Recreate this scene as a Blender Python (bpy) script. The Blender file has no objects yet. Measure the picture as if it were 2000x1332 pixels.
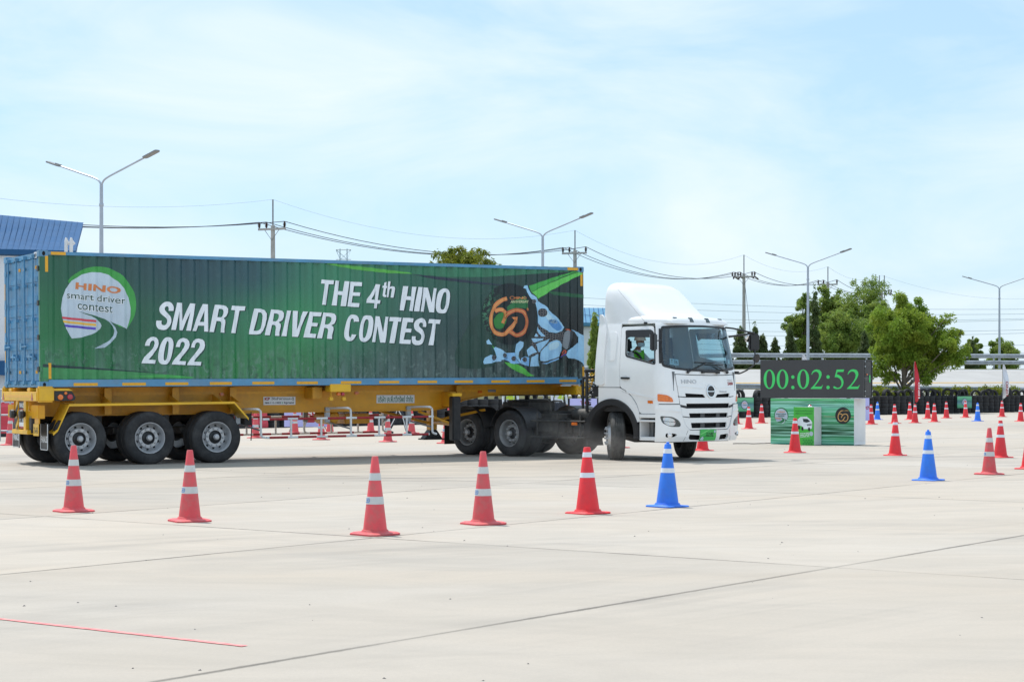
import bpy, bmesh, math, random
from mathutils import Vector, Matrix, geometry

# ------------------------------------------------------------------ camera, sky, sun, exposure
SC = bpy.context.scene
COL = SC.collection
F, HOR, CAMH = 3632.0, 755.0, 1.51          # focal length and horizon in photo pixels, eye height in metres
rad = math.radians

cam = bpy.data.cameras.new("camera")
cam.sensor_width = 36.0
cam.lens = F / 2000.0 * 36.0
cam.shift_y = 89.0 / 2000.0
cam.clip_end = 5000.0
cam.clip_start = 0.1
cam_o = bpy.data.objects.new("camera", cam)
cam_o.location = (0, 0, CAMH)
cam_o.rotation_euler = (rad(90), 0, 0)
COL.objects.link(cam_o)
SC.camera = cam_o

SUNV = Vector((-0.33, 0.38, 1.0)).normalized()      # towards the sun
SUN_EL = math.asin(SUNV.z)
SUN_AZ = math.atan2(SUNV.x, SUNV.y)
world = bpy.data.worlds.new("World")
SC.world = world
world.use_nodes = True
wn, wl = world.node_tree.nodes, world.node_tree.links
wn.clear()
w_out = wn.new("ShaderNodeOutputWorld")
w_bg = wn.new("ShaderNodeBackground")
w_bg.inputs[1].default_value = 0.15
w_sky = wn.new("ShaderNodeTexSky")
w_sky.sky_type = 'NISHITA'
w_sky.sun_disc = False
w_sky.sun_elevation = SUN_EL
w_sky.sun_rotation = SUN_AZ
w_sky.air_density = 1.0
w_sky.dust_density = 0.9
w_sky.ozone_density = 2.5
w_tc = wn.new("ShaderNodeTexCoord")
w_mp = wn.new("ShaderNodeMapping")
w_mp.inputs['Scale'].default_value = (1.5, 1.5, 4.6)
w_mp.inputs['Location'].default_value = (0.35, 0.1, 0.2)
w_mp.inputs['Rotation'].default_value = (0.0, 0.12, 0.0)
w_nz = wn.new("ShaderNodeTexNoise")
w_nz.inputs['Scale'].default_value = 3.4
w_nz.inputs['Detail'].default_value = 9.0
w_nz.inputs['Roughness'].default_value = 0.56
w_nz.inputs['Distortion'].default_value = 0.5
w_rp = wn.new("ShaderNodeValToRGB")
w_rp.color_ramp.elements[0].position = 0.34
w_rp.color_ramp.elements[0].color = (0.05, 0.05, 0.05, 1)
w_rp.color_ramp.elements[1].position = 0.68
w_rp.color_ramp.elements[1].color = (0.95, 0.95, 0.95, 1)
w_mx = wn.new("ShaderNodeMix")
w_mx.data_type = 'RGBA'
w_mx.inputs[7].default_value = (4.55, 5.15, 5.6, 1)
w_veil = wn.new("ShaderNodeMix")            # thin high haze over the clear sky
w_veil.data_type = 'RGBA'
w_veil.inputs[0].default_value = 0.62
w_veil.inputs[7].default_value = (2.4, 3.75, 5.1, 1)
wl.new(w_tc.outputs['Generated'], w_mp.inputs[0])
wl.new(w_mp.outputs[0], w_nz.inputs['Vector'])
wl.new(w_nz.outputs['Fac'], w_rp.inputs[0])
wl.new(w_rp.outputs[0], w_mx.inputs[0])
wl.new(w_sky.outputs[0], w_veil.inputs[6])
wl.new(w_veil.outputs[2], w_mx.inputs[6])
wl.new(w_mx.outputs[2], w_bg.inputs[0])
wl.new(w_bg.outputs[0], w_out.inputs[0])

sun = bpy.data.lights.new("sun", 'SUN')
sun.energy = 3.0
sun.angle = rad(0.6)
sun.color = (1.0, 0.965, 0.91)
sun_o = bpy.data.objects.new("sun", sun)
sun_o.rotation_euler = SUNV.to_track_quat('Z', 'Y').to_euler()
sun_o.location = (-20, 20, 60)
COL.objects.link(sun_o)

SC.view_settings.view_transform = 'Standard'
SC.view_settings.look = 'None'
SC.view_settings.exposure = 0.38
SC.view_settings.gamma = 1.0
SC.view_settings.use_curve_mapping = False
SC.render.engine = 'CYCLES'
SC.cycles.max_bounces = 8
SC.cycles.transparent_max_bounces = 16
SC.cycles.volume_bounces = 1
SC.cycles.use_denoising = True

# ------------------------------------------------------------------ helpers
RND = random.Random(11)


def at(px, py, d):
    return Vector(((px - 1000.0) / F * d, d, CAMH + (HOR - py) / F * d))


def gnd(px, py):
    d = CAMH * F / (py - HOR)
    return Vector(((px - 1000.0) / F * d, d, 0.0))


def lin(r, g, b, k=1.0):
    def f(c):
        c /= 255.0
        return (c / 12.92 if c <= 0.04045 else ((c + 0.055) / 1.055) ** 2.4) * k
    return (min(f(r), 1), min(f(g), 1), min(f(b), 1))


class MB:
    """collects shapes for ONE mesh"""

    def __init__(self):
        self.v, self.f = [], []

    def add(self, vs, fs):
        n = len(self.v)
        self.v += [tuple(p) for p in vs]
        self.f += [tuple(i + n for i in f) for f in fs]
        return self

    def bx(self, x0, x1, y0, y1, z0, z1, M=None):
        vs = [Vector((x, y, z)) for z in (z0, z1) for y in (y0, y1) for x in (x0, x1)]
        if M is not None:
            vs = [M @ p for p in vs]
        return self.add(vs, [(0, 2, 3, 1), (4, 5, 7, 6), (0, 1, 5, 4), (2, 6, 7, 3), (0, 4, 6, 2), (1, 3, 7, 5)])

    def box(self, c, s, M=None):
        return self.bx(c[0] - s[0] / 2, c[0] + s[0] / 2, c[1] - s[1] / 2, c[1] + s[1] / 2, c[2] - s[2] / 2, c[2] + s[2] / 2, M)

    def tube(self, pts, r, n=8, caps=True, closed=False):
        pts = [Vector(p) for p in pts]
        m = len(pts)
        rs = r if isinstance(r, (list, tuple)) else [r] * m
        ring = []
        prev = None
        for i, p in enumerate(pts):
            if closed:
                t = pts[(i + 1) % m] - pts[i - 1]
            else:
                t = pts[min(i + 1, m - 1)] - pts[max(i - 1, 0)]
            t.normalize()
            if prev is None:
                a = Vector((0, 0, 1)) if abs(t.z) < 0.9 else Vector((1, 0, 0))
                u = t.cross(a).normalized()
            else:
                u = prev - t * prev.dot(t)
                if u.length < 1e-6:
                    u = t.orthogonal()
                u.normalize()
            prev = u
            w = t.cross(u)
            ring.append([p + (u * math.cos(2 * math.pi * k / n) + w * math.sin(2 * math.pi * k / n)) * rs[i] for k in range(n)])
        vs = [q for rg in ring for q in rg]
        fs = []
        for i in range(m if closed else m - 1):
            j = (i + 1) % m
            for k in range(n):
                k2 = (k + 1) % n
                fs.append((i * n + k, i * n + k2, j * n + k2, j * n + k))
        if caps and not closed:
            fs.append(tuple(range(n - 1, -1, -1)))
            fs.append(tuple((m - 1) * n + k for k in range(n)))
        return self.add(vs, fs)

    def lathe(self, prof, n=24, M=None, loop=False):
        """prof = [(radius, height)], axis z"""
        m = len(prof)
        vs = []
        for r, z in prof:
            for k in range(n):
                a = 2 * math.pi * k / n
                p = Vector((r * math.cos(a), r * math.sin(a), z))
                vs.append(M @ p if M is not None else p)
        fs = []
        for i in range(m if loop else m - 1):
            j = (i + 1) % m
            for k in range(n):
                k2 = (k + 1) % n
                fs.append((i * n + k, i * n + k2, j * n + k2, j * n + k))
        if not loop:
            fs.append(tuple(range(n - 1, -1, -1)))
            fs.append(tuple((m - 1) * n + k for k in range(n)))
        return self.add(vs, fs)

    def prism(self, poly, h0, h1, M=None):
        n = len(poly)
        vs = [Vector((p[0], p[1], h0)) for p in poly] + [Vector((p[0], p[1], h1)) for p in poly]
        if M is not None:
            vs = [M @ p for p in vs]
        fs = [tuple(range(n - 1, -1, -1)), tuple(range(n, 2 * n))]
        for i in range(n):
            j = (i + 1) % n
            fs.append((i, j, n + j, n + i))
        return self.add(vs, fs)

    def prism_xz(self, poly, y0, y1):
        """polygon in x,z extruded along y"""
        return self.prism(poly, -y1, -y0, Matrix(((1, 0, 0, 0), (0, 0, -1, 0), (0, 1, 0, 0), (0, 0, 0, 1))))


def finish(me, mat, smooth, bevel, fixn=True):
    if bevel or fixn:
        bm = bmesh.new()
        bm.from_mesh(me)
        if fixn:
            bmesh.ops.recalc_face_normals(bm, faces=bm.faces)
        if bevel:
            es = [e for e in bm.edges if len(e.link_faces) == 2 and e.calc_face_angle(0) > rad(32)]
            bmesh.ops.bevel(bm, geom=es, offset=bevel, segments=2, affect='EDGES', clamp_overlap=True)
        bm.to_mesh(me)
        bm.free()
    if smooth:
        me.shade_smooth()
        me.set_sharp_from_angle(angle=rad(smooth))
    if mat is not None:
        for m in (mat if isinstance(mat, (list, tuple)) else [mat]):
            me.materials.append(m)


def link(name, data, parent=None, loc=None, rot=None):
    o = bpy.data.objects.new(name, data)
    COL.objects.link(o)
    if parent is not None:
        o.parent = parent
    if loc is not None:
        o.location = loc
    if rot is not None:
        o.rotation_euler = rot
    return o


def mesh(name, mb, mat, smooth=35, bevel=0.0, fixn=True):
    me = bpy.data.meshes.new(name)
    me.from_pydata(mb.v, [], mb.f)
    me.update()
    finish(me, mat, smooth, bevel, fixn)
    return me


def obj(name, mb, mat, parent=None, smooth=35, bevel=0.0, loc=None, rot=None, fixn=True):
    return link(name, mesh(name, mb, mat, smooth, bevel, fixn), parent, loc, rot)


def tag(o, label=None, cat=None, group=None, kind=None):
    if label:
        o['label'] = label
    if cat:
        o['category'] = cat
    if group:
        o['group'] = group
    if kind:
        o['kind'] = kind
    return o


def empty(name, loc=(0, 0, 0), rz=0.0, label=None, cat=None, group=None):
    o = bpy.data.objects.new(name, None)
    o.empty_display_size = 0.3
    COL.objects.link(o)
    o.location = loc
    o.rotation_euler = (0, 0, rz)
    return tag(o, label, cat, group)


def copy_tree(o, parent=None):
    c = o.copy()
    COL.objects.link(c)
    c.parent = parent
    for ch in o.children:
        copy_tree(ch, c)
    return c


def tri2d(outline, holes=()):
    vs, faces = [], []
    for loop in [outline] + list(holes):
        n = len(vs)
        vs += [Vector((p[0], p[1])) for p in loop]
        faces.append(list(range(n, n + len(loop))))
    r = geometry.delaunay_2d_cdt(vs, [], faces, 2, 1e-6)
    if not holes:
        # drop triangles outside a concave outline is already done by the constraint; keep as is
        pass
    return [tuple(p) for p in r[0]], [tuple(f) for f in r[2]]


def drape(vs, fs, fn, ucuts=(), vcuts=(), thick=0.0):
    """map a flat triangle mesh (u,v) on a surface fn(u,v,depth); cut first so it follows the bends"""
    bm = bmesh.new()
    bv = [bm.verts.new((p[0], p[1], 0)) for p in vs]
    for f in fs:
        try:
            bm.faces.new([bv[i] for i in f])
        except ValueError:
            pass
    us = [p[0] for p in vs]
    ws = [p[1] for p in vs]
    for cuts, ax, lo, hi in ((ucuts, 0, min(us), max(us)), (vcuts, 1, min(ws), max(ws))):
        for c in cuts:
            if lo + 1e-5 < c < hi - 1e-5:
                co = [0, 0, 0]
                no = [0, 0, 0]
                co[ax] = c
                no[ax] = 1
                bmesh.ops.bisect_plane(bm, geom=bm.verts[:] + bm.edges[:] + bm.faces[:], dist=1e-6, plane_co=co, plane_no=no)
    bm.verts.index_update()
    mb = MB()
    flat = [(v.co.x, v.co.y) for v in bm.verts]
    top = [fn(u, w, 0.0) for u, w in flat]
    faces = [tuple(v.index for v in f.verts) for f in bm.faces]
    if thick:
        n = len(top)
        allv = top + [fn(u, w, thick) for u, w in flat]
        ff = list(faces) + [tuple(n + i for i in reversed(f)) for f in faces]
        for e in bm.edges:
            if len(e.link_faces) == 1:
                a, b = e.verts[0].index, e.verts[1].index
                ff.append((a, b, n + b, n + a))
        mb.add(allv, ff)
    else:
        mb.add(top, faces)
    bm.free()
    return mb


def frange(a, b, st):
    n = max(1, int(round((b - a) / st)))
    return [a + (b - a) * i / n for i in range(n + 1)]


_txt = {}


def text2d(s, bold=0.0, res=2, space=1.0):
    """triangles of a line of lettering, scaled to the unit box of its own bounds"""
    key = (s, bold, res, space)
    if key in _txt:
        return _txt[key]
    c = bpy.data.curves.new("lettering", 'FONT')
    c.body = s
    c.resolution_u = res
    c.offset = bold
    c.space_character = space
    o = bpy.data.objects.new("lettering", c)
    COL.objects.link(o)
    dg = bpy.context.evaluated_depsgraph_get()
    m = bpy.data.meshes.new_from_object(o.evaluated_get(dg))
    xs = [v.co.x for v in m.vertices]
    ys = [v.co.y for v in m.vertices]
    x0, x1, y0, y1 = min(xs), max(xs), min(ys), max(ys)
    vs = [((v.co.x - x0) / (x1 - x0), (v.co.y - y0) / (y1 - y0)) for v in m.vertices]
    fs = [tuple(p.vertices) for p in m.polygons]
    asp = (x1 - x0) / (y1 - y0)
    bpy.data.objects.remove(o)
    bpy.data.curves.remove(c)
    bpy.data.meshes.remove(m)
    _txt[key] = (vs, fs, asp)
    return _txt[key]


def _sup(w, h, rx, ry, e, a0, a1, n):
    out = []
    for i in range(n):
        a = rad(a0 + (a1 - a0) * i / (n - 1))
        c, s_ = math.cos(a), math.sin(a)
        out.append((w / 2 + rx * math.copysign(abs(c) ** (2 / e), c), h / 2 + ry * math.copysign(abs(s_) ** (2 / e), s_)))
    return out


def _glyph(ch):
    """heavy condensed capitals: (width, outline, holes) or (width, 'strip', path)"""
    s_, b = .182, .16
    if ch == 'T':
        w = .5
        return w, [(0, 1), (0, 1 - b), ((w - s_) / 2, 1 - b), ((w - s_) / 2, 0), ((w + s_) / 2, 0), ((w + s_) / 2, 1 - b), (w, 1 - b), (w, 1)], []
    if ch == 'H':
        w = .56
        return w, [(0, 0), (0, 1), (s_, 1), (s_, .59), (w - s_, .59), (w - s_, 1), (w, 1), (w, 0), (w - s_, 0), (w - s_, .44), (s_, .44), (s_, 0)], []
    if ch == 'E':
        w = .46
        return w, [(0, 0), (0, 1), (w, 1), (w, 1 - b), (s_, 1 - b), (s_, .585), (w * .94, .585), (w * .94, .445), (s_, .445), (s_, b), (w, b), (w, 0)], []
    if ch == 'I':
        return s_, [(0, 0), (0, 1), (s_, 1), (s_, 0)], []
    if ch == 'N':
        w = .57
        return w, [(0, 0), (0, 1), (.185, 1), (w - .165, .38), (w - .165, 1), (w, 1), (w, 0), (w - .185, 0), (.165, .62), (.165, 0)], []
    if ch == 'M':
        w = .70
        return w, [(0, 0), (0, 1), (.215, 1), (w / 2, .34), (w - .215, 1), (w, 1), (w, 0), (w - .145, 0), (w - .145, .70), (w / 2 + .07, 0), (w / 2 - .07, 0), (.145, .70), (.145, 0)], []
    if ch == 'A':
        return .6, [(0, 0), (.2, 1), (.40, 1), (.6, 0), (.435, 0), (.395, .21), (.205, .21), (.165, 0)], [[(.232, .345), (.368, .345), (.30, .78)]]
    if ch == 'V':
        return .56, [(0, 1), (.165, 1), (.28, .26), (.395, 1), (.56, 1), (.375, 0), (.185, 0)], []
    if ch == 'R':
        return .56, [(0, 0), (0, 1), (.33, 1), (.44, .97), (.515, .89), (.54, .75), (.515, .61), (.43, .525), (.50, .465), (.525, .37), (.53, .14), (.56, 0), (.385, 0), (.37, .12), (.365, .30), (.335, .385), (.27, .41), (.16, .41), (.16, 0)], [[(.16, .55), (.16, .86), (.29, .86), (.36, .83), (.385, .75), (.385, .67), (.35, .58), (.28, .55)]]
    if ch == 'D':
        return .56, [(0, 0), (0, 1), (.28, 1), (.42, .96), (.52, .84), (.56, .62), (.56, .38), (.52, .16), (.42, .04), (.28, 0)], [[(.16, .14), (.16, .86), (.26, .86), (.34, .82), (.385, .74), (.40, .6), (.40, .4), (.385, .26), (.34, .18), (.26, .14)]]
    if ch in 'O0':
        w = .56 if ch == 'O' else .52
        return w, _sup(w, 1, w / 2, .515, 2.7, 0, 354, 40), [_sup(w, 1, w / 2 - .18, .365, 2.5, 0, 354, 40)]
    if ch == 'C':
        w = .56
        o_ = _sup(w, 1, w / 2, .515, 2.7, 22, 338, 34)
        i_ = _sup(w, 1, w / 2 - .18, .365, 2.5, 338, 22, 34)
        i_[0] = (o_[-1][0] - .155, o_[-1][1])
        i_[-1] = (o_[0][0] - .155, o_[0][1])
        return w, o_ + i_, []
    if ch == 'S':
        p = smooth_line([Vector(q) for q in ((.445, .69), (.435, .80), (.37, .905), (.26, .935), (.15, .90), (.09, .80), (.11, .68), (.19, .59), (.31, .51), (.41, .42), (.45, .30), (.43, .18), (.36, .09), (.255, .06), (.15, .09), (.08, .19), (.07, .31))], 4)
        vs, fs = stroke([tuple(q)[:2] for q in p], .175)
        return .53, 'strip', (vs, fs)
    if ch == '2':
        return .52, [(0, 0), (.52, 0), (.52, .14), (.22, .14), (.27, .22), (.37, .36), (.46, .50), (.515, .63), (.525, .76), (.48, .90), (.40, .98), (.27, 1.01), (.14, .98), (.05, .90), (.015, .78), (.01, .66), (.16, .66), (.165, .75), (.19, .83), (.265, .87), (.335, .84), (.365, .76), (.345, .65), (.28, .53), (.17, .39), (.06, .22), (.01, .08)], []
    if ch == '4':
        return .55, [(.30, 0), (.30, .21), (0, .21), (0, .36), (.27, 1), (.45, 1), (.45, .35), (.55, .35), (.55, .21), (.45, .21), (.45, 0)], [[(.30, .35), (.30, .72), (.145, .35)]]
    if ch == 't':
        return .32, [(.08, .10), (.08, .56), (0, .56), (0, .69), (.08, .69), (.08, .88), (.23, .95), (.23, .69), (.32, .69), (.32, .56), (.23, .56), (.23, .17), (.26, .12), (.32, .125), (.32, .0), (.2, -.01), (.12, .02)], []
    if ch == 'h':
        return .45, [(0, 0), (0, 1), (.15, 1), (.15, .63), (.21, .69), (.30, .71), (.40, .68), (.45, .58), (.45, 0), (.30, 0), (.30, .50), (.27, .565), (.21, .565), (.165, .52), (.15, .45), (.15, 0)], []
    raise ValueError(ch)


def heavy_quad(s, BL, BR, TL, gap=.06):
    vs, fs, x = [], [], 0.0
    for ch in s:
        w, o_, h_ = _glyph(ch)
        if isinstance(o_, str):
            v, f = h_
            f = [t for q in f for t in ((q[0], q[1], q[2]), (q[0], q[2], q[3]))]
        else:
            v, f = tri2d(o_, h_)
        n = len(vs)
        vs += [(x + a, b) for a, b in v]
        fs += [tuple(i + n for i in t) for t in f]
        x += w + gap
    W = x - gap
    o = [(BL[0] + (BR[0] - BL[0]) * a / W + (TL[0] - BL[0]) * b, BL[1] + (BR[1] - BL[1]) * a / W + (TL[1] - BL[1]) * b) for a, b in vs]
    return o, fs


def text_quad(s, BL, BR, TL, bold=0.0, res=2, space=1.0):
    """lettering filling the parallelogram-like quad with corners BL, BR, TL"""
    vs, fs, _ = text2d(s, bold, res, space)
    o = [(BL[0] + (BR[0] - BL[0]) * a + (TL[0] - BL[0]) * b, BL[1] + (BR[1] - BL[1]) * a + (TL[1] - BL[1]) * b) for a, b in vs]
    return o, fs


def text_plane(name, s, mat, parent, org, xdir, ydir, width=None, height=None, bold=0.0, res=2, center=True, off=0.0):
    """flat lettering on a plane: org = centre (or bottom-left), xdir, ydir unit vectors"""
    vs, fs, asp = text2d(s, bold, res)
    if width is None:
        width = height * asp
    if height is None:
        height = width / asp
    org, xd, yd = Vector(org), Vector(xdir), Vector(ydir)
    n = xd.cross(yd)
    mb = MB()
    k = 0.5 if center else 0.0
    mb.add([org + xd * ((a - k) * width) + yd * ((b - k) * height) + n * off for a, b in vs], fs)
    return obj(name, mb, mat, parent, smooth=None, fixn=False)


def stroke(pts, w):
    """closed outline of a broad line through pts"""
    pts = [Vector((p[0], p[1])) for p in pts]
    L, Rr = [], []
    for i, p in enumerate(pts):
        t = (pts[min(i + 1, len(pts) - 1)] - pts[max(i - 1, 0)]).normalized()
        n = Vector((-t.y, t.x)) * (w / 2)
        L.append(p + n)
        Rr.append(p - n)
    vs = [tuple(p) for p in L] + [tuple(p) for p in Rr]
    n = len(pts)
    return vs, [(i, i + 1, n + i + 1, n + i) for i in range(n - 1)]


def smooth_line(pts, k=6, closed=False):
    P = [Vector(p) for p in pts]
    n = len(P)
    out = []
    for i in range(n if closed else n - 1):
        p0 = P[i - 1] if (i > 0 or closed) else P[0]
        p1, p2 = P[i], P[(i + 1) % n]
        p3 = P[(i + 2) % n] if (closed or i + 2 < n) else P[-1]
        for j in range(k):
            t = j / k
            out.append(0.5 * ((2 * p1) + (p2 - p0) * t + (2 * p0 - 5 * p1 + 4 * p2 - p3) * t * t + (3 * p1 - p0 - 3 * p2 + p3) * t ** 3))
    if not closed:
        out.append(P[-1])
    return out


# ------------------------------------------------------------------ materials
def new_mat(name):
    m = bpy.data.materials.new(name)
    m.use_nodes = True
    return m, m.node_tree.nodes, m.node_tree.links, m.node_tree.nodes['Principled BSDF']


def mth(nd, lk, op, a, b=None, c=None, clamp=False):
    n = nd.new("ShaderNodeMath")
    n.operation = op
    n.use_clamp = clamp
    for i, x in enumerate((a, b, c)):
        if x is None:
            continue
        if isinstance(x, (int, float)):
            n.inputs[i].default_value = x
        else:
            lk.new(x, n.inputs[i])
    return n.outputs[0]


def mixc(nd, lk, fac, a, b, mode='MIX'):
    n = nd.new("ShaderNodeMix")
    n.data_type = 'RGBA'
    n.blend_type = mode
    for i, x in ((0, fac), (6, a), (7, b)):
        if isinstance(x, (int, float)):
            n.inputs[i].default_value = x
        elif isinstance(x, (tuple, list)):
            n.inputs[i].default_value = tuple(x[:3]) + (1,)
        else:
            lk.new(x, n.inputs[i])
    return n.outputs[2]


def noise(nd, lk, vec, scale, detail=4, rough=0.55, dist=0.0):
    n = nd.new("ShaderNodeTexNoise")
    n.inputs['Scale'].default_value = scale
    n.inputs['Detail'].default_value = detail
    n.inputs['Roughness'].default_value = rough
    n.inputs['Distortion'].default_value = dist
    if vec is not None:
        lk.new(vec, n.inputs['Vector'])
    return n.outputs['Fac']


def ramp(nd, lk, fac, stops):
    n = nd.new("ShaderNodeValToRGB")
    cr = n.color_ramp
    while len(cr.elements) < len(stops):
        cr.elements.new(0.5)
    for e, (p, c) in zip(cr.elements, stops):
        e.position = p
        e.color = (c, c, c, 1) if isinstance(c, (int, float)) else tuple(c[:3]) + (1,)
    lk.new(fac, n.inputs[0])
    return n.outputs[0]


def mapping(nd, lk, vec, scale=(1, 1, 1), loc=(0, 0, 0), rot=(0, 0, 0)):
    n = nd.new("ShaderNodeMapping")
    n.inputs['Scale'].default_value = scale
    n.inputs['Location'].default_value = loc
    n.inputs['Rotation'].default_value = rot
    lk.new(vec, n.inputs[0])
    return n.outputs[0]


def mat(name, col, rough=0.5, metal=0.0, var=0.08, scale=4.0, bump=0.0, bscale=60.0, dirt=None, coat=0.0, spec=0.5, emit=0.0, obj_rand=0.0):
    """one plain material with grain: var = tonal variation, dirt = (colour, amount, scale)"""
    m, nd, lk, bs = new_mat(name)
    tc = nd.new("ShaderNodeTexCoord").outputs['Object']
    c = None
    if var:
        fac = noise(nd, lk, tc, scale, 5, 0.6)
        a = tuple(x * (1 - var) for x in col)
        b = tuple(min(1, x * (1 + var)) for x in col)
        c = mixc(nd, lk, ramp(nd, lk, fac, [(0.3, 0.0), (0.7, 1.0)]), a, b)
    if obj_rand:
        oi = nd.new("ShaderNodeObjectInfo").outputs['Random']
        k = mth(nd, lk, 'MULTIPLY_ADD', oi, 2 * obj_rand, 1 - obj_rand)
        hv = nd.new("ShaderNodeHueSaturation")
        lk.new(k, hv.inputs['Value'])
        if c is None:
            hv.inputs['Color'].default_value = col + (1,)
        else:
            lk.new(c, hv.inputs['Color'])
        c = hv.outputs[0]
    if dirt:
        f2 = noise(nd, lk, mapping(nd, lk, tc, loc=(3.1, 1.7, 0.3)), dirt[2], 6, 0.65)
        f2 = ramp(nd, lk, f2, [(0.45, 0.0), (0.75, dirt[1])])
        c = mixc(nd, lk, f2, c if c is not None else col, dirt[0])
    if c is None:
        bs.inputs['Base Color'].default_value = col + (1,)
    else:
        lk.new(c, bs.inputs['Base Color'])
    bs.inputs['Metallic'].default_value = metal
    bs.inputs['Specular IOR Level'].default_value = spec
    if coat:
        bs.inputs['Coat Weight'].default_value = coat
        bs.inputs['Coat Roughness'].default_value = 0.08
    if var:
        rr = noise(nd, lk, tc, scale * 2.3, 4, 0.6)
        lk.new(mth(nd, lk, 'MULTIPLY_ADD', rr, 0.25 * rough, rough * 0.88), bs.inputs['Roughness'])
    else:
        bs.inputs['Roughness'].default_value = rough
    if bump:
        bn = nd.new("ShaderNodeBump")
        bn.inputs['Strength'].default_value = bump
        bn.inputs['Distance'].default_value = 0.01
        lk.new(noise(nd, lk, tc, bscale, 4, 0.6), bn.inputs['Height'])
        lk.new(bn.outputs[0], bs.inputs['Normal'])
    if emit:
        bs.inputs['Emission Color'].default_value = col + (1,)
        bs.inputs['Emission Strength'].default_value = emit
    return m


def glass_mat(name, tint, gloss_min=0.06, rough=0.02):
    m, nd, lk, bs = new_mat(name)
    nd.remove(bs)
    out = nd['Material Output']
    tr = nd.new("ShaderNodeBsdfTransparent")
    tr.inputs[0].default_value = tint + (1,)
    gl = nd.new("ShaderNodeBsdfGlossy")
    gl.inputs['Roughness'].default_value = rough
    gl.inputs[0].default_value = (0.82, 0.94, 1.0, 1)
    fr = nd.new("ShaderNodeFresnel")
    fr.inputs[0].default_value = 1.5
    k = mth(nd, lk, 'MULTIPLY_ADD', fr.outputs[0], 1.0, gloss_min, clamp=True)
    mx = nd.new("ShaderNodeMixShader")
    lk.new(k, mx.inputs[0])
    lk.new(tr.outputs[0], mx.inputs[1])
    lk.new(gl.outputs[0], mx.inputs[2])
    lk.new(mx.outputs[0], out.inputs[0])
    return m


def leaf_mat(name, c1, c2, c3):
    m, nd, lk, bs = new_mat(name)
    geo = nd.new("ShaderNodeNewGeometry")
    tc = nd.new("ShaderNodeTexCoord").outputs['Object']
    rp = geo.outputs['Random Per Island']
    c = mixc(nd, lk, rp, c1, c2)
    c = mixc(nd, lk, ramp(nd, lk, noise(nd, lk, tc, 0.8, 3), [(0.4, 0.0), (0.65, 0.8)]), c, c3)
    lk.new(c, bs.inputs['Base Color'])
    bs.inputs['Roughness'].default_value = 0.55
    bs.inputs['Specular IOR Level'].default_value = 0.3
    tl = nd.new("ShaderNodeBsdfTranslucent")
    lk.new(c, tl.inputs[0])
    mx = nd.new("ShaderNodeMixShader")
    mx.inputs[0].default_value = 0.5
    lk.new(bs.outputs[0], mx.inputs[1])
    lk.new(tl.outputs[0], mx.inputs[2])
    lk.new(mx.outputs[0], nd['Material Output'].inputs[0])
    return m


DUST = (0.34, 0.29, 0.24)
M_STEEL_GALV = mat("galvanised_steel", (0.42, 0.45, 0.48), 0.45, 0.6, 0.12, 3, dirt=((0.2, 0.19, 0.18), 0.4, 2))
M_LAMP_POLE = mat("lamp_pole_paint", (0.42, 0.46, 0.52), 0.45, 0.3, 0.1, 2)
M_POLE_CONC = mat("pole_concrete", (0.42, 0.40, 0.37), 0.85, 0, 0.15, 3, 0.2, 30)
M_WIRE = mat("wire_black", (0.06, 0.06, 0.07), 0.6, 0, 0.0)
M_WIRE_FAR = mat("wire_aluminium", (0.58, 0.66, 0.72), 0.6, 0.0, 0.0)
M_INSUL = mat("insulator_brown", (0.07, 0.04, 0.035), 0.3, 0, 0.1)
M_RUBBER = mat("tyre_rubber", (0.018, 0.018, 0.020), 0.72, 0, 0.25, 9, 0.25, 80, dirt=((0.10, 0.095, 0.09), 0.5, 4))
M_RUBBER_DUSTY = mat("dusty_tyre_rubber", (0.05, 0.049, 0.047), 0.85, 0, 0.25, 9, 0.25, 80, dirt=((0.17, 0.16, 0.145), 0.7, 4))
M_RUBBER_OLD = mat("old_tyre_rubber", (0.020, 0.020, 0.022), 0.8, 0, 0.3, 6, 0.3, 60, dirt=((0.05, 0.05, 0.05), 0.4, 3), obj_rand=0.25)
M_BLACK = mat("black_paint", (0.018, 0.018, 0.020), 0.5, 0, 0.2, 6, dirt=((0.12, 0.11, 0.10), 0.35, 3))
M_BLACK_PL = mat("black_plastic", (0.022, 0.022, 0.024), 0.42, 0, 0.15, 8)
M_FRAME = mat("chassis_black", (0.04, 0.039, 0.038), 0.6, 0.1, 0.25, 5, dirt=((0.20, 0.18, 0.16), 0.7, 2.5))
M_WHITE = mat("white_paint", (0.89, 0.89, 0.885), 0.2, 0, 0.015, 3, coat=0.8, dirt=((0.72, 0.70, 0.66), 0.22, 1.6))
M_WHITE_MATT = mat("white_matt", (0.75, 0.75, 0.75), 0.6, 0, 0.05, 3, dirt=((0.5, 0.48, 0.45), 0.3, 2))
M_WHITE_FILM = mat("white_film", (0.80, 0.82, 0.84), 0.4, 0, 0.03, 3)
M_YELLOW = mat("chassis_yellow", (0.78, 0.375, 0.016), 0.42, 0, 0.10, 2.5, dirt=((0.33, 0.19, 0.06), 0.5, 2.2))
M_YELLOW_BR = mat("bright_yellow", (0.84, 0.48, 0.02), 0.4, 0, 0.08, 3, dirt=((0.36, 0.22, 0.08), 0.35, 2.5))
M_TAPE = mat("reflective_tape_yellow", (0.80, 0.40, 0.02), 0.35, 0, 0.12, 18)
M_ORANGE = mat("orange_lens", (0.80, 0.18, 0.015), 0.18, 0, 0.25, 25, coat=0.6)
M_REDLENS = mat("red_lens", (0.45, 0.02, 0.04), 0.2, 0, 0.15, 25, coat=0.6)
M_RED = mat("red_paint", (0.36, 0.022, 0.03), 0.4, 0, 0.1, 8)
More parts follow.
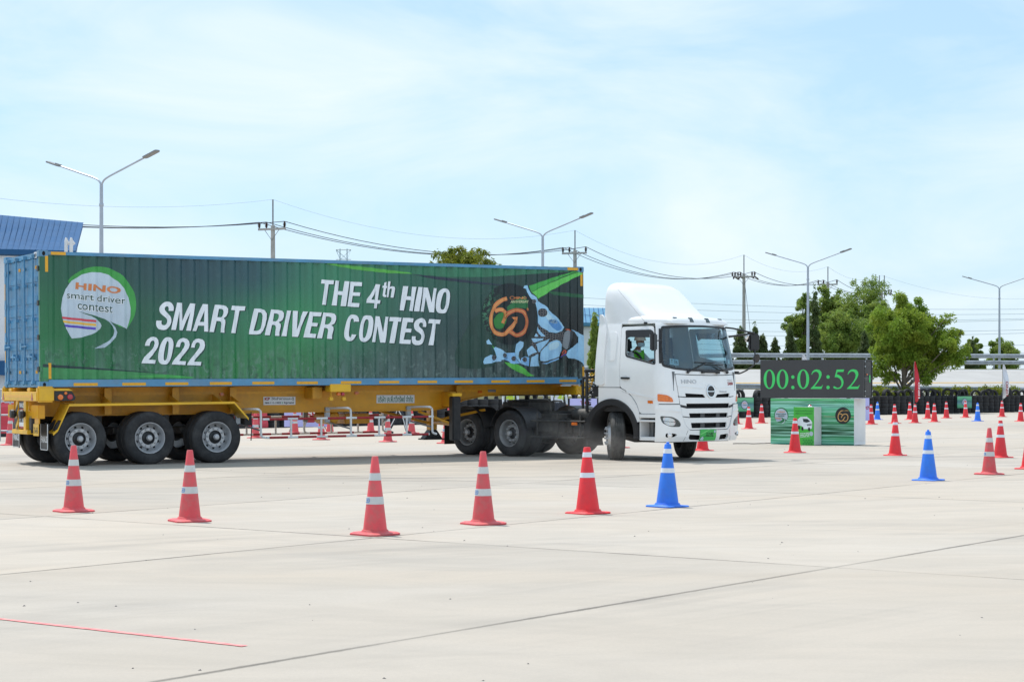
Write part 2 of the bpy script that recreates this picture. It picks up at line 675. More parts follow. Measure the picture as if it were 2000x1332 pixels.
M_CHROME = mat("chrome", (0.82, 0.83, 0.85), 0.12, 1.0, 0.02, 5)
M_ALU = mat("silver_wheel_paint", (0.50, 0.51, 0.53), 0.34, 0.45, 0.08, 6, dirt=((0.25, 0.23, 0.21), 0.4, 5))
M_ALU_DUSTY = mat("dusty_wheel_paint", (0.34, 0.34, 0.34), 0.55, 0.35, 0.15, 6, dirt=((0.2, 0.18, 0.16), 0.6, 5))
M_DARKGREY = mat("dark_grey", (0.06, 0.062, 0.066), 0.6, 0, 0.12, 5)
M_GREY = mat("mid_grey", (0.25, 0.25, 0.25), 0.6, 0, 0.1, 5)
M_GLASS = glass_mat("windscreen_glass", (0.58, 0.78, 0.83), 0.06)
M_GLASS_DK = glass_mat("tinted_visor", (0.18, 0.19, 0.20), 0.05)
M_LENS = glass_mat("clear_lens", (0.85, 0.88, 0.9), 0.05)
# ------------------------------------------------------------------ ground of jointed concrete
def concrete_material(name, edge):
    m, nd, lk, bs = new_mat(name)
    pos = nd.new("ShaderNodeNewGeometry").outputs['Position']
    oi = nd.new("ShaderNodeObjectInfo").outputs['Random']
    big = noise(nd, lk, mapping(nd, lk, pos, (0.10, 0.16, 1)), 1.0, 6, 0.6, 0.6)
    mid = noise(nd, lk, mapping(nd, lk, pos, (0.6, 1.3, 1)), 1.0, 7, 0.65, 0.8)
    fine = noise(nd, lk, pos, 38.0, 4, 0.7)
    c = mixc(nd, lk, ramp(nd, lk, big, [(0.3, 0.0), (0.7, 1.0)]), (0.480, 0.408, 0.328), (0.470, 0.432, 0.384))
    c = mixc(nd, lk, ramp(nd, lk, mid, [(0.40, 0.0), (0.72, 0.65)]), c, (0.385, 0.345, 0.295))
    c = mixc(nd, lk, ramp(nd, lk, fine, [(0.35, 0.16), (0.6, 0.0)]), c, (0.30, 0.28, 0.25))
    # slab to slab tone
    hv = nd.new("ShaderNodeHueSaturation")
    lk.new(mth(nd, lk, 'MULTIPLY_ADD', oi, 0.11, 0.945), hv.inputs['Value'])
    lk.new(c, hv.inputs['Color'])
    c = hv.outputs[0]
    # scrubbed rubber: arcs around the turning circles, broken up
    sp = nd.new("ShaderNodeSeparateXYZ")
    lk.new(pos, sp.inputs[0])
    wob = noise(nd, lk, pos, 0.07, 2)
    for (cx, cy, lo, hi, sc, amt) in ((-14.0, 86.0, 44.0, 63.0, 2.3, 0.8), (30.0, -14.0, 20.0, 52.0, 1.7, 0.3), (-2.0, 60.0, 19.0, 33.0, 2.9, 0.8), (4.0, 9.0, 8.0, 16.0, 2.1, 0.28), (-34.0, -62.0, 66.0, 96.0, 0.75, 0.24)):
        dx = mth(nd, lk, 'SUBTRACT', sp.outputs[0], cx)
        dy = mth(nd, lk, 'SUBTRACT', sp.outputs[1], cy)
        r = mth(nd, lk, 'SQRT', mth(nd, lk, 'ADD', mth(nd, lk, 'MULTIPLY', dx, dx), mth(nd, lk, 'MULTIPLY', dy, dy)))
        r = mth(nd, lk, 'MULTIPLY_ADD', wob, 2.2, r)
        cb = nd.new("ShaderNodeCombineXYZ")
        lk.new(r, cb.inputs[0])
        band = ramp(nd, lk, noise(nd, lk, cb.outputs[0], sc, 3, 0.7), [(0.48, 0.0), (0.66, 1.0)])
        ins = nd.new("ShaderNodeMapRange")
        ins.interpolation_type = 'SMOOTHSTEP'
        ins.inputs['From Min'].default_value = lo
        ins.inputs['From Max'].default_value = lo + 3
        lk.new(r, ins.inputs[0])
        outr = nd.new("ShaderNodeMapRange")
        outr.interpolation_type = 'SMOOTHSTEP'
        outr.inputs['From Min'].default_value = hi
        outr.inputs['From Max'].default_value = hi - 3
        lk.new(r, outr.inputs[0])
        brk = ramp(nd, lk, noise(nd, lk, pos, 0.22, 4), [(0.42, 0.0), (0.62, 1.0)])
        k = mth(nd, lk, 'MULTIPLY', band, ins.outputs[0])
        k = mth(nd, lk, 'MULTIPLY', k, outr.outputs[0])
        k = mth(nd, lk, 'MULTIPLY', k, brk)
        c = mixc(nd, lk, mth(nd, lk, 'MULTIPLY', k, amt), c, (0.17, 0.162, 0.155))
    # small stains
    st = ramp(nd, lk, noise(nd, lk, mapping(nd, lk, pos, (1, 1, 1), (7, 3, 0)), 1.9, 5, 0.75), [(0.66, 0.0), (0.76, 0.4)])
    c = mixc(nd, lk, st, c, (0.25, 0.23, 0.21))
    if edge:
        # dirt and crumbled edges along the joints
        so = nd.new("ShaderNodeSeparateXYZ")
        lk.new(nd.new("ShaderNodeTexCoord").outputs['Object'], so.inputs[0])
        ds = []
        for k, L_ in ((0, 9.4), (1, 5.08)):
            ds.append(mth(nd, lk, 'MINIMUM', so.outputs[k], mth(nd, lk, 'SUBTRACT', L_, so.outputs[k])))
        de = mth(nd, lk, 'MINIMUM', ds[0], ds[1])
        jag = noise(nd, lk, pos, 9.0, 4, 0.7)
        de = mth(nd, lk, 'MULTIPLY_ADD', jag, -0.05, de)
        big2 = ramp(nd, lk, noise(nd, lk, pos, 0.5, 3), [(0.35, 0.10), (0.62, 0.58)])
        ek = mth(nd, lk, 'MULTIPLY', ramp(nd, lk, de, [(0.0, 1.0), (0.012, 0.0)]), big2)
        c = mixc(nd, lk, ek, c, (0.075, 0.068, 0.06))
    lk.new(c, bs.inputs['Base Color'])
    bs.inputs['Roughness'].default_value = 0.82
    bs.inputs['Specular IOR Level'].default_value = 0.25
    bn = nd.new("ShaderNodeBump")
    bn.inputs['Strength'].default_value = 0.35
    bn.inputs['Distance'].default_value = 0.01
    lk.new(noise(nd, lk, pos, 55.0, 5, 0.7), bn.inputs['Height'])
    lk.new(bn.outputs[0], bs.inputs['Normal'])
    return m


M_CONC = concrete_material("pale_concrete", False)
M_SLAB = concrete_material("pale_concrete_slab", True)
M_SEAL = mat("joint_sealant_dark", (0.045, 0.042, 0.04), 0.9, 0, 0.3, 20)
M_EARTH = mat("dry_grass_earth", (0.13, 0.13, 0.055), 0.95, 0, 0.35, 0.4)
M_ASPHALT = mat("banked_asphalt", (0.40, 0.39, 0.375), 0.9, 0, 0.08, 0.5, 0.2, 20)
M_YLINE = mat("road_paint_yellow", (0.62, 0.36, 0.03), 0.7, 0, 0.1, 3)
M_WLINE = mat("road_paint_white", (0.75, 0.75, 0.74), 0.7, 0, 0.05, 3)
M_REDLINE = mat("floor_paint_red", (0.80, 0.22, 0.22), 0.75, 0, 0.2, 30, dirt=((0.6, 0.42, 0.36), 0.8, 14))

terrain = obj("terrain", MB().add([(-900, 60, -0.3), (900, 60, -0.3), (1600, 3500, -0.3), (-1600, 3500, -0.3)], [(0, 1, 2, 3)]), M_EARTH, smooth=None)
tag(terrain, kind="structure")
ground = obj("ground", MB().add([(-60, -25, -0.013), (60, -25, -0.013), (75, 125, -0.013), (-75, 125, -0.013)], [(0, 1, 2, 3)]), M_CONC, smooth=None)
tag(ground, kind="structure")

E1, E2 = Vector((0.6, 0.8, 0)), Vector((-0.8, 0.6, 0))
SO = Vector((-1.375, 18.6, 0))
SL, SW, GAP = 9.4, 5.08, 0.012
slab_mb = MB()
g2, ch = GAP / 2, 0.006
x0, x1, y0, y1 = g2, SL - g2, g2, SW - g2
slab_mb.add([(x0, y0, -.012), (x1, y0, -.012), (x1, y1, -.012), (x0, y1, -.012),
             (x0, y0, -.004), (x1, y0, -.004), (x1, y1, -.004), (x0, y1, -.004),
             (x0 + ch, y0 + ch, 0), (x1 - ch, y0 + ch, 0), (x1 - ch, y1 - ch, 0), (x0 + ch, y1 - ch, 0)],
            [(0, 1, 5, 4), (1, 2, 6, 5), (2, 3, 7, 6), (3, 0, 4, 7), (4, 5, 9, 8), (5, 6, 10, 9), (6, 7, 11, 10), (7, 4, 8, 11), (8, 9, 10, 11)])
slab_me = mesh("concrete_slab", slab_mb, M_SLAB, None)
seal = MB()


def in_view(p, m=3.0):
    return 5.0 < p.y < 78.0 and abs(p.x) < 0.285 * p.y + m


for i in range(-4, 9):
    for j in range(-10, 12):
        o_ = SO + E1 * (SL * i) + E2 * (SW * j)
        pts = [o_ + E1 * (SL * a) + E2 * (SW * b) for a in (0, .25, .5, .75, 1) for b in (0, .5, 1)]
        if not any(in_view(p) for p in pts):
            continue
        link("concrete_slab", slab_me, ground, o_, (0, 0, math.atan2(E1.y, E1.x)))
        w = 0.02
        for a, b, n_ in ((o_, o_ + E1 * SL, E2), (o_, o_ + E2 * SW, E1)):
            k = RND.uniform(-.0004, .0004)
            seal.add([a - n_ * w + Vector((0, 0, -.0095 + k)), b - n_ * w + Vector((0, 0, -.0095 + k)), b + n_ * w + Vector((0, 0, -.0095 + k)), a + n_ * w + Vector((0, 0, -.0095 + k))], [(0, 1, 2, 3)])
tag(obj("joint_sealant", seal, M_SEAL, ground, smooth=None), kind="stuff")

# fine cracks and small litter on the concrete
a_, b_ = gnd(-60, 1202), gnd(478, 1262)
dr = (b_ - a_).normalized()
nn = Vector((-dr.y, dr.x, 0)) * 0.026
mbl = MB()
pp = frange(0, 1, 0.04)
top = [a_ + (b_ - a_) * t + nn * RND.uniform(.8, 1.15) + Vector((0, 0, .004)) for t in pp]
bot = [a_ + (b_ - a_) * t - nn * RND.uniform(.8, 1.15) + Vector((0, 0, .004)) for t in pp]
n_ = len(pp)
mbl.add(top + bot, [(i, n_ + i, n_ + i + 1, i + 1) for i in range(n_ - 1)])
tag(obj("painted_line", mbl, M_REDLINE, smooth=None), "faded thin red line painted on the concrete at lower left", "painted line", kind="structure")
crumb = MB()
for k in range(170):
    d = RND.uniform(9, 60)
    c = Vector((RND.uniform(-.28, .28) * d, d, 0))
    s = RND.uniform(.004, .013)
    an = RND.uniform(0, 6)
    crumb.add([c + Vector((math.cos(an) * s, math.sin(an) * s, .001)), c + Vector((math.cos(an + 2.1) * s, math.sin(an + 2.1) * s, .001)), c + Vector((math.cos(an + 4.2) * s * 1.6, math.sin(an + 4.2) * s * 1.6, .001)), c + Vector((0, 0, s * .7))],
              [(0, 1, 3), (1, 2, 3), (2, 0, 3), (0, 2, 1)])
tag(obj("rubber_crumbs", crumb, M_DARKGREY, smooth=None), "scattered dark rubber crumbs and grit on the concrete", "grit", kind="stuff")

# ------------------------------------------------------------------ banked test track behind the tyre wall
NA, NB = Vector((12.4, 100, 0)), Vector((20.1, 18, 0))
FA, FB = Vector((14.7, 124, 0)), Vector((22.1, 9.7, 0))


def sstep(a, b, x):
    t = max(0.0, min(1.0, (x - a) / (b - a)))
    return t * t * (3 - 2 * t)


def track_pt(t, f):
    p = NA + NB * t
    q = FA + FB * t
    zn = 0.95 - 0.2 * t
    zf = 1.2 + 1.45 * sstep(-0.75, 0.0, t) + 0.1 * max(t, 0)
    r = p + (q - p) * f
    r.z = zn + (zf - zn) * (f ** 1.15)
    return r


TS = frange(-1.1, 2.6, 0.1)
FSG = frange(0, 1, 0.125)
mb = MB()
mb.add([track_pt(t, f) for t in TS for f in FSG], [(i * len(FSG) + j, i * len(FSG) + j + 1, (i + 1) * len(FSG) + j + 1, (i + 1) * len(FSG) + j) for i in range(len(TS) - 1) for j in range(len(FSG) - 1)])
tag(obj("banked_road", mb, M_ASPHALT, smooth=60), kind="structure")
for f0, m_, nm, w in ((0.50, M_YLINE, "yellow_lane_line", .010), (0.955, M_WLINE, "white_edge_line", .007)):
    mb = MB()
    up = Vector((0, 0, .012))
    vs = []
    for t in TS:
        ff = f0 + 0.06 * max(0, t) if f0 < .9 else f0
        vs += [track_pt(t, ff - w) + up, track_pt(t, ff + w) + up]
    mb.add(vs, [(2 * i, 2 * i + 1, 2 * i + 3, 2 * i + 2) for i in range(len(TS) - 1)])
    tag(obj(nm, mb, m_, smooth=None), kind="structure")
mb = MB()
vs = []
for t in TS:
    p = track_pt(t, 0)
    vs += [p + Vector((0, 0, -.002)), p + Vector((1.6, -1.8, -p.z - .05))]
mb.add(vs, [(2 * i, 2 * i + 1, 2 * i + 3, 2 * i + 2) for i in range(len(TS) - 1)])
vs = []
for t in TS:
    p = track_pt(t, 1)
    vs += [p + Vector((0, 0, -.002)), p + Vector((-.5, 1.6, .05)), p + Vector((-4, 12, -p.z - .4))]
mb.add(vs, [(3 * i + k, 3 * i + 1 + k, 3 * i + 4 + k, 3 * i + 3 + k) for i in range(len(TS) - 1) for k in (0, 1)])
tag(obj("embankment", mb, M_EARTH, smooth=40), kind="structure")

# W-beam guard rails
WPROF = [(0.0, -0.155), (0.02, -0.15), (0.075, -0.10), (0.075, -0.06), (0.012, -0.015), (0.012, 0.015), (0.075, 0.06), (0.075, 0.10), (0.02, 0.15), (0.0, 0.155)]


def guard_rail(base, heights, post_step, label, lo, hi):
    root = empty("guard_rail", base(lo), 0, label, "guard rail")
    org = base(lo)
    ts = frange(lo, hi, 0.05)
    pts = [base(t) for t in ts]
    for h in heights:
        mb = MB()
        vs = []
        for i, p in enumerate(pts):
            tg = (pts[min(i + 1, len(pts) - 1)] - pts[max(i - 1, 0)]).normalized()
            nrm = Vector((tg.y, -tg.x, 0)).normalized()
            for o_, z_ in WPROF:
                vs.append(p - org + nrm * (0.06 + o_) + Vector((0, 0, h + z_)))
        k = len(WPROF)
        mb.add(vs, [(i * k + j, i * k + j + 1, (i + 1) * k + j + 1, (i + 1) * k + j) for i in range(len(pts) - 1) for j in range(k - 1)])
        obj("beam", mb, M_STEEL_GALV, root, smooth=30)
    L = (pts[-1] - pts[0]).length
    n = int(L / post_step)
    pm = None
    for i in range(n + 1):
        t = lo + (hi - lo) * i / n
        if pm is None:
            pmb = MB().bx(-.05, .05, -.05, .05, -.3, heights[0] + .13)
            pm = mesh("post", pmb, M_STEEL_GALV, None, .006)
        link("post", pm, root, base(t) - org)
    return root


guard_rail(lambda t: track_pt(t, 1.0) + Vector((-.1, .4, .03)), (0.92, 0.45), 3.6, "double steel guard rail along the top of the banked road", -0.75, 2.4)
guard_rail(lambda t: track_pt(t, 0.0) + Vector((.2, -.3, -.05)), (0.62,), 3.6, "low single steel guard rail behind the black tyre wall", -0.55, 2.4)

# ------------------------------------------------------------------ tyre wall
WP = [Vector(p + (0,)) for p in ((-12.0, 65.5), (-8.6, 69.0), (1.2, 80.0), (11.3, 91.0), (19.3, 100.0), (30.8, 112.0), (40.0, 121.0))]
WALL = smooth_line(WP, 14)
wall_len = [0.0]
for a, b in zip(WALL, WALL[1:]):
    wall_len.append(wall_len[-1] + (b - a).length)


def wall_at(s):
    for i in range(len(WALL) - 1):
        if wall_len[i + 1] >= s:
            k = (s - wall_len[i]) / (wall_len[i + 1] - wall_len[i])
            return WALL[i].lerp(WALL[i + 1], k), (WALL[i + 1] - WALL[i]).normalized()
    return WALL[-1], (WALL[-1] - WALL[-2]).normalized()


TYRE_PROF = [(0.19, -.085), (0.215, -.098), (0.285, -.1), (0.305, -.088), (0.312, -.05), (0.312, .05), (0.305, .088), (0.285, .1), (0.215, .098), (0.19, .085)]
tyre_me = mesh("scrap_tyre", MB().lathe(TYRE_PROF, 22, loop=True), M_RUBBER_OLD, 40)
def nth(n):
    one = ["", "first", "second", "third", "fourth", "fifth", "sixth", "seventh", "eighth", "ninth", "tenth", "eleventh", "twelfth", "thirteenth", "fourteenth", "fifteenth", "sixteenth", "seventeenth", "eighteenth", "nineteenth"]
    ten = {2: ("twentieth", "twenty-"), 3: ("thirtieth", "thirty-"), 4: ("fortieth", "forty-"), 5: ("fiftieth", "fifty-"), 6: ("sixtieth", "sixty-")}
    if n < 20:
        return one[n]
    return ten[n // 10][0] if n % 10 == 0 else ten[n // 10][1] + one[n % 10]


s = 0.0
stack_n = 0
far_tyres = MB()
while s < wall_len[-1] - .4:
    p, tg = wall_at(s)
    px = 1000 + p.x / p.y * F
    nrm = Vector((tg.y, -tg.x, 0))
    if 1415 < px < 2015:
        q = p + nrm * RND.uniform(-.06, .06)
        for k in range(5):
            o = link("scrap_tyre", tyre_me, None, q + Vector((RND.uniform(-.02, .02), RND.uniform(-.02, .02), .1 + .198 * k)), (RND.uniform(-.02, .02), RND.uniform(-.02, .02), RND.uniform(0, 6)))
            tag(o, ("bottom", "second lowest", "middle", "second highest", "top")[k] + " flat tyre in the " + nth(stack_n + 1) + " tyre stack right of the truck", "tyre", "tyres stacked flat in the wall")
        if stack_n % 5 != 3:
            o = link("scrap_tyre", tyre_me, None, q + Vector((RND.uniform(-.1, .1), RND.uniform(-.05, .05), 1.06 + RND.uniform(-.06, .05))), (math.pi / 2 + RND.uniform(-.1, .1), 0, RND.uniform(-.1, .95)))
            tag(o, "black tyre standing upright on the " + nth(stack_n + 1) + " tyre stack right of the truck", "tyre", "upright tyres along the top of the wall")
        stack_n += 1
    elif px <= 1415:
        for k in range(5):
            M = Matrix.Translation(p + Vector((0, 0, .1 + .198 * k)))
            far_tyres.lathe(TYRE_PROF[1:-1], 12, M, loop=True)
        M = Matrix.Translation(p + Vector((0, 0, 1.0))) @ Matrix.Rotation(RND.uniform(0, .9), 4, 'Z') @ Matrix.Rotation(math.pi / 2, 4, 'X')
        far_tyres.lathe(TYRE_PROF[1:-1], 12, M, loop=True)
    s += 0.635
tag(obj("tyre_wall", far_tyres, M_RUBBER_OLD, smooth=40), "long black wall of stacked tyres behind the truck and trailer", "tyre wall", kind="stuff")

# ------------------------------------------------------------------ trees
M_BARK = mat("bark", (0.16, 0.13, 0.10), 0.9, 0, 0.25, 6, 0.4, 20)
M_LEAF_L = leaf_mat("leaf_light", (0.17, 0.28, 0.03), (0.27, 0.40, 0.05), (0.33, 0.39, 0.05))
M_LEAF_M = leaf_mat("leaf_mid", (0.14, 0.23, 0.045), (0.24, 0.35, 0.065), (0.32, 0.38, 0.08))
M_LEAF_D = leaf_mat("leaf_dark", (0.07, 0.12, 0.04), (0.125, 0.19, 0.055), (0.17, 0.20, 0.08))
M_LEAF_Y = leaf_mat("leaf_yellow_green", (0.12, 0.17, 0.02), (0.22, 0.27, 0.03), (0.30, 0.30, 0.04))


def leaf(mb, c, ln, wd, d, rnd, droop):
    d = Vector(d)
    d.normalize()
    ax = Vector((rnd.uniform(-1, 1), rnd.uniform(-1, 1), rnd.uniform(-.6, .6) - droop)).normalized()
    ax = (ax + d * .6).normalized()
    sd = ax.cross(Vector((rnd.uniform(-1, 1), rnd.uniform(-1, 1), rnd.uniform(-1, 1)))).normalized()
    mb.add([c - ax * ln * .5, c + sd * wd * .5, c + ax * ln * .5, c - sd * wd * .5], [(0, 1, 2, 3)])


def tree(name, base, clumps, m_leaf, label, n_leaf, ln, wd, trunk_r, droop=0.5, cat="tree", group=None, limbs=True, seed=1, trunk_top=None):
    """clumps = [(dx, dy, z, rx, rz)] relative to base; leaves sit in and round the clumps"""
    rnd = random.Random(seed)
    root = empty(name, base, 0, label, cat, group)
    mb = MB()
    vol = sum(c[3] * c[3] * c[4] for c in clumps)
    for dx, dy, z, rx, rz in clumps:
        k = int(n_leaf * rx * rx * rz / vol)
        # sub-clumps make light and dark tufts with gaps between
        nsub = max(9, int(14 * (rx * rz)))
        subs = []
        for _ in range(nsub):
            v = Vector((rnd.gauss(0, 1), rnd.gauss(0, 1), rnd.gauss(0, 1))).normalized() * (rnd.uniform(.35, 1.0))
            subs.append((Vector((dx + v.x * rx, dy + v.y * rx, z + v.z * rz)), rnd.uniform(.16, .36) * (rx + rz) * .5 + .08))
        for _ in range(k):
            c, sr = subs[rnd.randrange(nsub)]
            v = Vector((rnd.gauss(0, 1), rnd.gauss(0, 1), rnd.gauss(0, .8)))
            v = v.normalized() * (rnd.random() ** .45) * sr
            leaf(mb, c + v, ln * rnd.uniform(.6, 1.3), wd * rnd.uniform(.7, 1.3), v, rnd, droop)
    me = bpy.data.meshes.new("crown")
    me.from_pydata(mb.v, [], mb.f)
    me.materials.append(m_leaf)
    link("crown", me, root)
    tb = MB()
    top = trunk_top or max(c[2] for c in clumps) * .8
    bend = rnd.uniform(-.12, .12)
    tb.tube([(0, 0, -.3), (bend * .3, 0, top * .25), (bend, 0, top * .55), (bend * 1.5, bend, top)], [trunk_r * 1.25, trunk_r, trunk_r * .75, trunk_r * .3], 9)
    if limbs:
        for dx, dy, z, rx, rz in clumps:
            h = min(top * .6, z * rnd.uniform(.35, .6))
            tb.tube([(bend * .7, 0, h), (dx * .45, dy * .45, (h + z) * .5), (dx, dy, z + rz * .4)], [trunk_r * .5, trunk_r * .32, trunk_r * .1], 6)
    obj("trunk", tb, M_BARK, root, smooth=50)
    return root


def base_at(px, d, z=0.0):
    return Vector(((px - 1000) / F * d, d, z))


def zpx(py, d):
    return CAMH + (HOR - py) / F * d


# the broad bright tree in front of the banked road
d0 = 106.0
b0 = base_at(1767, d0, 0.0)
k0 = d0 / F
cl = []
for px, py, rx, rz in ((1768, 600, 1.25, 1.0), (1745, 640, 1.5, 1.2), (1800, 638, 1.5, 1.2), (1733, 690, 1.35, 1.1), (1780, 690, 1.7, 1.2), (1840, 690, 1.3, 1.05), (1860, 655, .85, .75), (1720, 640, .75, .8), (1815, 720, 1.2, .8), (1738, 730, 1.0, .5), (1765, 655, 1.7, 1.4), (1850, 622, .45, .35), (1852, 680, 1.0, .9), (1868, 700, .6, .6), (1825, 655, 1.2, 1.0), (1722, 710, .8, .6)):
    cl.append(((px - 1767) * k0, RND.uniform(-.9, .9), zpx(py, d0), rx, rz))
tree("broadleaf_tree", b0, cl, M_LEAF_L, "bright green spreading tree with a bare trunk beside the red feather flag", 60000, .21, .065, .15, .55, seed=3, trunk_top=4.4)

# grove beyond the road
def lump(px, top, w, bot, d, n, seed, tall=1.0):
    """clumps filling an irregular crown between rows top and bot"""
    rnd = random.Random(seed)
    k = d / F
    out = []
    zt, zb = zpx(top, d), zpx(bot, d)
    R = w * k / 2
    for i in range(n):
        t = (i + .5) / n
        z = zb + (zt - zb) * t
        rr = R * (math.sin(math.pi * min(.97, .12 + .80 * t)) ** .6)
        a = rnd.uniform(0, 6.28)
        q = rnd.uniform(.2, .62) * rr
        out.append((math.cos(a) * q, math.sin(a) * q, z - .12 * R, rr * rnd.uniform(.62, .85), rr * rnd.uniform(.5, .7) * tall))
    return out


GROVE = [
    (1566, 575, 78, 705, 150, M_LEAF_M, "mid green tree behind the third lamp post, left edge of the grove", 9),
    (1622, 555, 84, 690, 158, M_LEAF_M, "upright mid green tree below the small pole crossarm in the grove", 9),
    (1640, 606, 100, 708, 146, M_LEAF_M, "rounded olive green tree low in the middle of the grove", 10),
    (1692, 540, 124, 705, 156, M_LEAF_M, "tallest green tree of the grove behind the bright tree", 13),
    (1724, 585, 92, 708, 150, M_LEAF_M, "leafy green tree just left of and behind the bright spreading tree", 9),
    (1757, 600, 60, 700, 152, M_LEAF_D, "dark tree mostly hidden behind the bright spreading tree", 7),
    (1897, 664, 56, 722, 160, M_LEAF_M, "small green tree beside the small conical tree at far right", 6),
    (1950, 667, 80, 722, 165, M_LEAF_M, "low loose green tree behind the rightmost lamp post", 7),
]
for n_, (px, top, w, bot, d, m_, lab, k) in enumerate(GROVE):
    tree("broadleaf_tree", base_at(px, d, 0.6), [(a, b, c - .6, r, h) for a, b, c, r, h in lump(px, top, w, bot, d, k, 20 + n_)], m_, lab, 26000, .20, .085, .16, .4, seed=40 + n_, group="trees of the grove beyond the road")


def cone_tree(px, top, w, d, lab, seed, m_=M_LEAF_D, bot=720, group="conical trees beyond the road", n=12000):
    k = d / F
    zt, zb = zpx(top, d), zpx(bot, d)
    base = base_at(px, d, 0.4)
    cl = []
    rnd = random.Random(seed)
    N = 13
    for i in range(N):
        t = i / (N - 1)
        r = w * k / 2 * ((1 - t) ** .75 * .95 + .10)
        a = rnd.uniform(0, 6.28)
        cl.append((math.cos(a) * r * .2, math.sin(a) * r * .2, zb + (zt - zb) * t - .4, r * 1.0, (zt - zb) / N * 1.15))
    tree("conical_tree", base, cl, m_, lab, n, .26, .075, .1, 1.3, group=group, limbs=False, seed=seed)


CONES_T = [(1447, 641, 44, 132, "tall dark conical tree just right of the truck's wing mirror bracket"), (1474, 634, 30, 134, "narrow dark conical tree right behind the truck's left mirror"), (1491, 654, 32, 134, "dark conical tree between the truck's mirror and the clock screen"),
           (1514, 662, 27, 134, "smallest dark conical tree above the left end of the clock screen"), (1543, 640, 34, 138, "dark conical tree left of the third lamp post"), (1591, 566, 32, 140, "tall slim dark conical tree right of the third lamp post"),
           (1688, 648, 30, 140, "dark conical tree at the right end of the grove above the screen edge"), (1899, 663, 26, 150, "small dark conical tree at far right beyond the guard rail")]
for n_, (px, top, w, d, lab) in enumerate(CONES_T):
    cone_tree(px, top, w, d, lab, 70 + n_)
cone_tree(1162, 618, 30, 95, "dark conical tree in the gap between container and cab", 91, m_=M_LEAF_M, bot=735, group=None, n=13000)
# the pale tree behind the container roof
d1 = 122.0
cl = [((px - 905) * d1 / F, RND.uniform(-.6, .6), zpx(py, d1), rx, rz) for px, py, rx, rz in ((868, 500, .8, .55), (895, 498, .9, .5), (936, 499, .85, .55), (880, 520, 1.5, .9), (930, 522, 1.5, .9), (905, 560, 1.9, 1.2), (965, 530, .6, .5), (845, 520, .6, .5))]
tree("broadleaf_tree", base_at(905, d1), cl, M_LEAF_Y, "pale green feathery tree showing above the container roof", 12000, .30, .07, .2, .6, seed=5, trunk_top=7.5)

# low shrubs behind the tyre wall
for n_, (px, d, w) in enumerate(((1712, 101, 1.1), (1738, 103, 1.3), (1762, 104, 1.2), (1845, 107.5, .8), (1893, 110.5, 1.2), (1921, 112, 1.3), (1950, 113.5, 1.1), (1984, 115.5, 1.0))):
    rnd = random.Random(n_)
    cl = [(rnd.uniform(-w, w) * .8, rnd.uniform(-.4, .4), 1.22 + rnd.uniform(-.12, .16), .5, .34) for _ in range(5)]
    labs = ["leftmost low yellow-green shrub, beside the clock screen", "low yellow-green shrub left of the bright tree's trunk", "low yellow-green shrub at the foot of the bright tree", "small low shrub between the bright tree and the right banner", "low yellow-green shrub behind the right tyre-wall banner", "low yellow-green shrub left of the rightmost lamp post", "low yellow-green shrub at the foot of the rightmost lamp post", "low yellow-green shrub at the right edge of the picture"]
    tree("shrub", base_at(px, d + 1.0, -0.1), cl, M_LEAF_Y, labs[n_], 1500, .17, .06, .04, .0, cat="shrub", group="shrubs behind the tyre wall", seed=120 + n_)

# ------------------------------------------------------------------ street lamps
LA, LB = Vector((-14.9, 67.6, 0)), Vector((17.0, 24.0, 0))


def street_lamp(p, label, hh=9.0):
    root = empty("street_lamp", p, 0, label, "street lamp", "double-arm street lamps in a row")
    u = Vector((.82, -.573, 0))
    mb = MB().tube([(0, 0, -.2), (0, 0, hh * .5), (0, 0, hh - .15)], [.115, .088, .062], 12)
    obj("pole", mb, M_LAMP_POLE, root, smooth=40)
    obj("collar", MB().lathe([(.075, hh - .95), (.085, hh - .93), (.085, hh - .85), (.075, hh - .83)], 12), M_LAMP_POLE, root)
    for sg in (-1, 1):
        pts = smooth_line([Vector((0, 0, hh - .3)), Vector((0, 0, hh - .1)) + u * .05 * sg, Vector((0, 0, hh + .08)) + u * .3 * sg, Vector((0, 0, hh + .36)) + u * 1.2 * sg, Vector((0, 0, hh + .68)) + u * 2.25 * sg], 5)
        arm = obj("arm", MB().tube(pts, .036, 8), M_LAMP_POLE, root, smooth=40)
        dirv = (u * sg * .955 + Vector((0, 0, .297))).normalized()
        side = Vector((u.y, -u.x, 0))
        up = dirv.cross(side) * (1 if dirv.cross(side).z > 0 else -1)
        c = Vector((0, 0, hh + .76)) + u * 2.55 * sg
        M = Matrix((list(dirv) + [0], list(side) + [0], list(up) + [0], [0, 0, 0, 1])).transposed()
        M.translation = c
        hd = MB().prism([(-.36, -.07), (-.28, -.12), (.30, -.13), (.36, -.09), (.36, .09), (.30, .13), (-.28, .12), (-.36, .07)], -.02, .035, M)
        hd.bx(-.40, -.10, -.05, .05, .03, .075, M)
        obj("lamp_head", hd, M_GREY, arm, smooth=None, bevel=.006)
    return root


LAMP_LABELS = ["double-arm street lamp rising behind the left end of the container", "double-arm street lamp rising behind the right end of the container", "double-arm street lamp standing behind the digital clock screen", "double-arm street lamp at the right edge beside the white feather flag"]
for n_, (px, d) in enumerate(((198, 67.6), (1060, 91.3), (1578, 114.5), (1952, 139.5))):
    street_lamp(base_at(px, d), LAMP_LABELS[n_])

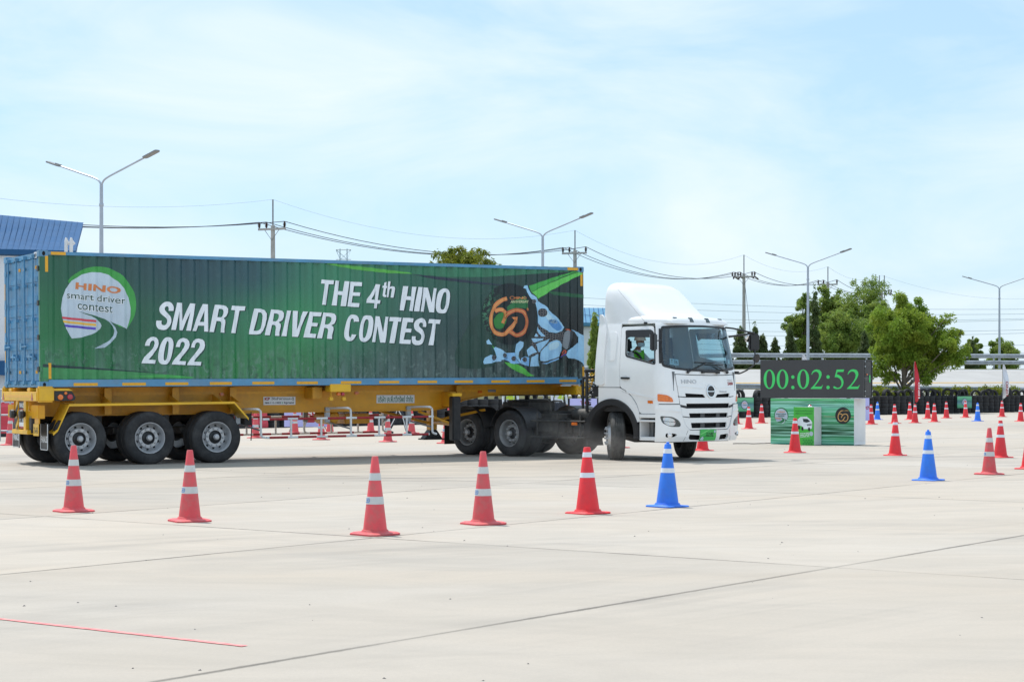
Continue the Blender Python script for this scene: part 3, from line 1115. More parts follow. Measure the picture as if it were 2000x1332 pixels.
# ------------------------------------------------------------------ power line
POLES = [(533, 124.0, 390, 448, 'straight', "concrete power pole with three insulators behind the middle of the container"),
         (1123, 147.0, 450, 495, 'straight', "concrete power pole with three insulators behind the container's front corner"),
         (1453, 178.0, 498, 541, 'double', "concrete power pole with paired insulators right of the truck cab"),
         (1617, 191.0, 521, 556, 'straight', "power pole whose crossarm pokes out above the grove, left one"),
         (1722, 210.0, 538, 574, 'double', "twin-rod power pole showing above the grove, right one")]
AX = Vector((.70, -.30, 0)).normalized()
tips = []
for px, d, y_top, y_arm, kind, lab in POLES:
    b = base_at(px, d, -.3)
    root = empty("power_pole", b, 0, lab, "power pole", "concrete power poles")
    za, zt = zpx(y_arm, d) + .3, zpx(y_top, d) + .3
    obj("pole", MB().tube([(0, 0, 0), (0, 0, za * .6), (0, 0, za + .25)], [.21, .17, .14], 8), M_POLE_CONC, root)
    for k in ((0,) if px != 1722 else (-.25, .3)):
        obj("lightning_rod", MB().tube([(k, 0, za - .5), (k, 0, zt)], .055, 6), M_GREY, root)
    hw = 1.05
    Mx = Matrix((list(AX) + [0], [-AX.y, AX.x, 0, 0], [0, 0, 1, 0], [0, 0, 0, 1])).transposed()
    arm = obj("crossarm", MB().bx(-hw, hw, -.19, -.08, za - .07, za + .07, Mx), M_POLE_CONC, root, bevel=.01)
    obj("brace", MB().tube([Mx @ Vector((-.55, -.13, za - .05)), Mx @ Vector((0, -.15, za - .75)), Mx @ Vector((.55, -.13, za - .05))], .022, 5), M_GREY, root)
    tp = []
    for a in (-.97, -.42, .97):
        prof = [(.03, .05), (.05, .12), (.11, .15), (.05, .19), (.12, .24), (.05, .28), (.13, .34), (.05, .39), (.07, .46), (.03, .48)]
        for k2 in ((0,) if kind == 'straight' else (-.13, .13)):
            M = Matrix.Translation(Mx @ Vector((a * hw / 1.05 + k2, -.135, za)))
            obj("insulator", MB().lathe(prof, 10, M), M_INSUL, arm)
        tp.append(b + Mx @ Vector((a, -.135, za + .48)))
        if kind == 'double':
            for sg in (-1, 1):
                obj("strain_insulator", MB().tube([Mx @ Vector((a + .1, -.13 + sg * .12, za)), Mx @ Vector((a + .22, -.13 + sg * .85, za - .18))], .075, 7), M_INSUL, arm)
    tips.append((tp, b + Vector((0, 0, zt))))


def wire(a, b, sag, r, m_, name, lab, n=18, group=None, cat="power line"):
    pts = []
    for i in range(n + 1):
        t = i / n
        p = a.lerp(b, t)
        p.z -= sag * 4 * t * (1 - t)
        pts.append(p)
    return tag(obj(name, MB().tube(pts, r, 5), m_, smooth=60), lab, cat, group)


p0 = [v + (tips[0][0][1] - tips[1][0][1]) * 1.15 for v in tips[0][0]]
g0 = tips[0][1] + (tips[0][0][1] - tips[1][0][1]) * 1.15
spans = [(p0, g0)] + tips
SPAN_LABELS = ["from the left picture edge to the first power pole", "between the first and second power poles", "between the second power pole and the one right of the cab", "between the power pole right of the cab and the grove", "above the grove between the two farthest poles"]
for n_ in range(5):
    (ta, ga), (tb_, gb) = spans[n_], spans[n_ + 1]
    for k, w_ in enumerate(("upper black wire ", "middle black wire ", "lower black wire ")):
        wire(ta[(2, 1, 0)[k]], tb_[(2, 1, 0)[k]], (1.25, 1.3, 1.45, .9, .8)[n_], .024, M_WIRE, "power_line", w_ + SPAN_LABELS[n_], group="wires of the roadside power line")
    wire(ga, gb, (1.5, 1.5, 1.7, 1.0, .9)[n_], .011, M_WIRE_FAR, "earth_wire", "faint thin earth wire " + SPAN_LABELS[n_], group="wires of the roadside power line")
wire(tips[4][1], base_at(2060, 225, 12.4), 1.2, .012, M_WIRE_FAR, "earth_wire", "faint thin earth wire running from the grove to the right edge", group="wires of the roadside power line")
wire(base_at(1455, 178, zpx(556, 178)), base_at(1476, 176, 2.0), 0.0, .02, M_WIRE, "guy_wire", "slanting guy wire beside the power pole right of the cab", cat="guy wire")
# transmission lines far away
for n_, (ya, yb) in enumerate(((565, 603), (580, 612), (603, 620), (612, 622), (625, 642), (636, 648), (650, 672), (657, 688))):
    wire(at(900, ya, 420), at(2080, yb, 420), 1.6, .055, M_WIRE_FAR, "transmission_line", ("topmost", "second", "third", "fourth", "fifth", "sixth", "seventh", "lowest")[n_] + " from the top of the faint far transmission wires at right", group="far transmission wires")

# lattice tower far behind
dt = 420.0
tw = MB()
tb0, zt0 = base_at(671, dt), zpx(486, dt)
for sx in (-1, 1):
    tw.tube([(sx * 3, 0, 0), (sx * .8, 0, zt0 - 4), (sx * .8, 0, zt0)], .14, 4)
for z_ in (zt0 - 2.4, zt0 - .2):
    tw.tube([(-1.7, 0, z_), (1.7, 0, z_)], .12, 4)
for z_ in range(2, int(zt0) - 4, 4):
    w0 = 3 - 2.2 * z_ / (zt0 - 4)
    w1 = 3 - 2.2 * min(1, (z_ + 4) / (zt0 - 4))
    tw.tube([(-w0, 0, z_), (w1, 0, z_ + 4)], .1, 4)
    tw.tube([(w0, 0, z_), (-w1, 0, z_ + 4)], .1, 4)
tw.tube([(-1.7, 0, zt0 - .2), (.8, 0, zt0 - 2.4), (1.7, 0, zt0 - .2), (-.8, 0, zt0 - 2.4), (-1.7, 0, zt0 - .2)], .09, 4)
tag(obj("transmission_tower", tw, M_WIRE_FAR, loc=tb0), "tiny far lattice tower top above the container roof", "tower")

# ------------------------------------------------------------------ buildings
M_ROOF = mat("blue_metal_sheet", (0.018, 0.092, 0.225), 0.9, 0.0, 0.08, .6)
M_ROOF_R = mat("blue_metal_rib", (0.017, 0.086, 0.21), 0.9, 0.0, 0.05, .6)
M_WALLW = mat("white_wall", (0.72, 0.74, 0.77), 0.7, 0, 0.04, .5)
M_ROOF2 = mat("teal_blue_sheet", (0.06, 0.22, 0.36), 0.5, 0.1, 0.08, .6)


def shed(ridge_a, ridge_b, eave_a, eave_b, nrib, m_roof, m_rib, label, extra=None):
    """hall with one visible roof slope: ridge a-b above, eave a-b below, walls down to the ground"""
    org = Vector((eave_b.x, eave_b.y, 0))
    root = empty("hall_building", org, 0, label, "building")
    L = lambda p: p - org
    back = (ridge_a - eave_a)
    back.z = 0
    ea2, eb2 = eave_a + back * 2, eave_b + back * 2
    roof = MB().add([L(eave_a), L(eave_b), L(ridge_b), L(ridge_a), L(ea2), L(eb2)], [(0, 1, 2, 3), (3, 2, 5, 4)])
    thick = Vector((0, 0, -.25))
    roof.add([L(eave_a), L(eave_b), L(eave_b) + thick, L(eave_a) + thick, L(ridge_b), L(ridge_b) + thick], [(0, 1, 2, 3), (1, 4, 5, 2)])
    ro = obj("roof", roof, m_roof, root, smooth=None)
    rib = MB()
    nrm = (eave_b - eave_a).cross(ridge_a - eave_a).normalized()
    if nrm.y > 0:
        nrm = -nrm
    for i in range(nrib + 1):
        t = i / nrib
        a, b = L(eave_a.lerp(eave_b, t)), L(ridge_a.lerp(ridge_b, t))
        w = (eave_b - eave_a).normalized() * .035
        rib.add([a - w, a + w, b + w, b - w, a + nrm * .012, b + nrm * .012], [(0, 4, 5, 3), (4, 1, 2, 5), (0, 1, 4)])
    obj("roof_rib", rib, m_rib, ro, smooth=None)
    inn = (eave_b - eave_a).normalized()
    wa, wb = L(eave_a) + back.normalized() * .4, L(eave_b) + back.normalized() * .4 - inn * .3
    wall = MB()
    dz = Vector((0, 0, -.3))
    g = lambda p: Vector((p.x, p.y, -.2))
    wr = L(ridge_b) - inn * .3
    we = L(eb2) - inn * .3
    wall.add([wa + dz, wb + dz, g(wb), g(wa), wr + dz, we + dz, g(we)], [(0, 1, 2, 3), (1, 4, 5, 6, 2)])
    obj("wall", wall, M_WALLW, root, smooth=None)
    return root, L


ea, eb = at(-260, 480, 84), at(147, 490, 92)
ra, rb = at(-240, 398, 96), at(162, 435, 104)
root, L = shed(ra, rb, ea, eb, 34, M_ROOF, M_ROOF_R, "white hall with a ribbed blue metal roof behind the container doors")
obj("blue_band", MB().bx(-6.0, -.5, -.6, -.35, 2.05, 2.75, Matrix.Rotation(math.atan2(eb.y - ea.y, eb.x - ea.x), 4, 'Z') @ Matrix.Translation((0, .4, 0))), M_ROOF, root, smooth=None)
for k, px in enumerate((129, 139)):
    q = L(at(px, 490, 90))
    pts = smooth_line([q + Vector((0, 0, -6)), q + Vector((0, 0, .05)), q + Vector((.04, .05, .3)), q + Vector((.12, .1, .42))], 5)
    obj("vent_pipe", MB().tube(pts, .085, 10), M_WHITE_MATT, root)
shed(at(1000, 600, 150), at(1230, 602, 150), at(1000, 629, 142), at(1235, 631, 142), 26, M_ROOF2, M_ROOF_R, "low white shed with a blue roof in the gap between container and cab")
# ------------------------------------------------------------------ shipping container on its trailer
CX, CY = -8.887, 35.0
UX, UY = 0.861, 0.509
YAW = math.atan2(UY, UX)
PITCH = 0.0066
ZB = 1.4866


def ppx(px, py, t=0.0):
    """where a sight line meets the upright plane t metres behind the near side: (distance from rear, height)"""
    k = (px - 1000.0) / F
    s_ = (k * (CY + UX * t) - CX + UY * t) / (UX - UY * k)
    d = CY + UY * s_ + UX * t
    return s_, CAMH + (HOR - py) / F * d


def cpx(px, py):
    s_, z_ = ppx(px, py)
    return s_, z_ - ZB - PITCH * s_


def rpx(px, py, x=0.0):
    """the rear plane: (t, z)"""
    k = (px - 1000.0) / F
    t = -(-CX - UX * x + (CY + UY * x) * k) / (UY + UX * k)
    d = CY + UX * t + UY * x
    return t, CAMH + (HOR - py) / F * d


CL, CW, CHT = 12.192, 2.438, 2.591
cont = empty("shipping_container", (CX, CY, ZB), YAW, "forty foot container, blue ends, green contest wrap on its long side", "container")
cont.rotation_euler = (0, -PITCH, YAW)

M_BLUE = mat("container_blue", (0.085, 0.275, 0.47), 0.45, 0, 0.10, 2.5, dirt=((0.16, 0.20, 0.24), 0.4, 3))
M_BLUE_D = mat("container_blue_dull", (0.10, 0.30, 0.50), 0.5, 0, 0.14, 3, dirt=((0.20, 0.22, 0.24), 0.5, 2.2))


def wrap_material():
    m, nd, lk, bs = new_mat("printed_green_wrap")
    tc = nd.new("ShaderNodeTexCoord").outputs['Object']
    sp = nd.new("ShaderNodeSeparateXYZ")
    lk.new(tc, sp.inputs[0])
    x = mth(nd, lk, 'DIVIDE', sp.outputs[0], CL)
    K = 0.74
    rows = []
    for stops in (
        ((.03, (48, 112, 86)), (.12, (52, 96, 92)), (.24, (58, 92, 104)), (.36, (62, 104, 112)), (.50, (76, 156, 118)), (.62, (66, 128, 106)), (.83, (50, 88, 80)), (.97, (38, 58, 60))),
        ((.03, (48, 130, 80)), (.14, (52, 112, 84)), (.26, (60, 124, 100)), (.44, (76, 170, 112)), (.54, (74, 146, 112)), (.68, (66, 100, 98)), (.84, (46, 68, 68)), (.97, (22, 32, 36))),
        ((.03, (40, 140, 76)), (.14, (50, 122, 80)), (.28, (58, 146, 84)), (.42, (56, 150, 80)), (.53, (70, 118, 98)), (.66, (74, 98, 96)), (.82, (52, 68, 68)), (.97, (28, 34, 36)))):
        rows.append(ramp(nd, lk, x, [(p, lin(*c, k=K)) for p, c in stops]))
    z = sp.outputs[2]
    wob = noise(nd, lk, tc, 0.5, 3)
    zz = mth(nd, lk, 'MULTIPLY_ADD', wob, 0.5, z)
    f1 = nd.new("ShaderNodeMapRange")
    f1.interpolation_type = 'SMOOTHSTEP'
    f1.inputs['From Min'].default_value = 0.55
    f1.inputs['From Max'].default_value = 1.55
    lk.new(zz, f1.inputs[0])
    f2 = nd.new("ShaderNodeMapRange")
    f2.interpolation_type = 'SMOOTHSTEP'
    f2.inputs['From Min'].default_value = 1.45
    f2.inputs['From Max'].default_value = 2.55
    lk.new(zz, f2.inputs[0])
    c = mixc(nd, lk, f1.outputs[0], rows[2], rows[1])
    c = mixc(nd, lk, f2.outputs[0], c, rows[0])
    # vertical grime streaks, scuffs and lifted film, mostly near the bottom
    stv = mapping(nd, lk, tc, (7.5, 1, 0.55))
    stk = ramp(nd, lk, noise(nd, lk, stv, 1.0, 5, 0.6), [(0.40, 0.0), (0.66, 0.75)])
    low = nd.new("ShaderNodeMapRange")
    low.inputs['From Min'].default_value = 1.25
    low.inputs['From Max'].default_value = 0.25
    low.inputs['To Min'].default_value = 0.06
    low.inputs['To Max'].default_value = 1.0
    lk.new(zz, low.inputs[0])
    c = mixc(nd, lk, mth(nd, lk, 'MULTIPLY', stk, low.outputs[0]), c, lin(122, 146, 144))
    blot = ramp(nd, lk, noise(nd, lk, mapping(nd, lk, tc, (1, 1, .8)), 5.5, 6, 0.7, 0.6), [(0.53, 0.0), (0.60, 0.7)])
    c = mixc(nd, lk, mth(nd, lk, 'MULTIPLY', blot, low.outputs[0]), c, lin(40, 66, 60))
    blot2 = ramp(nd, lk, noise(nd, lk, mapping(nd, lk, tc, (1, 1, .7), (4, 0, 2)), 9.0, 6, 0.7, 0.8), [(0.55, 0.0), (0.62, 0.7)])
    c = mixc(nd, lk, mth(nd, lk, 'MULTIPLY', blot2, low.outputs[0]), c, lin(128, 152, 146))
    lk.new(c, bs.inputs['Base Color'])
    lk.new(mth(nd, lk, 'MULTIPLY_ADD', stk, 0.35, 0.24), bs.inputs['Roughness'])
    bs.inputs['Specular IOR Level'].default_value = 0.5
    bn = nd.new("ShaderNodeBump")
    bn.inputs['Strength'].default_value = 0.35
    bn.inputs['Distance'].default_value = 0.02
    h = mth(nd, lk, 'MULTIPLY', noise(nd, lk, tc, 9.0, 5, 0.7), low.outputs[0])
    lk.new(h, bn.inputs['Height'])
    lk.new(bn.outputs[0], bs.inputs['Normal'])
    return m


M_WRAP = wrap_material()

# corrugation
PX0, PX1 = 0.17, 12.02
NPER = 42
PER = (PX1 - PX0) / NPER
BR = [0.0, 0.27, 0.50, 0.77]       # outer flat, slope in, inner flat, slope out
COR_Y0, COR_D = 0.018, 0.044
CUTS = [PX0 + PER * (i + b) for i in range(NPER) for b in BR] + [PX1]


def cor(x):
    if x < PX0 - 1e-5 or x > PX1 + 1e-5:
        return COR_Y0 - .0175
    if x <= PX0 or x >= PX1:
        return COR_Y0
    p = ((x - PX0) / PER) % 1.0
    if p < BR[1]:
        return COR_Y0
    if p < BR[2]:
        return COR_Y0 + COR_D * (p - BR[1]) / (BR[2] - BR[1])
    if p < BR[3]:
        return COR_Y0 + COR_D
    return COR_Y0 + COR_D * (1 - (p - BR[3]) / (1 - BR[3]))


def side_sheet(flip):
    xs = CUTS
    mb = MB()
    vs = []
    for x in xs:
        y = cor(x)
        y = CW - y if flip else y
        vs += [(x, y, .155), (x, y, 1.3), (x, y, 2.52)]
    mb.add(vs, [(3 * i + k, 3 * i + 3 + k, 3 * i + 4 + k, 3 * i + 1 + k) for i in range(len(xs) - 1) for k in (0, 1)])
    return mb


obj("side_panel", side_sheet(False), M_WRAP, cont, smooth=None)
obj("side_panel", side_sheet(True), M_BLUE, cont, smooth=None)
for y0, y1 in ((0.0, .10), (CW - .10, CW)):
    near = y0 == 0.0
    obj("corner_post", MB().bx(.012, .168, y0 + .002, y1 - .002, .118, CHT - .118), M_WRAP if near else M_BLUE, cont, bevel=.006)
    obj("corner_post", MB().bx(CL - .168, CL - .012, y0 + .002, y1 - .002, .118, CHT - .118), M_WRAP if near else M_BLUE, cont, bevel=.006)
    yy = (0.004, .06) if near else (CW - .06, CW - .004)
    obj("bottom_rail", MB().bx(.17, CL - .17, yy[0], yy[1], .012, .152), M_BLUE_D, cont, bevel=.004)
    obj("top_rail", MB().bx(.17, CL - .17, yy[0], yy[1], CHT - .085, CHT - .02), M_BLUE_D, cont, bevel=.004)
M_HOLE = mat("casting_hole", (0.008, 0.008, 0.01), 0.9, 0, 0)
for x0_ in (0.0, CL - .178):
    for y0_ in (0.0, CW - .162):
        for z0_ in (0.0, CHT - .118):
            cs = obj("corner_casting", MB().bx(x0_, x0_ + .178, y0_, y0_ + .162, z0_, z0_ + .118), M_BLUE_D, cont, bevel=.008)
            if y0_ == 0.0:
                el = [(x0_ + .089 + .030 * math.cos(a), z0_ + .058 + .042 * math.sin(a)) for a in frange(0, 2 * math.pi, .4)[:-1]]
                obj("casting_hole", MB().prism_xz(el, -.003, .02), M_HOLE, cs, smooth=None)
# roof, front, floor
mb = MB()
xs = frange(.02, CL - .02, .1)
mb.add([(x, y, CHT - .03 + (.012 if i % 2 else 0)) for i, x in enumerate(xs) for y in (.03, CW - .03)], [(2 * i, 2 * i + 2, 2 * i + 3, 2 * i + 1) for i in range(len(xs) - 1)])
obj("roof_panel", mb, M_BLUE_D, cont, smooth=None)
obj("front_panel", MB().bx(CL - .09, CL - .04, .10, CW - .10, .1, CHT - .1), M_BLUE, cont)
obj("underside", MB().bx(.175, CL - .175, .003, CW - .003, .004, .0115), M_HOLE, cont, smooth=None)
obj("floor", MB().bx(.05, CL - .05, .06, CW - .06, .03, .12), M_BLUE_D, cont)
for z0_, z1_, nm in ((CHT - .135, CHT - .03, "door_header"), (0.0 + .01, .125, "door_sill")):
    obj(nm, MB().bx(.02, .12, .17, CW - .17, z0_, z1_), M_BLUE, cont, bevel=.006)

# doors with ribs, lock bars, handles and hinges
for dn, (ya, yb) in enumerate(((.105, 1.214), (1.224, CW - .105))):
    door = obj("door", MB().bx(.045, .085, ya, yb, .13, CHT - .14), M_BLUE, cont, bevel=.006)
    fr = MB()
    for y0_, y1_ in ((ya, ya + .07), (yb - .07, yb)):
        fr.bx(.024, .05, y0_ + .002, y1_ - .002, .132, CHT - .142)
    obj("door_frame", fr, M_BLUE, door, bevel=.004)
    for zc in (.42, .80, 1.02, 1.24, 1.46, 1.68, 2.06):
        h = .075 if .7 < zc < 1.8 else .05
        obj("door_rib", MB().prism([(ya + .08, zc - h), (yb - .08, zc - h), (yb - .10, zc - h + .03), (yb - .10, zc + h - .03), (yb - .08, zc + h), (ya + .08, zc + h), (ya + .10, zc + h - .03), (ya + .10, zc - h + .03)], -.046, -.026, Matrix(((0, 0, -1, 0), (1, 0, 0, 0), (0, 1, 0, 0), (0, 0, 0, 1)))), M_BLUE, door, bevel=.004)
    for q, yk in enumerate((ya + .27, yb - .27)):
        bar = obj("lock_bar", MB().tube([(-.012, yk, .09), (-.012, yk, CHT - .09)], .019, 10), M_BLUE, door)
        for zc in (.10, CHT - .10):
            obj("bar_keeper", MB().bx(-.045, .022, yk - .045, yk + .045, zc - .035, zc + .035).bx(-.055, .0, yk + .02, yk + .075, zc - .05, zc - .02), M_BLUE_D, bar, bevel=.005)
        for zc in (.55, 1.3, 1.95):
            obj("bar_bracket", MB().bx(-.038, .03, yk - .035, yk + .035, zc - .03, zc + .03), M_BLUE_D, bar, bevel=.005)
        zh = .78 if q else .58
        obj("door_handle", MB().tube([(-.03, yk, zh), (-.05, yk + .06, zh + .01), (-.05, yk + (.24 if q == 0 else -.24), zh + .015)], .014, 7).bx(-.06, .03, yk - .03 + .12, yk + .03 + .12, zh - .05, zh + .07), M_BLUE_D, bar, bevel=.003)
    ye = ya if dn == 0 else yb
    for zc in (.35, .95, 1.6, 2.25):
        obj("hinge", MB().bx(-.004, .05, ye - .06, ye + .06, zc - .05, zc + .05), M_BLUE_D if dn else M_BLACK, door, bevel=.006)
    for zc in (.30, 2.28):
        for yk in (ya + .09, yb - .22):
            obj("reflector_tape", MB().bx(.018, .0225, yk + .01, yk + .14, zc - .03, zc + .03), M_TAPE, door, smooth=None)
for zc in (.66, 1.25, 1.9):
    obj("reflector_tape", MB().bx(.008, .0115, CW - .075, CW - .035, zc - .16, zc + .16), M_TAPE, cont, smooth=None)
M_INK = mat("dark_ink", (0.03, 0.035, 0.045), 0.5, 0, 0)
sgn = obj("number_plate", MB().bx(.012, .0165, .19, .37, CHT - .135, CHT - .02), M_WHITE_FILM, cont, smooth=None)
text_plane("lettering", "NEU", M_INK, sgn, (.0095, .28, CHT - .08), (0, -1, 0), (0, 0, 1), width=.15, height=.07, bold=.03)

# yellow reflector tape along the rails and posts of the long side
TAPES = [(144, 191, 748, 753.6), (239, 285, 747.4, 752.8), (323, 368, 746.7, 752), (410, 453, 746, 751.5), (493, 536, 745.4, 750.6), (580, 621, 745.2, 750.2), (666, 706, 744.3, 749.2), (741, 780, 743.8, 748.6), (816, 854, 743.4, 748), (888, 924, 743, 747.6), (960, 996, 742.8, 747.3), (1029, 1064, 742.4, 746.6), (1093, 1126, 741.8, 745.8)]
for a, b, y0_, y1_ in TAPES:
    s0, z1_ = cpx(a, y0_)
    s1, z0_ = cpx(b, y1_)
    obj("reflector_tape", MB().bx(s0, s1, 0.0, .0035, max(z0_, .02), min(z1_, .145)), M_TAPE, cont, smooth=None)
obj("reflector_tape", MB().bx(*[v for v in (cpx(101, 490)[0], cpx(130, 490)[0])], 0.0, .0035, CHT - .082, CHT - .024), M_TAPE, cont, smooth=None)
obj("reflector_tape", MB().bx(cpx(1110, 520)[0], cpx(1131, 520)[0], 0.0, .0035, CHT - .082, CHT - .024), M_TAPE, cont, smooth=None)
for px, y0_, y1_ in ((92.5, 500, 531), (97.5, 709, 740), (1137, 533, 559), (1140, 716, 735)):
    s_, z1_ = cpx(px, y0_)
    _, z0_ = cpx(px, y1_)
    dx = .028
    obj("reflector_tape", MB().bx(s_ - dx, s_ + dx, -.0015, .0015, max(z0_, .125), z1_), M_TAPE, cont, smooth=None)

# ---- printed artwork, laid over the corrugations
PRINT_MATS = {}


def pm(rgb, rough=.42, k=1.12):
    key = (rgb, rough)
    if key not in PRINT_MATS:
        PRINT_MATS[key] = mat("print_%d_%d_%d" % rgb, lin(*rgb, k=k), rough, 0, 0.07, 6, dirt=(tuple(x * .55 for x in lin(*rgb)), .45, 5))
    return PRINT_MATS[key]


def on_side(vs, fs, layer):
    fn = lambda u, w, off: Vector((min(max(u, .014), CL - .014), cor(u) - .0022 * layer, w))
    us = [p[0] for p in vs]
    lo, hi = min(us), max(us)
    return drape(vs, fs, fn, [c for c in CUTS + [PX0 - .001, PX1 + .001] if lo < c < hi])


def art_poly(name, pts, m_, layer, T, smoothk=0, holes=(), parent=None):
    pts = [T(*p) for p in pts]
    if smoothk:
        pts = [tuple(p)[:2] for p in smooth_line([Vector((a, b)) for a, b in pts], smoothk, True)]
    pts = [cpx(*p) for p in pts]
    vs, fs = tri2d(pts)
    return obj(name, on_side(vs, fs, layer), m_, parent or cont, smooth=None, fixn=False)


def art_stroke(name, pts, w, m_, layer, T, parent=None):
    pts = [T(*p) for p in pts]
    pts = smooth_line([Vector((a, b)) for a, b in pts], 6)
    vs, fs = stroke([tuple(p)[:2] for p in pts], w)
    vs = [cpx(*p) for p in vs]
    fs2 = []
    for f in fs:
        fs2 += [(f[0], f[1], f[2]), (f[0], f[2], f[3])]
    return obj(name, on_side(vs, fs2, layer), m_, parent or cont, smooth=None, fixn=False)


def art_text(name, s_, BL, BR_, TL, m_, layer, T, bold=0.0, parent=None, dx=0, dy=0, space=1.0):
    BL, BR_, TL = T(*BL), T(*BR_), T(*TL)
    vs, fs = text_quad(s_, BL, BR_, TL, bold, 3, space)
    vs = [cpx(a + dx, b + dy) for a, b in vs]
    return obj(name, on_side(vs, fs, layer), m_, parent or cont, smooth=None, fixn=False)


TA = lambda x, y: (600 + x / 6.25, 520 + y / 6.25)
TB = lambda x, y: (260 + x / 5.5556, 570 + y / 5.5556)
TCc = lambda x, y: (100 + x / 7.0105, 510 + y / 7.0105)
TD = lambda x, y: (930 + x / 6.66, 540 + y / 6.66)
T4 = lambda x, y: (820 + x / 5.122, 500 + y / 5.122)
T1 = lambda x, y: (x / 3.33, 460 + y / 3.33)
TP = lambda x, y: (x, y)

P_WHITE = mat("print_white", (0.88, 0.92, 0.97), 0.4, 0, 0.03, 5)
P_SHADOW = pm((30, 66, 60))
# swooshes
art_poly("green_swoosh", [(600, 509), (1128, 522), (1128, 530), (952, 541), (880, 541), (800, 535), (740, 528), (660, 519)], pm((58, 122, 92)), 1, TP)
art_poly("green_swoosh", [(640, 514), (720, 522), (800, 532), (810, 535), (760, 533.5), (700, 527), (650, 518)], pm((92, 176, 78)), 2, TP)
art_poly("dark_swoosh", [(806, 535), (880, 543), (960, 553), (1010, 560), (930, 554), (850, 545)], pm((46, 58, 74)), 2, TP)
art_poly("green_swoosh", [(84, 717), (200, 722), (300, 729), (378, 736), (376, 739.5), (84, 741)], pm((64, 138, 84)), 1, TP)
art_poly("dark_swoosh", [(84, 711), (130, 714), (220, 721), (330, 730), (200, 722.5), (84, 717)], pm((34, 60, 60)), 2, TP)
art_poly("light_swoosh", [(250, 735), (330, 731.5), (382, 737), (370, 738.5), (300, 736.5)], pm((72, 168, 84)), 2, TP)
art_poly("dark_disc", [(905, 660), (920, 630), (945, 607), (955, 600), (975, 690), (960, 716), (900, 718), (890, 690)], pm((44, 74, 66)), 1, TP, 4)
art_poly("green_band", [(1072, 568), (1146, 576), (1146, 583), (1085, 576)], pm((40, 96, 64)), 1, TP)
art_poly("green_ray", [(1113, 297), (1350, 215), (1560, 152), (1600, 158), (1480, 195), (1300, 275), (1130, 358)], pm((70, 168, 76)), 2, T4)
art_poly("green_ray", [(1132, 362), (1300, 280), (1490, 200), (1600, 162), (1640, 178), (1450, 278), (1320, 350), (1200, 428)], pm((104, 200, 92)), 2, T4)
art_poly("green_ray", [(728, 890), (770, 920), (752, 930)], pm((96, 190, 84)), 2, T4)
art_poly("green_ray", [(855, 1058), (1000, 1085), (1075, 1140), (1150, 1200), (1085, 1204), (1010, 1165), (930, 1130)], pm((92, 184, 80)), 2, T4)
# globe
GLOBE = mat("print_globe", lin(26, 40, 42, 1.1), 0.4, 0, 0.2, 6)
g_nd, g_lk = GLOBE.node_tree.nodes, GLOBE.node_tree.links
g_bs = g_nd['Principled BSDF']
g_tc = g_nd.new("ShaderNodeTexCoord").outputs['Object']
vor = g_nd.new("ShaderNodeTexVoronoi")
vor.inputs['Scale'].default_value = 26.0
g_lk.new(mapping(g_nd, g_lk, g_tc, (1, 0, 1.4)), vor.inputs['Vector'])
dots = ramp(g_nd, g_lk, vor.outputs['Distance'], [(0.12, 1.0), (0.3, 0.0)])
gx = g_nd.new("ShaderNodeSeparateXYZ")
g_lk.new(g_tc, gx.inputs[0])
lft = g_nd.new("ShaderNodeMapRange")
s_l, s_r = cpx(946, 640)[0], cpx(985, 640)[0]
lft.inputs['From Min'].default_value = s_r
lft.inputs['From Max'].default_value = s_l
g_lk.new(gx.outputs[0], lft.inputs[0])
net = ramp(g_nd, g_lk, noise(g_nd, g_lk, g_tc, 14, 5, .7), [(0.5, 0.0), (0.6, 1.0)])
gk = mth(g_nd, g_lk, 'MULTIPLY', mth(g_nd, g_lk, 'MAXIMUM', dots, net), mth(g_nd, g_lk, 'MULTIPLY', lft.outputs[0], 0.75))
g_lk.new(mixc(g_nd, g_lk, gk, lin(24, 38, 42), lin(96, 170, 128)), g_bs.inputs['Base Color'])
art_poly("globe", [(455 + 355 * math.cos(a), 488 + 400 * math.sin(a)) for a in frange(0, 2 * math.pi, .13)[:-1]], GLOBE, 2, TD)
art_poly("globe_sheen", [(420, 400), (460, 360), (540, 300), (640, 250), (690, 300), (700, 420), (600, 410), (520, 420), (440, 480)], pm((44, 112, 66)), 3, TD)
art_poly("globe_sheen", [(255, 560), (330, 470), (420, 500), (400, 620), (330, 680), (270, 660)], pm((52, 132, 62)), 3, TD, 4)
# ribbon figure 60
P_OR = pm((224, 140, 86))
P_OR2 = pm((200, 108, 72))
P_ORL = pm((236, 190, 110))
R1 = [(425, 287), (335, 315), (255, 400), (208, 520), (207, 620), (245, 705), (320, 752), (395, 745), (440, 700), (500, 625), (540, 570)]
R2 = [(268, 455), (310, 432), (362, 440), (402, 480), (385, 545), (358, 610)]
R3 = [(385, 545), (430, 485), (490, 448), (560, 438), (625, 462), (668, 530), (674, 620), (645, 700), (585, 755), (520, 760), (455, 715)]
for pts, m_ in ((R3, P_OR2), (R2, P_OR), (R1, P_OR)):
    art_stroke("ribbon_figure", pts, 7.6, m_, 4, TD)
    art_stroke("ribbon_line", pts, .9, P_ORL, 5, TD)
art_poly("ribbon_arrow", [(470, 530), (562, 524), (552, 610)], P_OR, 4, TD)
art_text("lettering", "HINO", (508, 295), (672, 295), (510, 263), P_OR, 4, TD, .03)
art_stroke("emblem_ring", [(480 + 24 * math.cos(a), 279 + 20 * math.sin(a)) for a in frange(0, 2 * math.pi, .5)], .8, P_OR, 4, TD)
art_text("lettering", "ANNIVERSARY", (460, 346), (706, 346), (462, 310), pm((200, 206, 160)), 4, TD, .03)
art_text("lettering", "th", (676, 445), (704, 445), (678, 402), P_OR, 4, TD, .02)
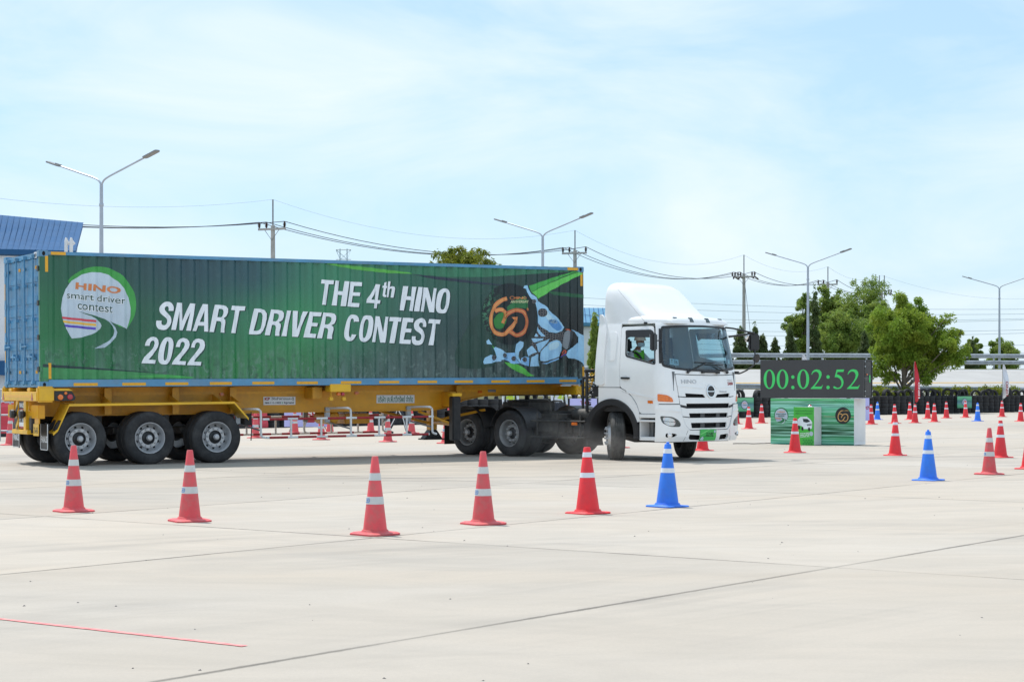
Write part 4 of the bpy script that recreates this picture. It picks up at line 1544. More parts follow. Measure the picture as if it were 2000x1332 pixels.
# robot hand
P_HAND = pm((160, 208, 250))
P_HAND2 = pm((138, 192, 240))
P_HAND3 = pm((190, 224, 252))
HONEY = mat("print_honeycomb", lin(120, 120, 118), 0.45, 0, 0)
h_nd, h_lk = HONEY.node_tree.nodes, HONEY.node_tree.links
h_tc = h_nd.new("ShaderNodeTexCoord").outputs['Object']
hv_ = h_nd.new("ShaderNodeTexVoronoi")
hv_.feature = 'DISTANCE_TO_EDGE'
hv_.inputs['Scale'].default_value = 19.0
hv_.inputs['Randomness'].default_value = 0.35
h_lk.new(mapping(h_nd, h_lk, h_tc, (1, 0, 1)), hv_.inputs['Vector'])
h_lk.new(mixc(h_nd, h_lk, ramp(h_nd, h_lk, hv_.outputs['Distance'], [(0.06, 0.0), (0.12, 1.0)]), lin(132, 128, 124), lin(34, 40, 54)), h_nd['Principled BSDF'].inputs['Base Color'])
art_poly("hand_mesh", [(815, 600), (880, 670), (960, 722), (1060, 738), (1150, 712), (1168, 740), (1150, 900), (1135, 960), (1090, 1060), (860, 1125), (845, 1000), (700, 1045), (690, 960), (735, 870), (755, 800), (790, 730), (805, 660)], HONEY, 3, TD)
HAND = [
    (P_HAND, [(625, 150), (640, 120), (690, 112), (705, 160), (740, 230), (800, 275), (830, 320), (930, 395), (1040, 510), (1130, 600), (1165, 660), (1140, 710), (1050, 735), (960, 720), (880, 670), (820, 600), (820, 520), (800, 420), (785, 360), (770, 305), (740, 295), (700, 225), (665, 165)]),
    (P_HAND, [(1255, 690), (1290, 700), (1360, 750), (1440, 768), (1452, 1155), (1380, 1120), (1300, 1070), (1200, 1060), (1180, 1020), (1200, 960), (1280, 920), (1330, 860), (1330, 790), (1300, 720)]),
    (P_HAND, [(850, 1050), (860, 980), (900, 920), (970, 860), (1050, 825), (1110, 840), (1135, 880), (1130, 960), (1090, 1040), (1000, 1080), (900, 1105), (855, 1095)]),
    (P_HAND, [(735, 805), (890, 805), (880, 830), (760, 860), (745, 840)]),
    (P_HAND, [(785, 880), (980, 808), (900, 900), (840, 990), (820, 960)]),
    (P_HAND, [(670, 960), (740, 900), (800, 985), (750, 1000), (700, 1040)]),
    (P_HAND, [(810, 655), (850, 700), (910, 780), (870, 780), (800, 700)]),
    (P_HAND, [(785, 740), (825, 770), (815, 785), (765, 780)]),
    (P_HAND, [(720, 1170), (735, 1050), (800, 1010), (830, 1010), (822, 1080), (840, 1165)]),
    (P_HAND2, [(590, 1130), (640, 1155), (705, 1165), (710, 1050), (640, 1040), (600, 1060)]),
    (P_HAND, [(515, 960), (540, 880), (590, 840), (625, 855), (620, 910), (580, 980), (570, 1040), (600, 1110), (640, 1150), (590, 1125), (545, 1070), (520, 1010)]),
    (P_HAND2, [(420, 995), (515, 990), (545, 1080), (590, 1130), (500, 1138), (460, 1130), (440, 1100), (380, 1080), (400, 1040)]),
    (P_HAND, [(245, 930), (275, 915), (330, 945), (420, 1000), (425, 1080), (345, 1085), (290, 1060), (270, 990)]),
    (P_HAND, [(110, 1110), (130, 1060), (190, 1020), (260, 1025), (290, 1060), (340, 1080), (330, 1105), (270, 1110), (200, 1130), (120, 1140)]),
    (P_HAND, [(150, 840), (170, 815), (215, 885), (155, 880)]),
    (P_HAND2, [(870, 1130), (940, 1120), (1080, 1060), (1085, 1075), (1000, 1115), (920, 1140)])]
for m_, pts in HAND:
    art_poly("robot_hand_plate", pts, m_, 4, TD)
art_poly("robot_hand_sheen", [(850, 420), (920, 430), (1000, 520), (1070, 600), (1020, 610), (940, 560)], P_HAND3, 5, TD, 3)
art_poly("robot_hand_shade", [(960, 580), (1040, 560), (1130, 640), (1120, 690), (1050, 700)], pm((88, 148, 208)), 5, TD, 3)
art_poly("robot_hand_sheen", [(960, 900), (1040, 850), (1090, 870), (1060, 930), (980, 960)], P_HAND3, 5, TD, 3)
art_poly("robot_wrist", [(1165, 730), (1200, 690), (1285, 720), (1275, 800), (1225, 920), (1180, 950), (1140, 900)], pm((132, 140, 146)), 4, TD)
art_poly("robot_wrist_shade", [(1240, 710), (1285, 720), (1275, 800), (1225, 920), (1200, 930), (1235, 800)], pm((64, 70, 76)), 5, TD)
art_stroke("robot_cable", [(1175, 690), (1215, 692), (1240, 712)], 1.6, pm((214, 92, 40)), 6, TD)
art_stroke("robot_cable", [(1135, 1000), (1165, 960), (1175, 990), (1130, 1030)], 1.8, pm((206, 84, 60)), 6, TD)
art_stroke("robot_cable", [(1120, 1050), (1165, 1010), (1170, 1030)], 2.0, pm((66, 84, 170)), 6, TD)
for x_, y_, r_ in ((880, 470, 55), (245, 1055, 36), (385, 1025, 31), (497, 1068, 33), (640, 1080, 32), (765, 325, 26)):
    art_poly("robot_joint", [(x_ + r_ * math.cos(a), y_ + r_ * math.sin(a)) for a in frange(0, 2 * math.pi, .35)[:-1]], HONEY, 6, TD)
# round contest logo
art_poly("logo_crescent", [(655 + 520 * math.cos(a), 592 + 518 * math.sin(a)) for a in frange(rad(-142), rad(40), .06)] + [(640 + 400 * math.cos(a), 640 + 400 * math.sin(a)) for a in frange(rad(40), rad(-142), .06)], pm((66, 156, 74)), 1, TCc)
SIL = mat("print_silver", lin(186, 200, 212, 1.1), 0.38, 0.0, 0.10, 1.2)
SILV = [(300, 1060), (215, 930), (165, 790), (147, 650), (165, 500), (210, 380), (300, 270), (430, 185), (560, 153), (700, 155), (800, 190), (930, 275), (1020, 385), (1080, 500), (1108, 640), (1105, 750), (1080, 850), (1050, 930), (930, 870), (820, 825), (720, 780), (600, 745), (480, 710), (385, 690), (480, 722), (560, 752), (640, 797), (690, 842), (708, 882), (690, 925), (640, 965), (560, 1005), (430, 1045)]
art_poly("logo_disc", SILV, SIL, 3, TCc)
art_poly("logo_road", [(690, 775), (770, 790), (850, 850), (900, 910), (922, 975), (905, 1040), (850, 1100), (740, 1185), (595, 1198), (700, 1150), (800, 1090), (870, 1020), (885, 950), (860, 890), (800, 830), (740, 790)], pm((176, 194, 208)), 2, TCc)
for c_, pts in (((204, 70, 84), [(157, 760), (628, 808), (625, 838), (163, 790)]), ((226, 180, 76), [(168, 812), (626, 860), (624, 892), (178, 842)]), ((84, 66, 180), [(187, 868), (619, 910), (616, 942), (200, 898)])):
    art_poly("logo_stripe", pts, pm(c_), 5, TCc)
art_text("lettering", "HINO", (345, 384), (962, 450), (352, 290), pm((206, 124, 72)), 5, TCc, .03)
for s_, a, b, c_ in (("smart driver", (228, 506), (1030, 590), (228, 412)), ("contest", (368, 658), (857, 710), (370, 566))):
    grow = lambda p, dx, dy: (p[0] + dx, p[1] + dy)
    art_text("lettering_outline", s_, grow(a, -8, 8), grow(b, 8, 8), grow(c_, -8, -8), P_WHITE, 5, TCc, .05)
    art_text("lettering", s_, a, b, c_, pm((30, 72, 62)), 6, TCc, .005)
# headline
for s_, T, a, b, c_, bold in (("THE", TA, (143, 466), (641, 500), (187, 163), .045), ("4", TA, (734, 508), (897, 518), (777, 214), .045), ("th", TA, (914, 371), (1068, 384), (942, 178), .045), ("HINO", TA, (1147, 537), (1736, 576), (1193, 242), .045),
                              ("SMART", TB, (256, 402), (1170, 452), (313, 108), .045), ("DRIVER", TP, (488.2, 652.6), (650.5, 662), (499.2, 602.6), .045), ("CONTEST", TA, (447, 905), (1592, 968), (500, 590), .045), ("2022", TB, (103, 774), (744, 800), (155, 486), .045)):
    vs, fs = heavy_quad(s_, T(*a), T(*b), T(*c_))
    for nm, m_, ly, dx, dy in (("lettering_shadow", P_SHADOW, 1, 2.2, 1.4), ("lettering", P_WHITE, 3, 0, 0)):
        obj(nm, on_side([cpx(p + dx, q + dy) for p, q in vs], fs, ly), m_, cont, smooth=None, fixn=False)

# ------------------------------------------------------------------ the semi-trailer
trl = empty("semi_trailer", (CX, CY, 0), YAW, "yellow skeletal three-axle trailer under the green container", "trailer")
PR = (0, -PITCH, 0)


def tp(name, mb, m_, parent=None, **k):
    o = obj(name, mb, m_, parent or trl, **k)
    if parent is None:
        o.rotation_euler = PR
    return o


ZT = ZB + .002
WEBT = (.70, CW - .70)
web_poly = [(0.0, ZT - .02), (0.0, 1.06), (.35, .95), (4.6, .95), (4.75, .955), (8.75, .955), (9.05, 1.0), (9.5, 1.16), (10.0, 1.25), (12.0, 1.27), (12.0, ZT - .02)]
for t in WEBT:
    bm_ = tp("main_beam", MB().prism_xz(web_poly, t - .006, t + .006), M_YELLOW, bevel=0)
    fl = MB()
    fl.bx(0, 12.0, t - .075, t + .075, ZT - .02, ZT)
    lo_ = web_poly[1:10]
    for (xa, za), (xb, zb_) in zip(lo_, lo_[1:]):
        fl.add([(xa, t - .075, za - .016), (xb, t - .075, zb_ - .016), (xb, t + .075, zb_ - .016), (xa, t + .075, za - .016), (xa, t - .075, za), (xb, t - .075, zb_), (xb, t + .075, zb_), (xa, t + .075, za)], [(0, 3, 2, 1), (4, 5, 6, 7), (0, 1, 5, 4), (2, 3, 7, 6), (0, 4, 7, 3), (1, 2, 6, 5)])
    f_ = obj("beam_flange", fl, M_YELLOW, bm_, smooth=None)
# uprights and cross members
for px in (208, 340, 452, 893, 1120):
    s_, _ = ppx(px, 780, .62)
    z0_ = .96 if s_ < 9.2 else 1.28
    tp("web_stiffener", MB().bx(s_ - .006, s_ + .006, WEBT[0] - .19, WEBT[0] - .007, z0_, ZT - .022).bx(s_ - .07, s_ + .07, WEBT[0] - .205, WEBT[0] - .191, z0_, ZT - .022), M_YELLOW)
for s_ in (.5, 1.8, 3.2, 4.6, 6.0, 7.4, 8.8, 10.2, 11.6):
    z0_ = 1.1 if s_ < 9 else 1.3
    tp("cross_member", MB().bx(s_ - .05, s_ + .05, WEBT[0] + .01, WEBT[1] - .01, z0_, ZT - .05), M_YELLOW)
# tape, markers and signs on the near web
mb = MB()
for a, b in ((115, 195), (222, 330), (352, 418), (458, 618), (688, 878), (893, 1085)):
    sa, za = ppx(a, 0, .69)
    sb, zb_ = ppx(b, 0, .69)
    zc = ZT - .13
    tp("reflector_strip", MB().bx(sa, sb, .688, .693, zc - .026, zc + .026), M_TAPE, smooth=None)
for px in (143, 435, 698, 939):
    s_, _ = ppx(px, 770, .66)
    tp("side_marker", MB().bx(s_ - .05, s_ + .05, .655, .693, ZT - .185, ZT - .13), M_ORANGE, bevel=.012)


def web_sign(name, x0p, x1p, y0p, y1p, m_):
    sa, zt_ = ppx(x0p, y0p, .68)
    sb, zb_ = ppx(x1p, y1p, .68)
    o = obj(name, MB().bx(sa, sb, .676, .692, zb_, zt_), m_, trl, bevel=.002)
    return o, sa, sb, zb_, zt_


sg, sa, sb, zb_, zt_ = web_sign("company_sign", 514.5, 577, 774.8, 790.5, M_WHITE_FILM)
w_, h_ = sb - sa, zt_ - zb_
XD, ZD = (1, 0, 0), (0, 0, 1)
text_plane("lettering", "KP", M_RED, sg, (sa + .12 * w_, .675, zt_ - .27 * h_), XD, ZD, width=.17 * w_, height=.36 * h_, bold=.05)
text_plane("lettering", "ให้เช่าหางและตู้", M_INK, sg, (sa + .60 * w_, .675, zt_ - .27 * h_), XD, ZD, width=.70 * w_, height=.42 * h_, bold=.015)
text_plane("lettering", "084-111-1993", M_INK, sg, (sa + .29 * w_, .675, zt_ - .75 * h_), XD, ZD, width=.50 * w_, height=.22 * h_, bold=.04)
text_plane("lettering", "kprent", M_INK, sg, (sa + .80 * w_, .675, zt_ - .76 * h_), XD, ZD, width=.31 * w_, height=.34 * h_, bold=.03)
text_plane("lettering", "o", pm((60, 150, 90)), sg, (sa + .59 * w_, .675, zt_ - .75 * h_), XD, ZD, width=.055 * w_, height=.2 * h_, bold=.03)
sg, sa, sb, zb_, zt_ = web_sign("company_sign", 735.5, 809.5, 771.5, 787, M_WHITE_FILM)
w_, h_ = sb - sa, zt_ - zb_
text_plane("lettering", "บริษัท เค.พี.ทวีทรัพย์ จำกัด", pm((40, 110, 80)), sg, (sa + .5 * w_, .675, zt_ - .48 * h_), XD, ZD, width=.92 * w_, height=.80 * h_, bold=.02)
sg, sa, sb, zb_, zt_ = web_sign("maker_plate", 953.5, 968.5, 760.5, 765.5, M_GREY)

# mudguard over the wheels
gp = [ppx(104, 846), ppx(113, 838), ppx(135.5, 789), ppx(300, 786.5), ppx(458, 784), ppx(486, 816)]
guard = MB()
TH = .012
for i in range(len(gp) - 1):
    (xa, za), (xb, zb_) = gp[i], gp[i + 1]
    for y0_, y1_, hh in ((.015, .60, TH), (.0, .015, .045)):
        guard.add([(xa, y0_, za - hh), (xb, y0_, zb_ - hh), (xb, y1_, zb_ - hh), (xa, y1_, za - hh), (xa, y0_, za), (xb, y0_, zb_), (xb, y1_, zb_), (xa, y1_, za)], [(0, 3, 2, 1), (4, 5, 6, 7), (0, 1, 5, 4), (2, 3, 7, 6), (0, 4, 7, 3), (1, 2, 6, 5)])
gd = obj("mudguard", guard, M_YELLOW_BR, trl, smooth=None)
g2_ = MB()
for v in guard.v:
    g2_.v.append((v[0], CW - v[1], v[2]))
g2_.f = list(guard.f)
obj("mudguard", g2_, M_YELLOW_BR, trl, smooth=None)
for px in (140, 212, 345, 430, 462):
    s_, _ = ppx(px, 785, .2)
    obj("guard_bracket", MB().add([(s_, .03, 1.20), (s_, .66, 1.20), (s_, .66, 1.36), (s_ + .012, .03, 1.20), (s_ + .012, .66, 1.20), (s_ + .012, .66, 1.36)], [(0, 1, 2), (5, 4, 3), (0, 3, 4, 1), (1, 4, 5, 2), (2, 5, 3, 0)]), M_YELLOW, trl, smooth=None)

# wheels
TRL_TYRE = [(.300, .03), (.318, .010), (.36, .002), (.41, .0), (.455, .004), (.49, .018), (.508, .038), (.515, .060), (.515, .085), (.504, .088), (.504, .096), (.515, .099), (.515, .131), (.504, .134), (.504, .142), (.515, .145), (.515, .177), (.504, .180), (.504, .188), (.515, .191), (.515, .212), (.508, .232), (.49, .252), (.455, .266), (.41, .27), (.36, .268), (.318, .26), (.300, .24)]
AXY = Matrix(((1, 0, 0, 0), (0, 0, 1, 0), (0, -1, 0, 0), (0, 0, 0, 1)))      # lathe axis z -> +y


def wheel_set(m_rim, outer=True, nuts=10):
    """meshes of one wheel, axis along y, outside face towards -y"""
    d = {}
    d['tyre'] = mesh("wheel", MB().lathe(TRL_TYRE, 56, AXY, loop=True), M_RUBBER, 38)
    if outer:
        rim = MB().lathe([(.306, .012), (.300, .003), (.292, .004), (.284, .022), (.274, .035), (.266, .06), (.260, .145), (.248, .168), (.206, .150), (.200, .125), (.194, .105), (.136, .105), (.131, .11), (.131, .185), (.27, .19), (.306, .06)], 48, AXY, loop=True)
        d['rim'] = mesh("rim", rim, m_rim, 38)
        ho = MB()
        for k in range(10):
            a = 2 * math.pi * (k + .5) / 10
            c = Vector((.2265 * math.cos(a), .157, .2265 * math.sin(a)))
            er = Vector((math.cos(a), 0, math.sin(a)))
            et = Vector((-math.sin(a), 0, math.cos(a)))
            er2 = (er * .042 + Vector((0, .018, 0))).normalized()
            n_ = 10
            pts = [c + er2 * (.019 * math.cos(2 * math.pi * j / n_)) + et * (.027 * math.sin(2 * math.pi * j / n_)) + Vector((0, -.0032, 0)) for j in range(n_)]
            ho.add(pts, [tuple(range(n_))])
        d['hole'] = mesh("hand_hole", ho, M_HOLE, None)
        nb = MB()
        for k in range(nuts):
            a = 2 * math.pi * k / nuts
            M = Matrix.Translation((.166 * math.cos(a), .066, .166 * math.sin(a))) @ AXY
            nb.lathe([(.010, 0), (.015, .004), (.016, .02), (.021, .024), (.021, .041)], 6, M)
        d['nuts'] = mesh("wheel_nuts", nb, M_ALU, 30)
        hub = MB().lathe([(.02, .02), (.050, .02), (.054, .03), (.054, .06), (.070, .066), (.074, .10), (.090, .112), (.126, .13), (.130, .15)], 24, AXY)
        d['hub'] = mesh("hub", hub, M_BLACK_PL, 35)
        d['cap'] = mesh("hub_cap", MB().lathe([(.012, -.006), (.040, -.004), (.050, .004), (.052, .016), (.052, .03), (.06, .034), (.06, .05)], 16, AXY), M_ALU, 35)
    return d


def put_wheel(d, parent, loc, rot=(0, 0, 0), name="wheel"):
    w = link(name, d['tyre'], parent, loc, rot)
    for k, nm in (('rim', "rim"), ('hole', "hand_holes"), ('nuts', "wheel_nuts"), ('hub', "hub"), ('cap', "hub_cap")):
        if k in d:
            c = link(nm, d[k], w)
            if k in ('hole', 'nuts'):
                tag(c, kind="stuff")
    return w


W_OUT = wheel_set(M_ALU)
W_IN = wheel_set(M_ALU, outer=False)
for s_ in (.79, 2.165, 3.545):
    R_ = RND.uniform(0, 6)
    put_wheel(W_OUT, trl, (s_, 0.0, .513), (0, R_, 0))
    put_wheel(W_IN, trl, (s_, .315, .513))
    put_wheel(W_IN, trl, (s_, CW - .585, .513))
    put_wheel(W_OUT, trl, (s_, CW, .513), (0, R_, math.pi))
    obj("axle", MB().tube([(s_, .25, .513), (s_, CW - .25, .513)], .075, 12), M_FRAME, trl)
    for t in WEBT:
        obj("leaf_spring", MB().bx(s_ - .5, s_ + .5, t - .05, t + .05, .60, .70).bx(s_ - .3, s_ + .3, t - .05, t + .05, .54, .60).bx(s_ + .5, s_ + .62, t - .06, t + .06, .62, .95), M_FRAME, trl, bevel=.01)
for t in WEBT:
    obj("equaliser_hanger", MB().bx(.02, .16, t - .07, t + .07, .62, .95), M_FRAME, trl)

# rear end
bump_z = (1.235, 1.415)
rb = obj("rear_beam", MB().bx(-.06, .12, .02, CW - .02, *bump_z), M_YELLOW_BR, trl, bevel=.012)
obj("reflector_strip", MB().bx(-.064, -.06, .42, CW - .30, 1.30, 1.345), M_TAPE, rb, smooth=None)
for t in (.30, CW - .16):
    obj("red_triangle", MB().add([(-.066, t - .07, 1.25), (-.066, t + .07, 1.25), (-.066, t, 1.40)], [(0, 1, 2)]), M_REDLENS, rb, smooth=None)
    obj("twist_lock_pad", MB().bx(-.03, .17, t - .10 + .35 * (1 if t < 1 else -1), t + .10 + .35 * (1 if t < 1 else -1), 1.4165, ZB - .008), M_YELLOW_BR, rb, bevel=.01)
obj("corner_block", MB().bx(-.05, .27, -.035, .10, 1.215, 1.515), M_YELLOW_BR, trl, bevel=.03)
obj("corner_block", MB().bx(-.05, .27, CW - .10, CW + .035, 1.215, 1.515), M_YELLOW_BR, trl, bevel=.03)
# light cluster on a bracket beside the corner block
lb = obj("light_bracket", MB().prism_xz([(.27, 1.43), (.62, 1.43), (.70, 1.30), (.66, 1.24), (.30, 1.24)], .02, .10), M_BLACK_PL, trl, bevel=.01)
obj("bracket_top", MB().prism_xz([(.27, 1.47), (.55, 1.47), (.64, 1.432), (.27, 1.432)], .0, .12), M_YELLOW_BR, lb, smooth=None)
MY = Matrix(((1, 0, 0, 0), (0, 0, 1, 0), (0, -1, 0, 0), (0, 0, 0, 1)))
for x_, z_, r_, m_ in ((.40, 1.31, .055, M_ORANGE), (.585, 1.315, .055, M_REDLENS), (.50, 1.385, .03, M_ORANGE)):
    obj("lamp_lens", MB().lathe([(r_ * .5, -.012), (r_ * .9, -.006), (r_, .004), (r_, .02)], 16, Matrix.Translation((x_, .008, z_)) @ MY), m_, lb)
# under-run guard with chevron stripes
for t0, t1 in ((.86, 1.02), (1.40, 1.56)):
    ps = obj("underrun_post", MB().bx(-.02, .10, t0, t1, .60, 1.234), M_YELLOW_BR, trl, bevel=.008)
    for k in range(3 if t0 > 1 else 0):
        z_ = .68 + .2 * k
        obj("black_chevron", MB().add([(-.0235, t0 + .004, z_), (-.0235, t1 - .004, z_ - .12), (-.0235, t1 - .004, z_ - .02), (-.0235, t0 + .004, z_ + .10)], [(0, 1, 2, 3)]), M_BLACK, ps, smooth=None)
ub = obj("underrun_bar", MB().bx(-.05, .08, .66, 1.72, .595, .68), M_YELLOW_BR, trl, bevel=.01)
pl = obj("plate_board", MB().bx(.0, .03, 1.03, 1.39, .70, 1.23), M_RED, trl, bevel=.004)
obj("plate_field", MB().bx(-.006, .0, 1.05, 1.37, .74, 1.02), M_WHITE_FILM, pl, smooth=None)
text_plane("lettering", "PANUS", M_WHITE_FILM, pl, (-.003, 1.21, 1.15), (0, -1, 0), (0, 0, 1), width=.30, height=.09, bold=.03)
text_plane("lettering", "SGIM'3", M_INK, pl, (-.009, 1.21, .88), (0, -1, 0), (0, 0, 1), width=.28, height=.13, bold=.02)
obj("black_header", MB().bx(-.002, .0, 1.035, 1.385, 1.085, 1.225), M_BLACK, pl, smooth=None)
for t in (.88, 1.50):
    obj("rubber_buffer", MB().lathe([(.02, -.12), (.08, -.11), (.09, -.06), (.075, -.03), (.05, .0)], 16, Matrix.Translation((-.03, t, .98)) @ Matrix.Rotation(math.pi / 2, 4, 'Y')), M_BLACK, trl)
for t0, t1 in ((.20, .82), (1.62, 2.24)):
    bxo = obj("ribbed_box", MB().bx(.03, .16, t0, t1, .90, 1.16), M_YELLOW, trl, bevel=.01)
    for k in range(9):
        y_ = t0 + .03 + (t1 - t0 - .06) * k / 8
        obj("rib", MB().bx(.015, .03, y_ - .012, y_ + .012, .91, 1.15), M_YELLOW_BR, bxo, smooth=None)
yp = obj("registration_plate", MB().bx(.02, .032, .16, .50, .575, .80), M_YELLOW_BR, trl, bevel=.003)
text_plane("lettering", "73-6476", M_INK, yp, (.0185, .33, .68), (0, -1, 0), (0, 0, 1), width=.28, height=.12, bold=.01)
obj("plate_hanger", MB().bx(.035, .06, .20, .46, .80, .9), M_YELLOW, trl)
for t0, t1 in ((.03, .50), (CW - .50, CW - .03)):
    fp = obj("mud_flap", MB().bx(.165, .177, t0, t1, .30, .80), M_BLACK, trl, bevel=.004)
    obj("flap_border", MB().tube([(.160, t0 + .012, .80), (.160, t0 + .012, .33), (.160, t0 + .03, .312), (.160, t1 - .03, .312), (.160, t1 - .012, .33), (.160, t1 - .012, .80)], .008, 6), M_WHITE_MATT, fp)
    text_plane("lettering", "PANUS", M_WHITE_FILM, fp, (.1625, (t0 + t1) / 2, .51), (0, -1, 0), (0, 0, 1), width=.38, height=.13, bold=.02)

# mid twist-lock block with lamps
s0, z0_ = ppx(645, 765.5, -.02)
s1, z1_ = ppx(685.5, 750, -.02)
tb_ = obj("twist_lock_block", MB().bx(s0, s1, -.03, .22, z0_, z1_), M_YELLOW_BR, trl, bevel=.012)
obj("block_arm", MB().bx(s0 + .05, s1 - .05, .2205, .69, z0_ + .02, ZT - .03), M_YELLOW, trl)
obj("block_bracket", MB().bx(s0 - .25, s0 - .03, .30, .69, z0_ - .14, z0_ + .1), M_YELLOW, trl, bevel=.01)
for px, m_ in ((663, M_ORANGE), (671, M_REDLENS)):
    s_, z_ = ppx(px, 769.5, 0.0)
    obj("lamp_lens", MB().lathe([(.02, -.012), (.036, -.006), (.040, .004), (.040, .05)], 16, Matrix.Translation((s_, .02, z_)) @ MY), m_, tb_)
for px in (649, 674):
    s_, z_ = ppx(px, 779, 0.0)
    obj("work_lamp", MB().bx(s_ - .04, s_ + .04, .03, .10, z_ - .035, z_ + .035).bx(s_ - .008, s_ + .008, .05, .08, z_ + .035, z0_), M_YELLOW_BR, tb_, bevel=.006)

# side guards
def side_guard(t, flip):
    root = trl
    up_z, lo_z = .822, .452
    sA, sB = ppx(512, 0)[0], ppx(849, 0)[0]
    up = tp("side_guard_rail", MB().tube([(sA + .04, t, up_z), (sB, t, up_z)], .0235, 10), M_WHITE_MATT)
    lo2 = tp("side_guard_rail", MB().tube([(sA + .12, t, lo_z), (sB - .1, t, lo_z)], .0235, 10), M_WHITE_MATT)
    for a, b in ((528, 564), (584, 620), (642, 678), (699, 733), (755, 788), (806, 839)):
        xa, xb = ppx(a, 0)[0], ppx(b, 0)[0]
        obj("red_sleeve", MB().tube([(xa, t, up_z), (xb, t, up_z)], .025, 10), M_RED, up)
        obj("red_sleeve", MB().tube([(xa, t, lo_z), (xb, t, lo_z)], .025, 10), M_RED, lo2)
    for px in (571, 630, 743, 797):
        x_ = ppx(px, 0)[0]
        tp("guard_post", MB().tube([(x_, t, up_z), (x_, t, lo_z)], .022, 10), M_WHITE_MATT)
    yi = .70 if not flip else CW - .70
    for px, dirn in ((512, 1), (688, 1), (847, 1)):
        x_ = ppx(px, 0)[0]
        pts = smooth_line([Vector((x_ - .22 * dirn, yi + (-.04 if not flip else .04), 1.02)), Vector((x_ - .12, t, 1.03)), Vector((x_ - .02, t, 1.0)), Vector((x_, t, .90)), Vector((x_, t, .56)), Vector((x_ + .02, t, .48)), Vector((x_ + .10, t, .452))], 5)
        tp("guard_hoop", MB().tube(pts, .023, 10), M_WHITE_MATT)
        tp("guard_bracket", MB().bx(x_ - .30, x_ - .20, yi - .07 if not flip else yi, yi if not flip else yi + .07, .72, 1.04), M_STEEL_GALV, bevel=.006)
        tp("guard_strut", MB().tube([(x_ - .22, yi + (-.05 if not flip else .05), .72), (x_, t + (.02 if not flip else -.02), .60)], .018, 8), M_STEEL_GALV)


side_guard(.05, False)
side_guard(CW - .05, True)

# landing gear, air tank, toolbox, king pin plate
s_n, _ = ppx(889, 820, .20)
leg = obj("landing_leg", MB().bx(s_n - .10, s_n + .10, .12, .30, .36, 1.30), M_BLACK, trl, bevel=.02)
obj("leg_top", MB().bx(s_n - .11, s_n + .12, .11, .32, 1.301, 1.37), M_YELLOW_BR, leg, bevel=.008)
obj("leg_bracket", MB().bx(s_n - .06, s_n + .10, .32, .70, 1.08, 1.40), M_YELLOW, trl, bevel=.01)
fl_ = obj("landing_leg", MB().bx(s_n + .12, s_n + .30, 1.56, 1.74, .55, 1.0), M_YELLOW, trl, bevel=.015)
obj("leg_foot", MB().prism_xz([(s_n + .14, .56), (s_n + .28, .56), (s_n + .42, .37), (s_n - .02, .37)], 1.54, 1.76).bx(s_n - .06, s_n + .46, 1.5, 1.8, .34, .37), M_BLACK, fl_, bevel=.008)
obj("leg_brace", MB().tube([(s_n - 1.1, 1.60, .98), (s_n + .18, 1.66, .70)], .03, 8).tube([(s_n + 1.2, 1.0, 1.0), (s_n + .2, 1.66, .74)], .03, 8).tube([(s_n + .2, 1.66, .72), (s_n + .02, .32, .70)], .035, 8).tube([(s_n - .6, .75, .98), (s_n + .0, .30, .70)], .03, 8), M_YELLOW, trl)
obj("air_tank", MB().lathe([(.02, -.42), (.10, -.40), (.145, -.34), (.145, .34), (.10, .40), (.02, .42)], 20, Matrix.Translation((6.5, 1.25, .86)) @ AXY), M_YELLOW, trl)
obj("tool_box", MB().bx(6.9, 7.5, 1.2, 1.8, .72, .94), M_YELLOW, trl, bevel=.02)
obj("hanging_chain", MB().tube([(4.45, .45, 1.0), (4.46, .44, .7), (4.45, .45, .42)], .012, 5), M_BLACK, trl)
obj("valve_block", MB().bx(4.35, 4.5, .55, .9, .72, .95), M_BLACK, trl, bevel=.01)
tp("king_pin_plate", MB().bx(10.4, 12.0, .5, CW - .5, 1.235, 1.255), M_FRAME)
tp("king_pin", MB().lathe([(.05, 1.12), (.05, 1.236)], 16, Matrix.Translation((11.44, CW / 2, 0))), M_FRAME)
obj("front_beam", MB().bx(11.98, 12.16, .02, CW - .02, 1.33, 1.52), M_YELLOW_BR, trl, bevel=.012)
obj("front_post", MB().bx(12.165, 12.24, .02, .14, 1.34, 1.62), M_YELLOW_BR, trl, bevel=.01)
obj("side_lamp", MB().lathe([(.02, -.012), (.036, -.006), (.040, .004), (.040, .03)], 16, Matrix.Translation((12.07, .018, 1.42)) @ MY), M_ORANGE, trl)
# ------------------------------------------------------------------ tractor unit
trk = empty("tractor_truck", (2.92, 39.05, 0), rad(-45), "white truck cab and tractor with roof fairing turning towards the clock", "truck")

# --- the cab skin: one surface addressed by q (metres round the plan outline from the front centre) and height
def _plan():
    pts = []
    for i in range(41):
        y = .85 * i / 40
        pts.append((1.60 - .11 * (y / .85) ** 2, y))
    P0, P1, P2, P3 = (1.49, .85), (1.45, 1.07), (1.40, 1.22), (1.12, 1.22)
    for i in range(1, 31):
        t = i / 30
        pts.append(tuple((1 - t) ** 3 * P0[k] + 3 * (1 - t) ** 2 * t * P1[k] + 3 * (1 - t) * t * t * P2[k] + t ** 3 * P3[k] for k in (0, 1)))
    for i in range(1, 31):
        pts.append((1.12 - (1.12 + .60) * i / 30, 1.22))
    acc = [0.0]
    for a, b in zip(pts, pts[1:]):
        acc.append(acc[-1] + math.hypot(b[0] - a[0], b[1] - a[1]))
    return pts, acc


PLAN, PACC = _plan()
QC = PACC[70]


def SX(x):
    return QC + (1.12 - x)


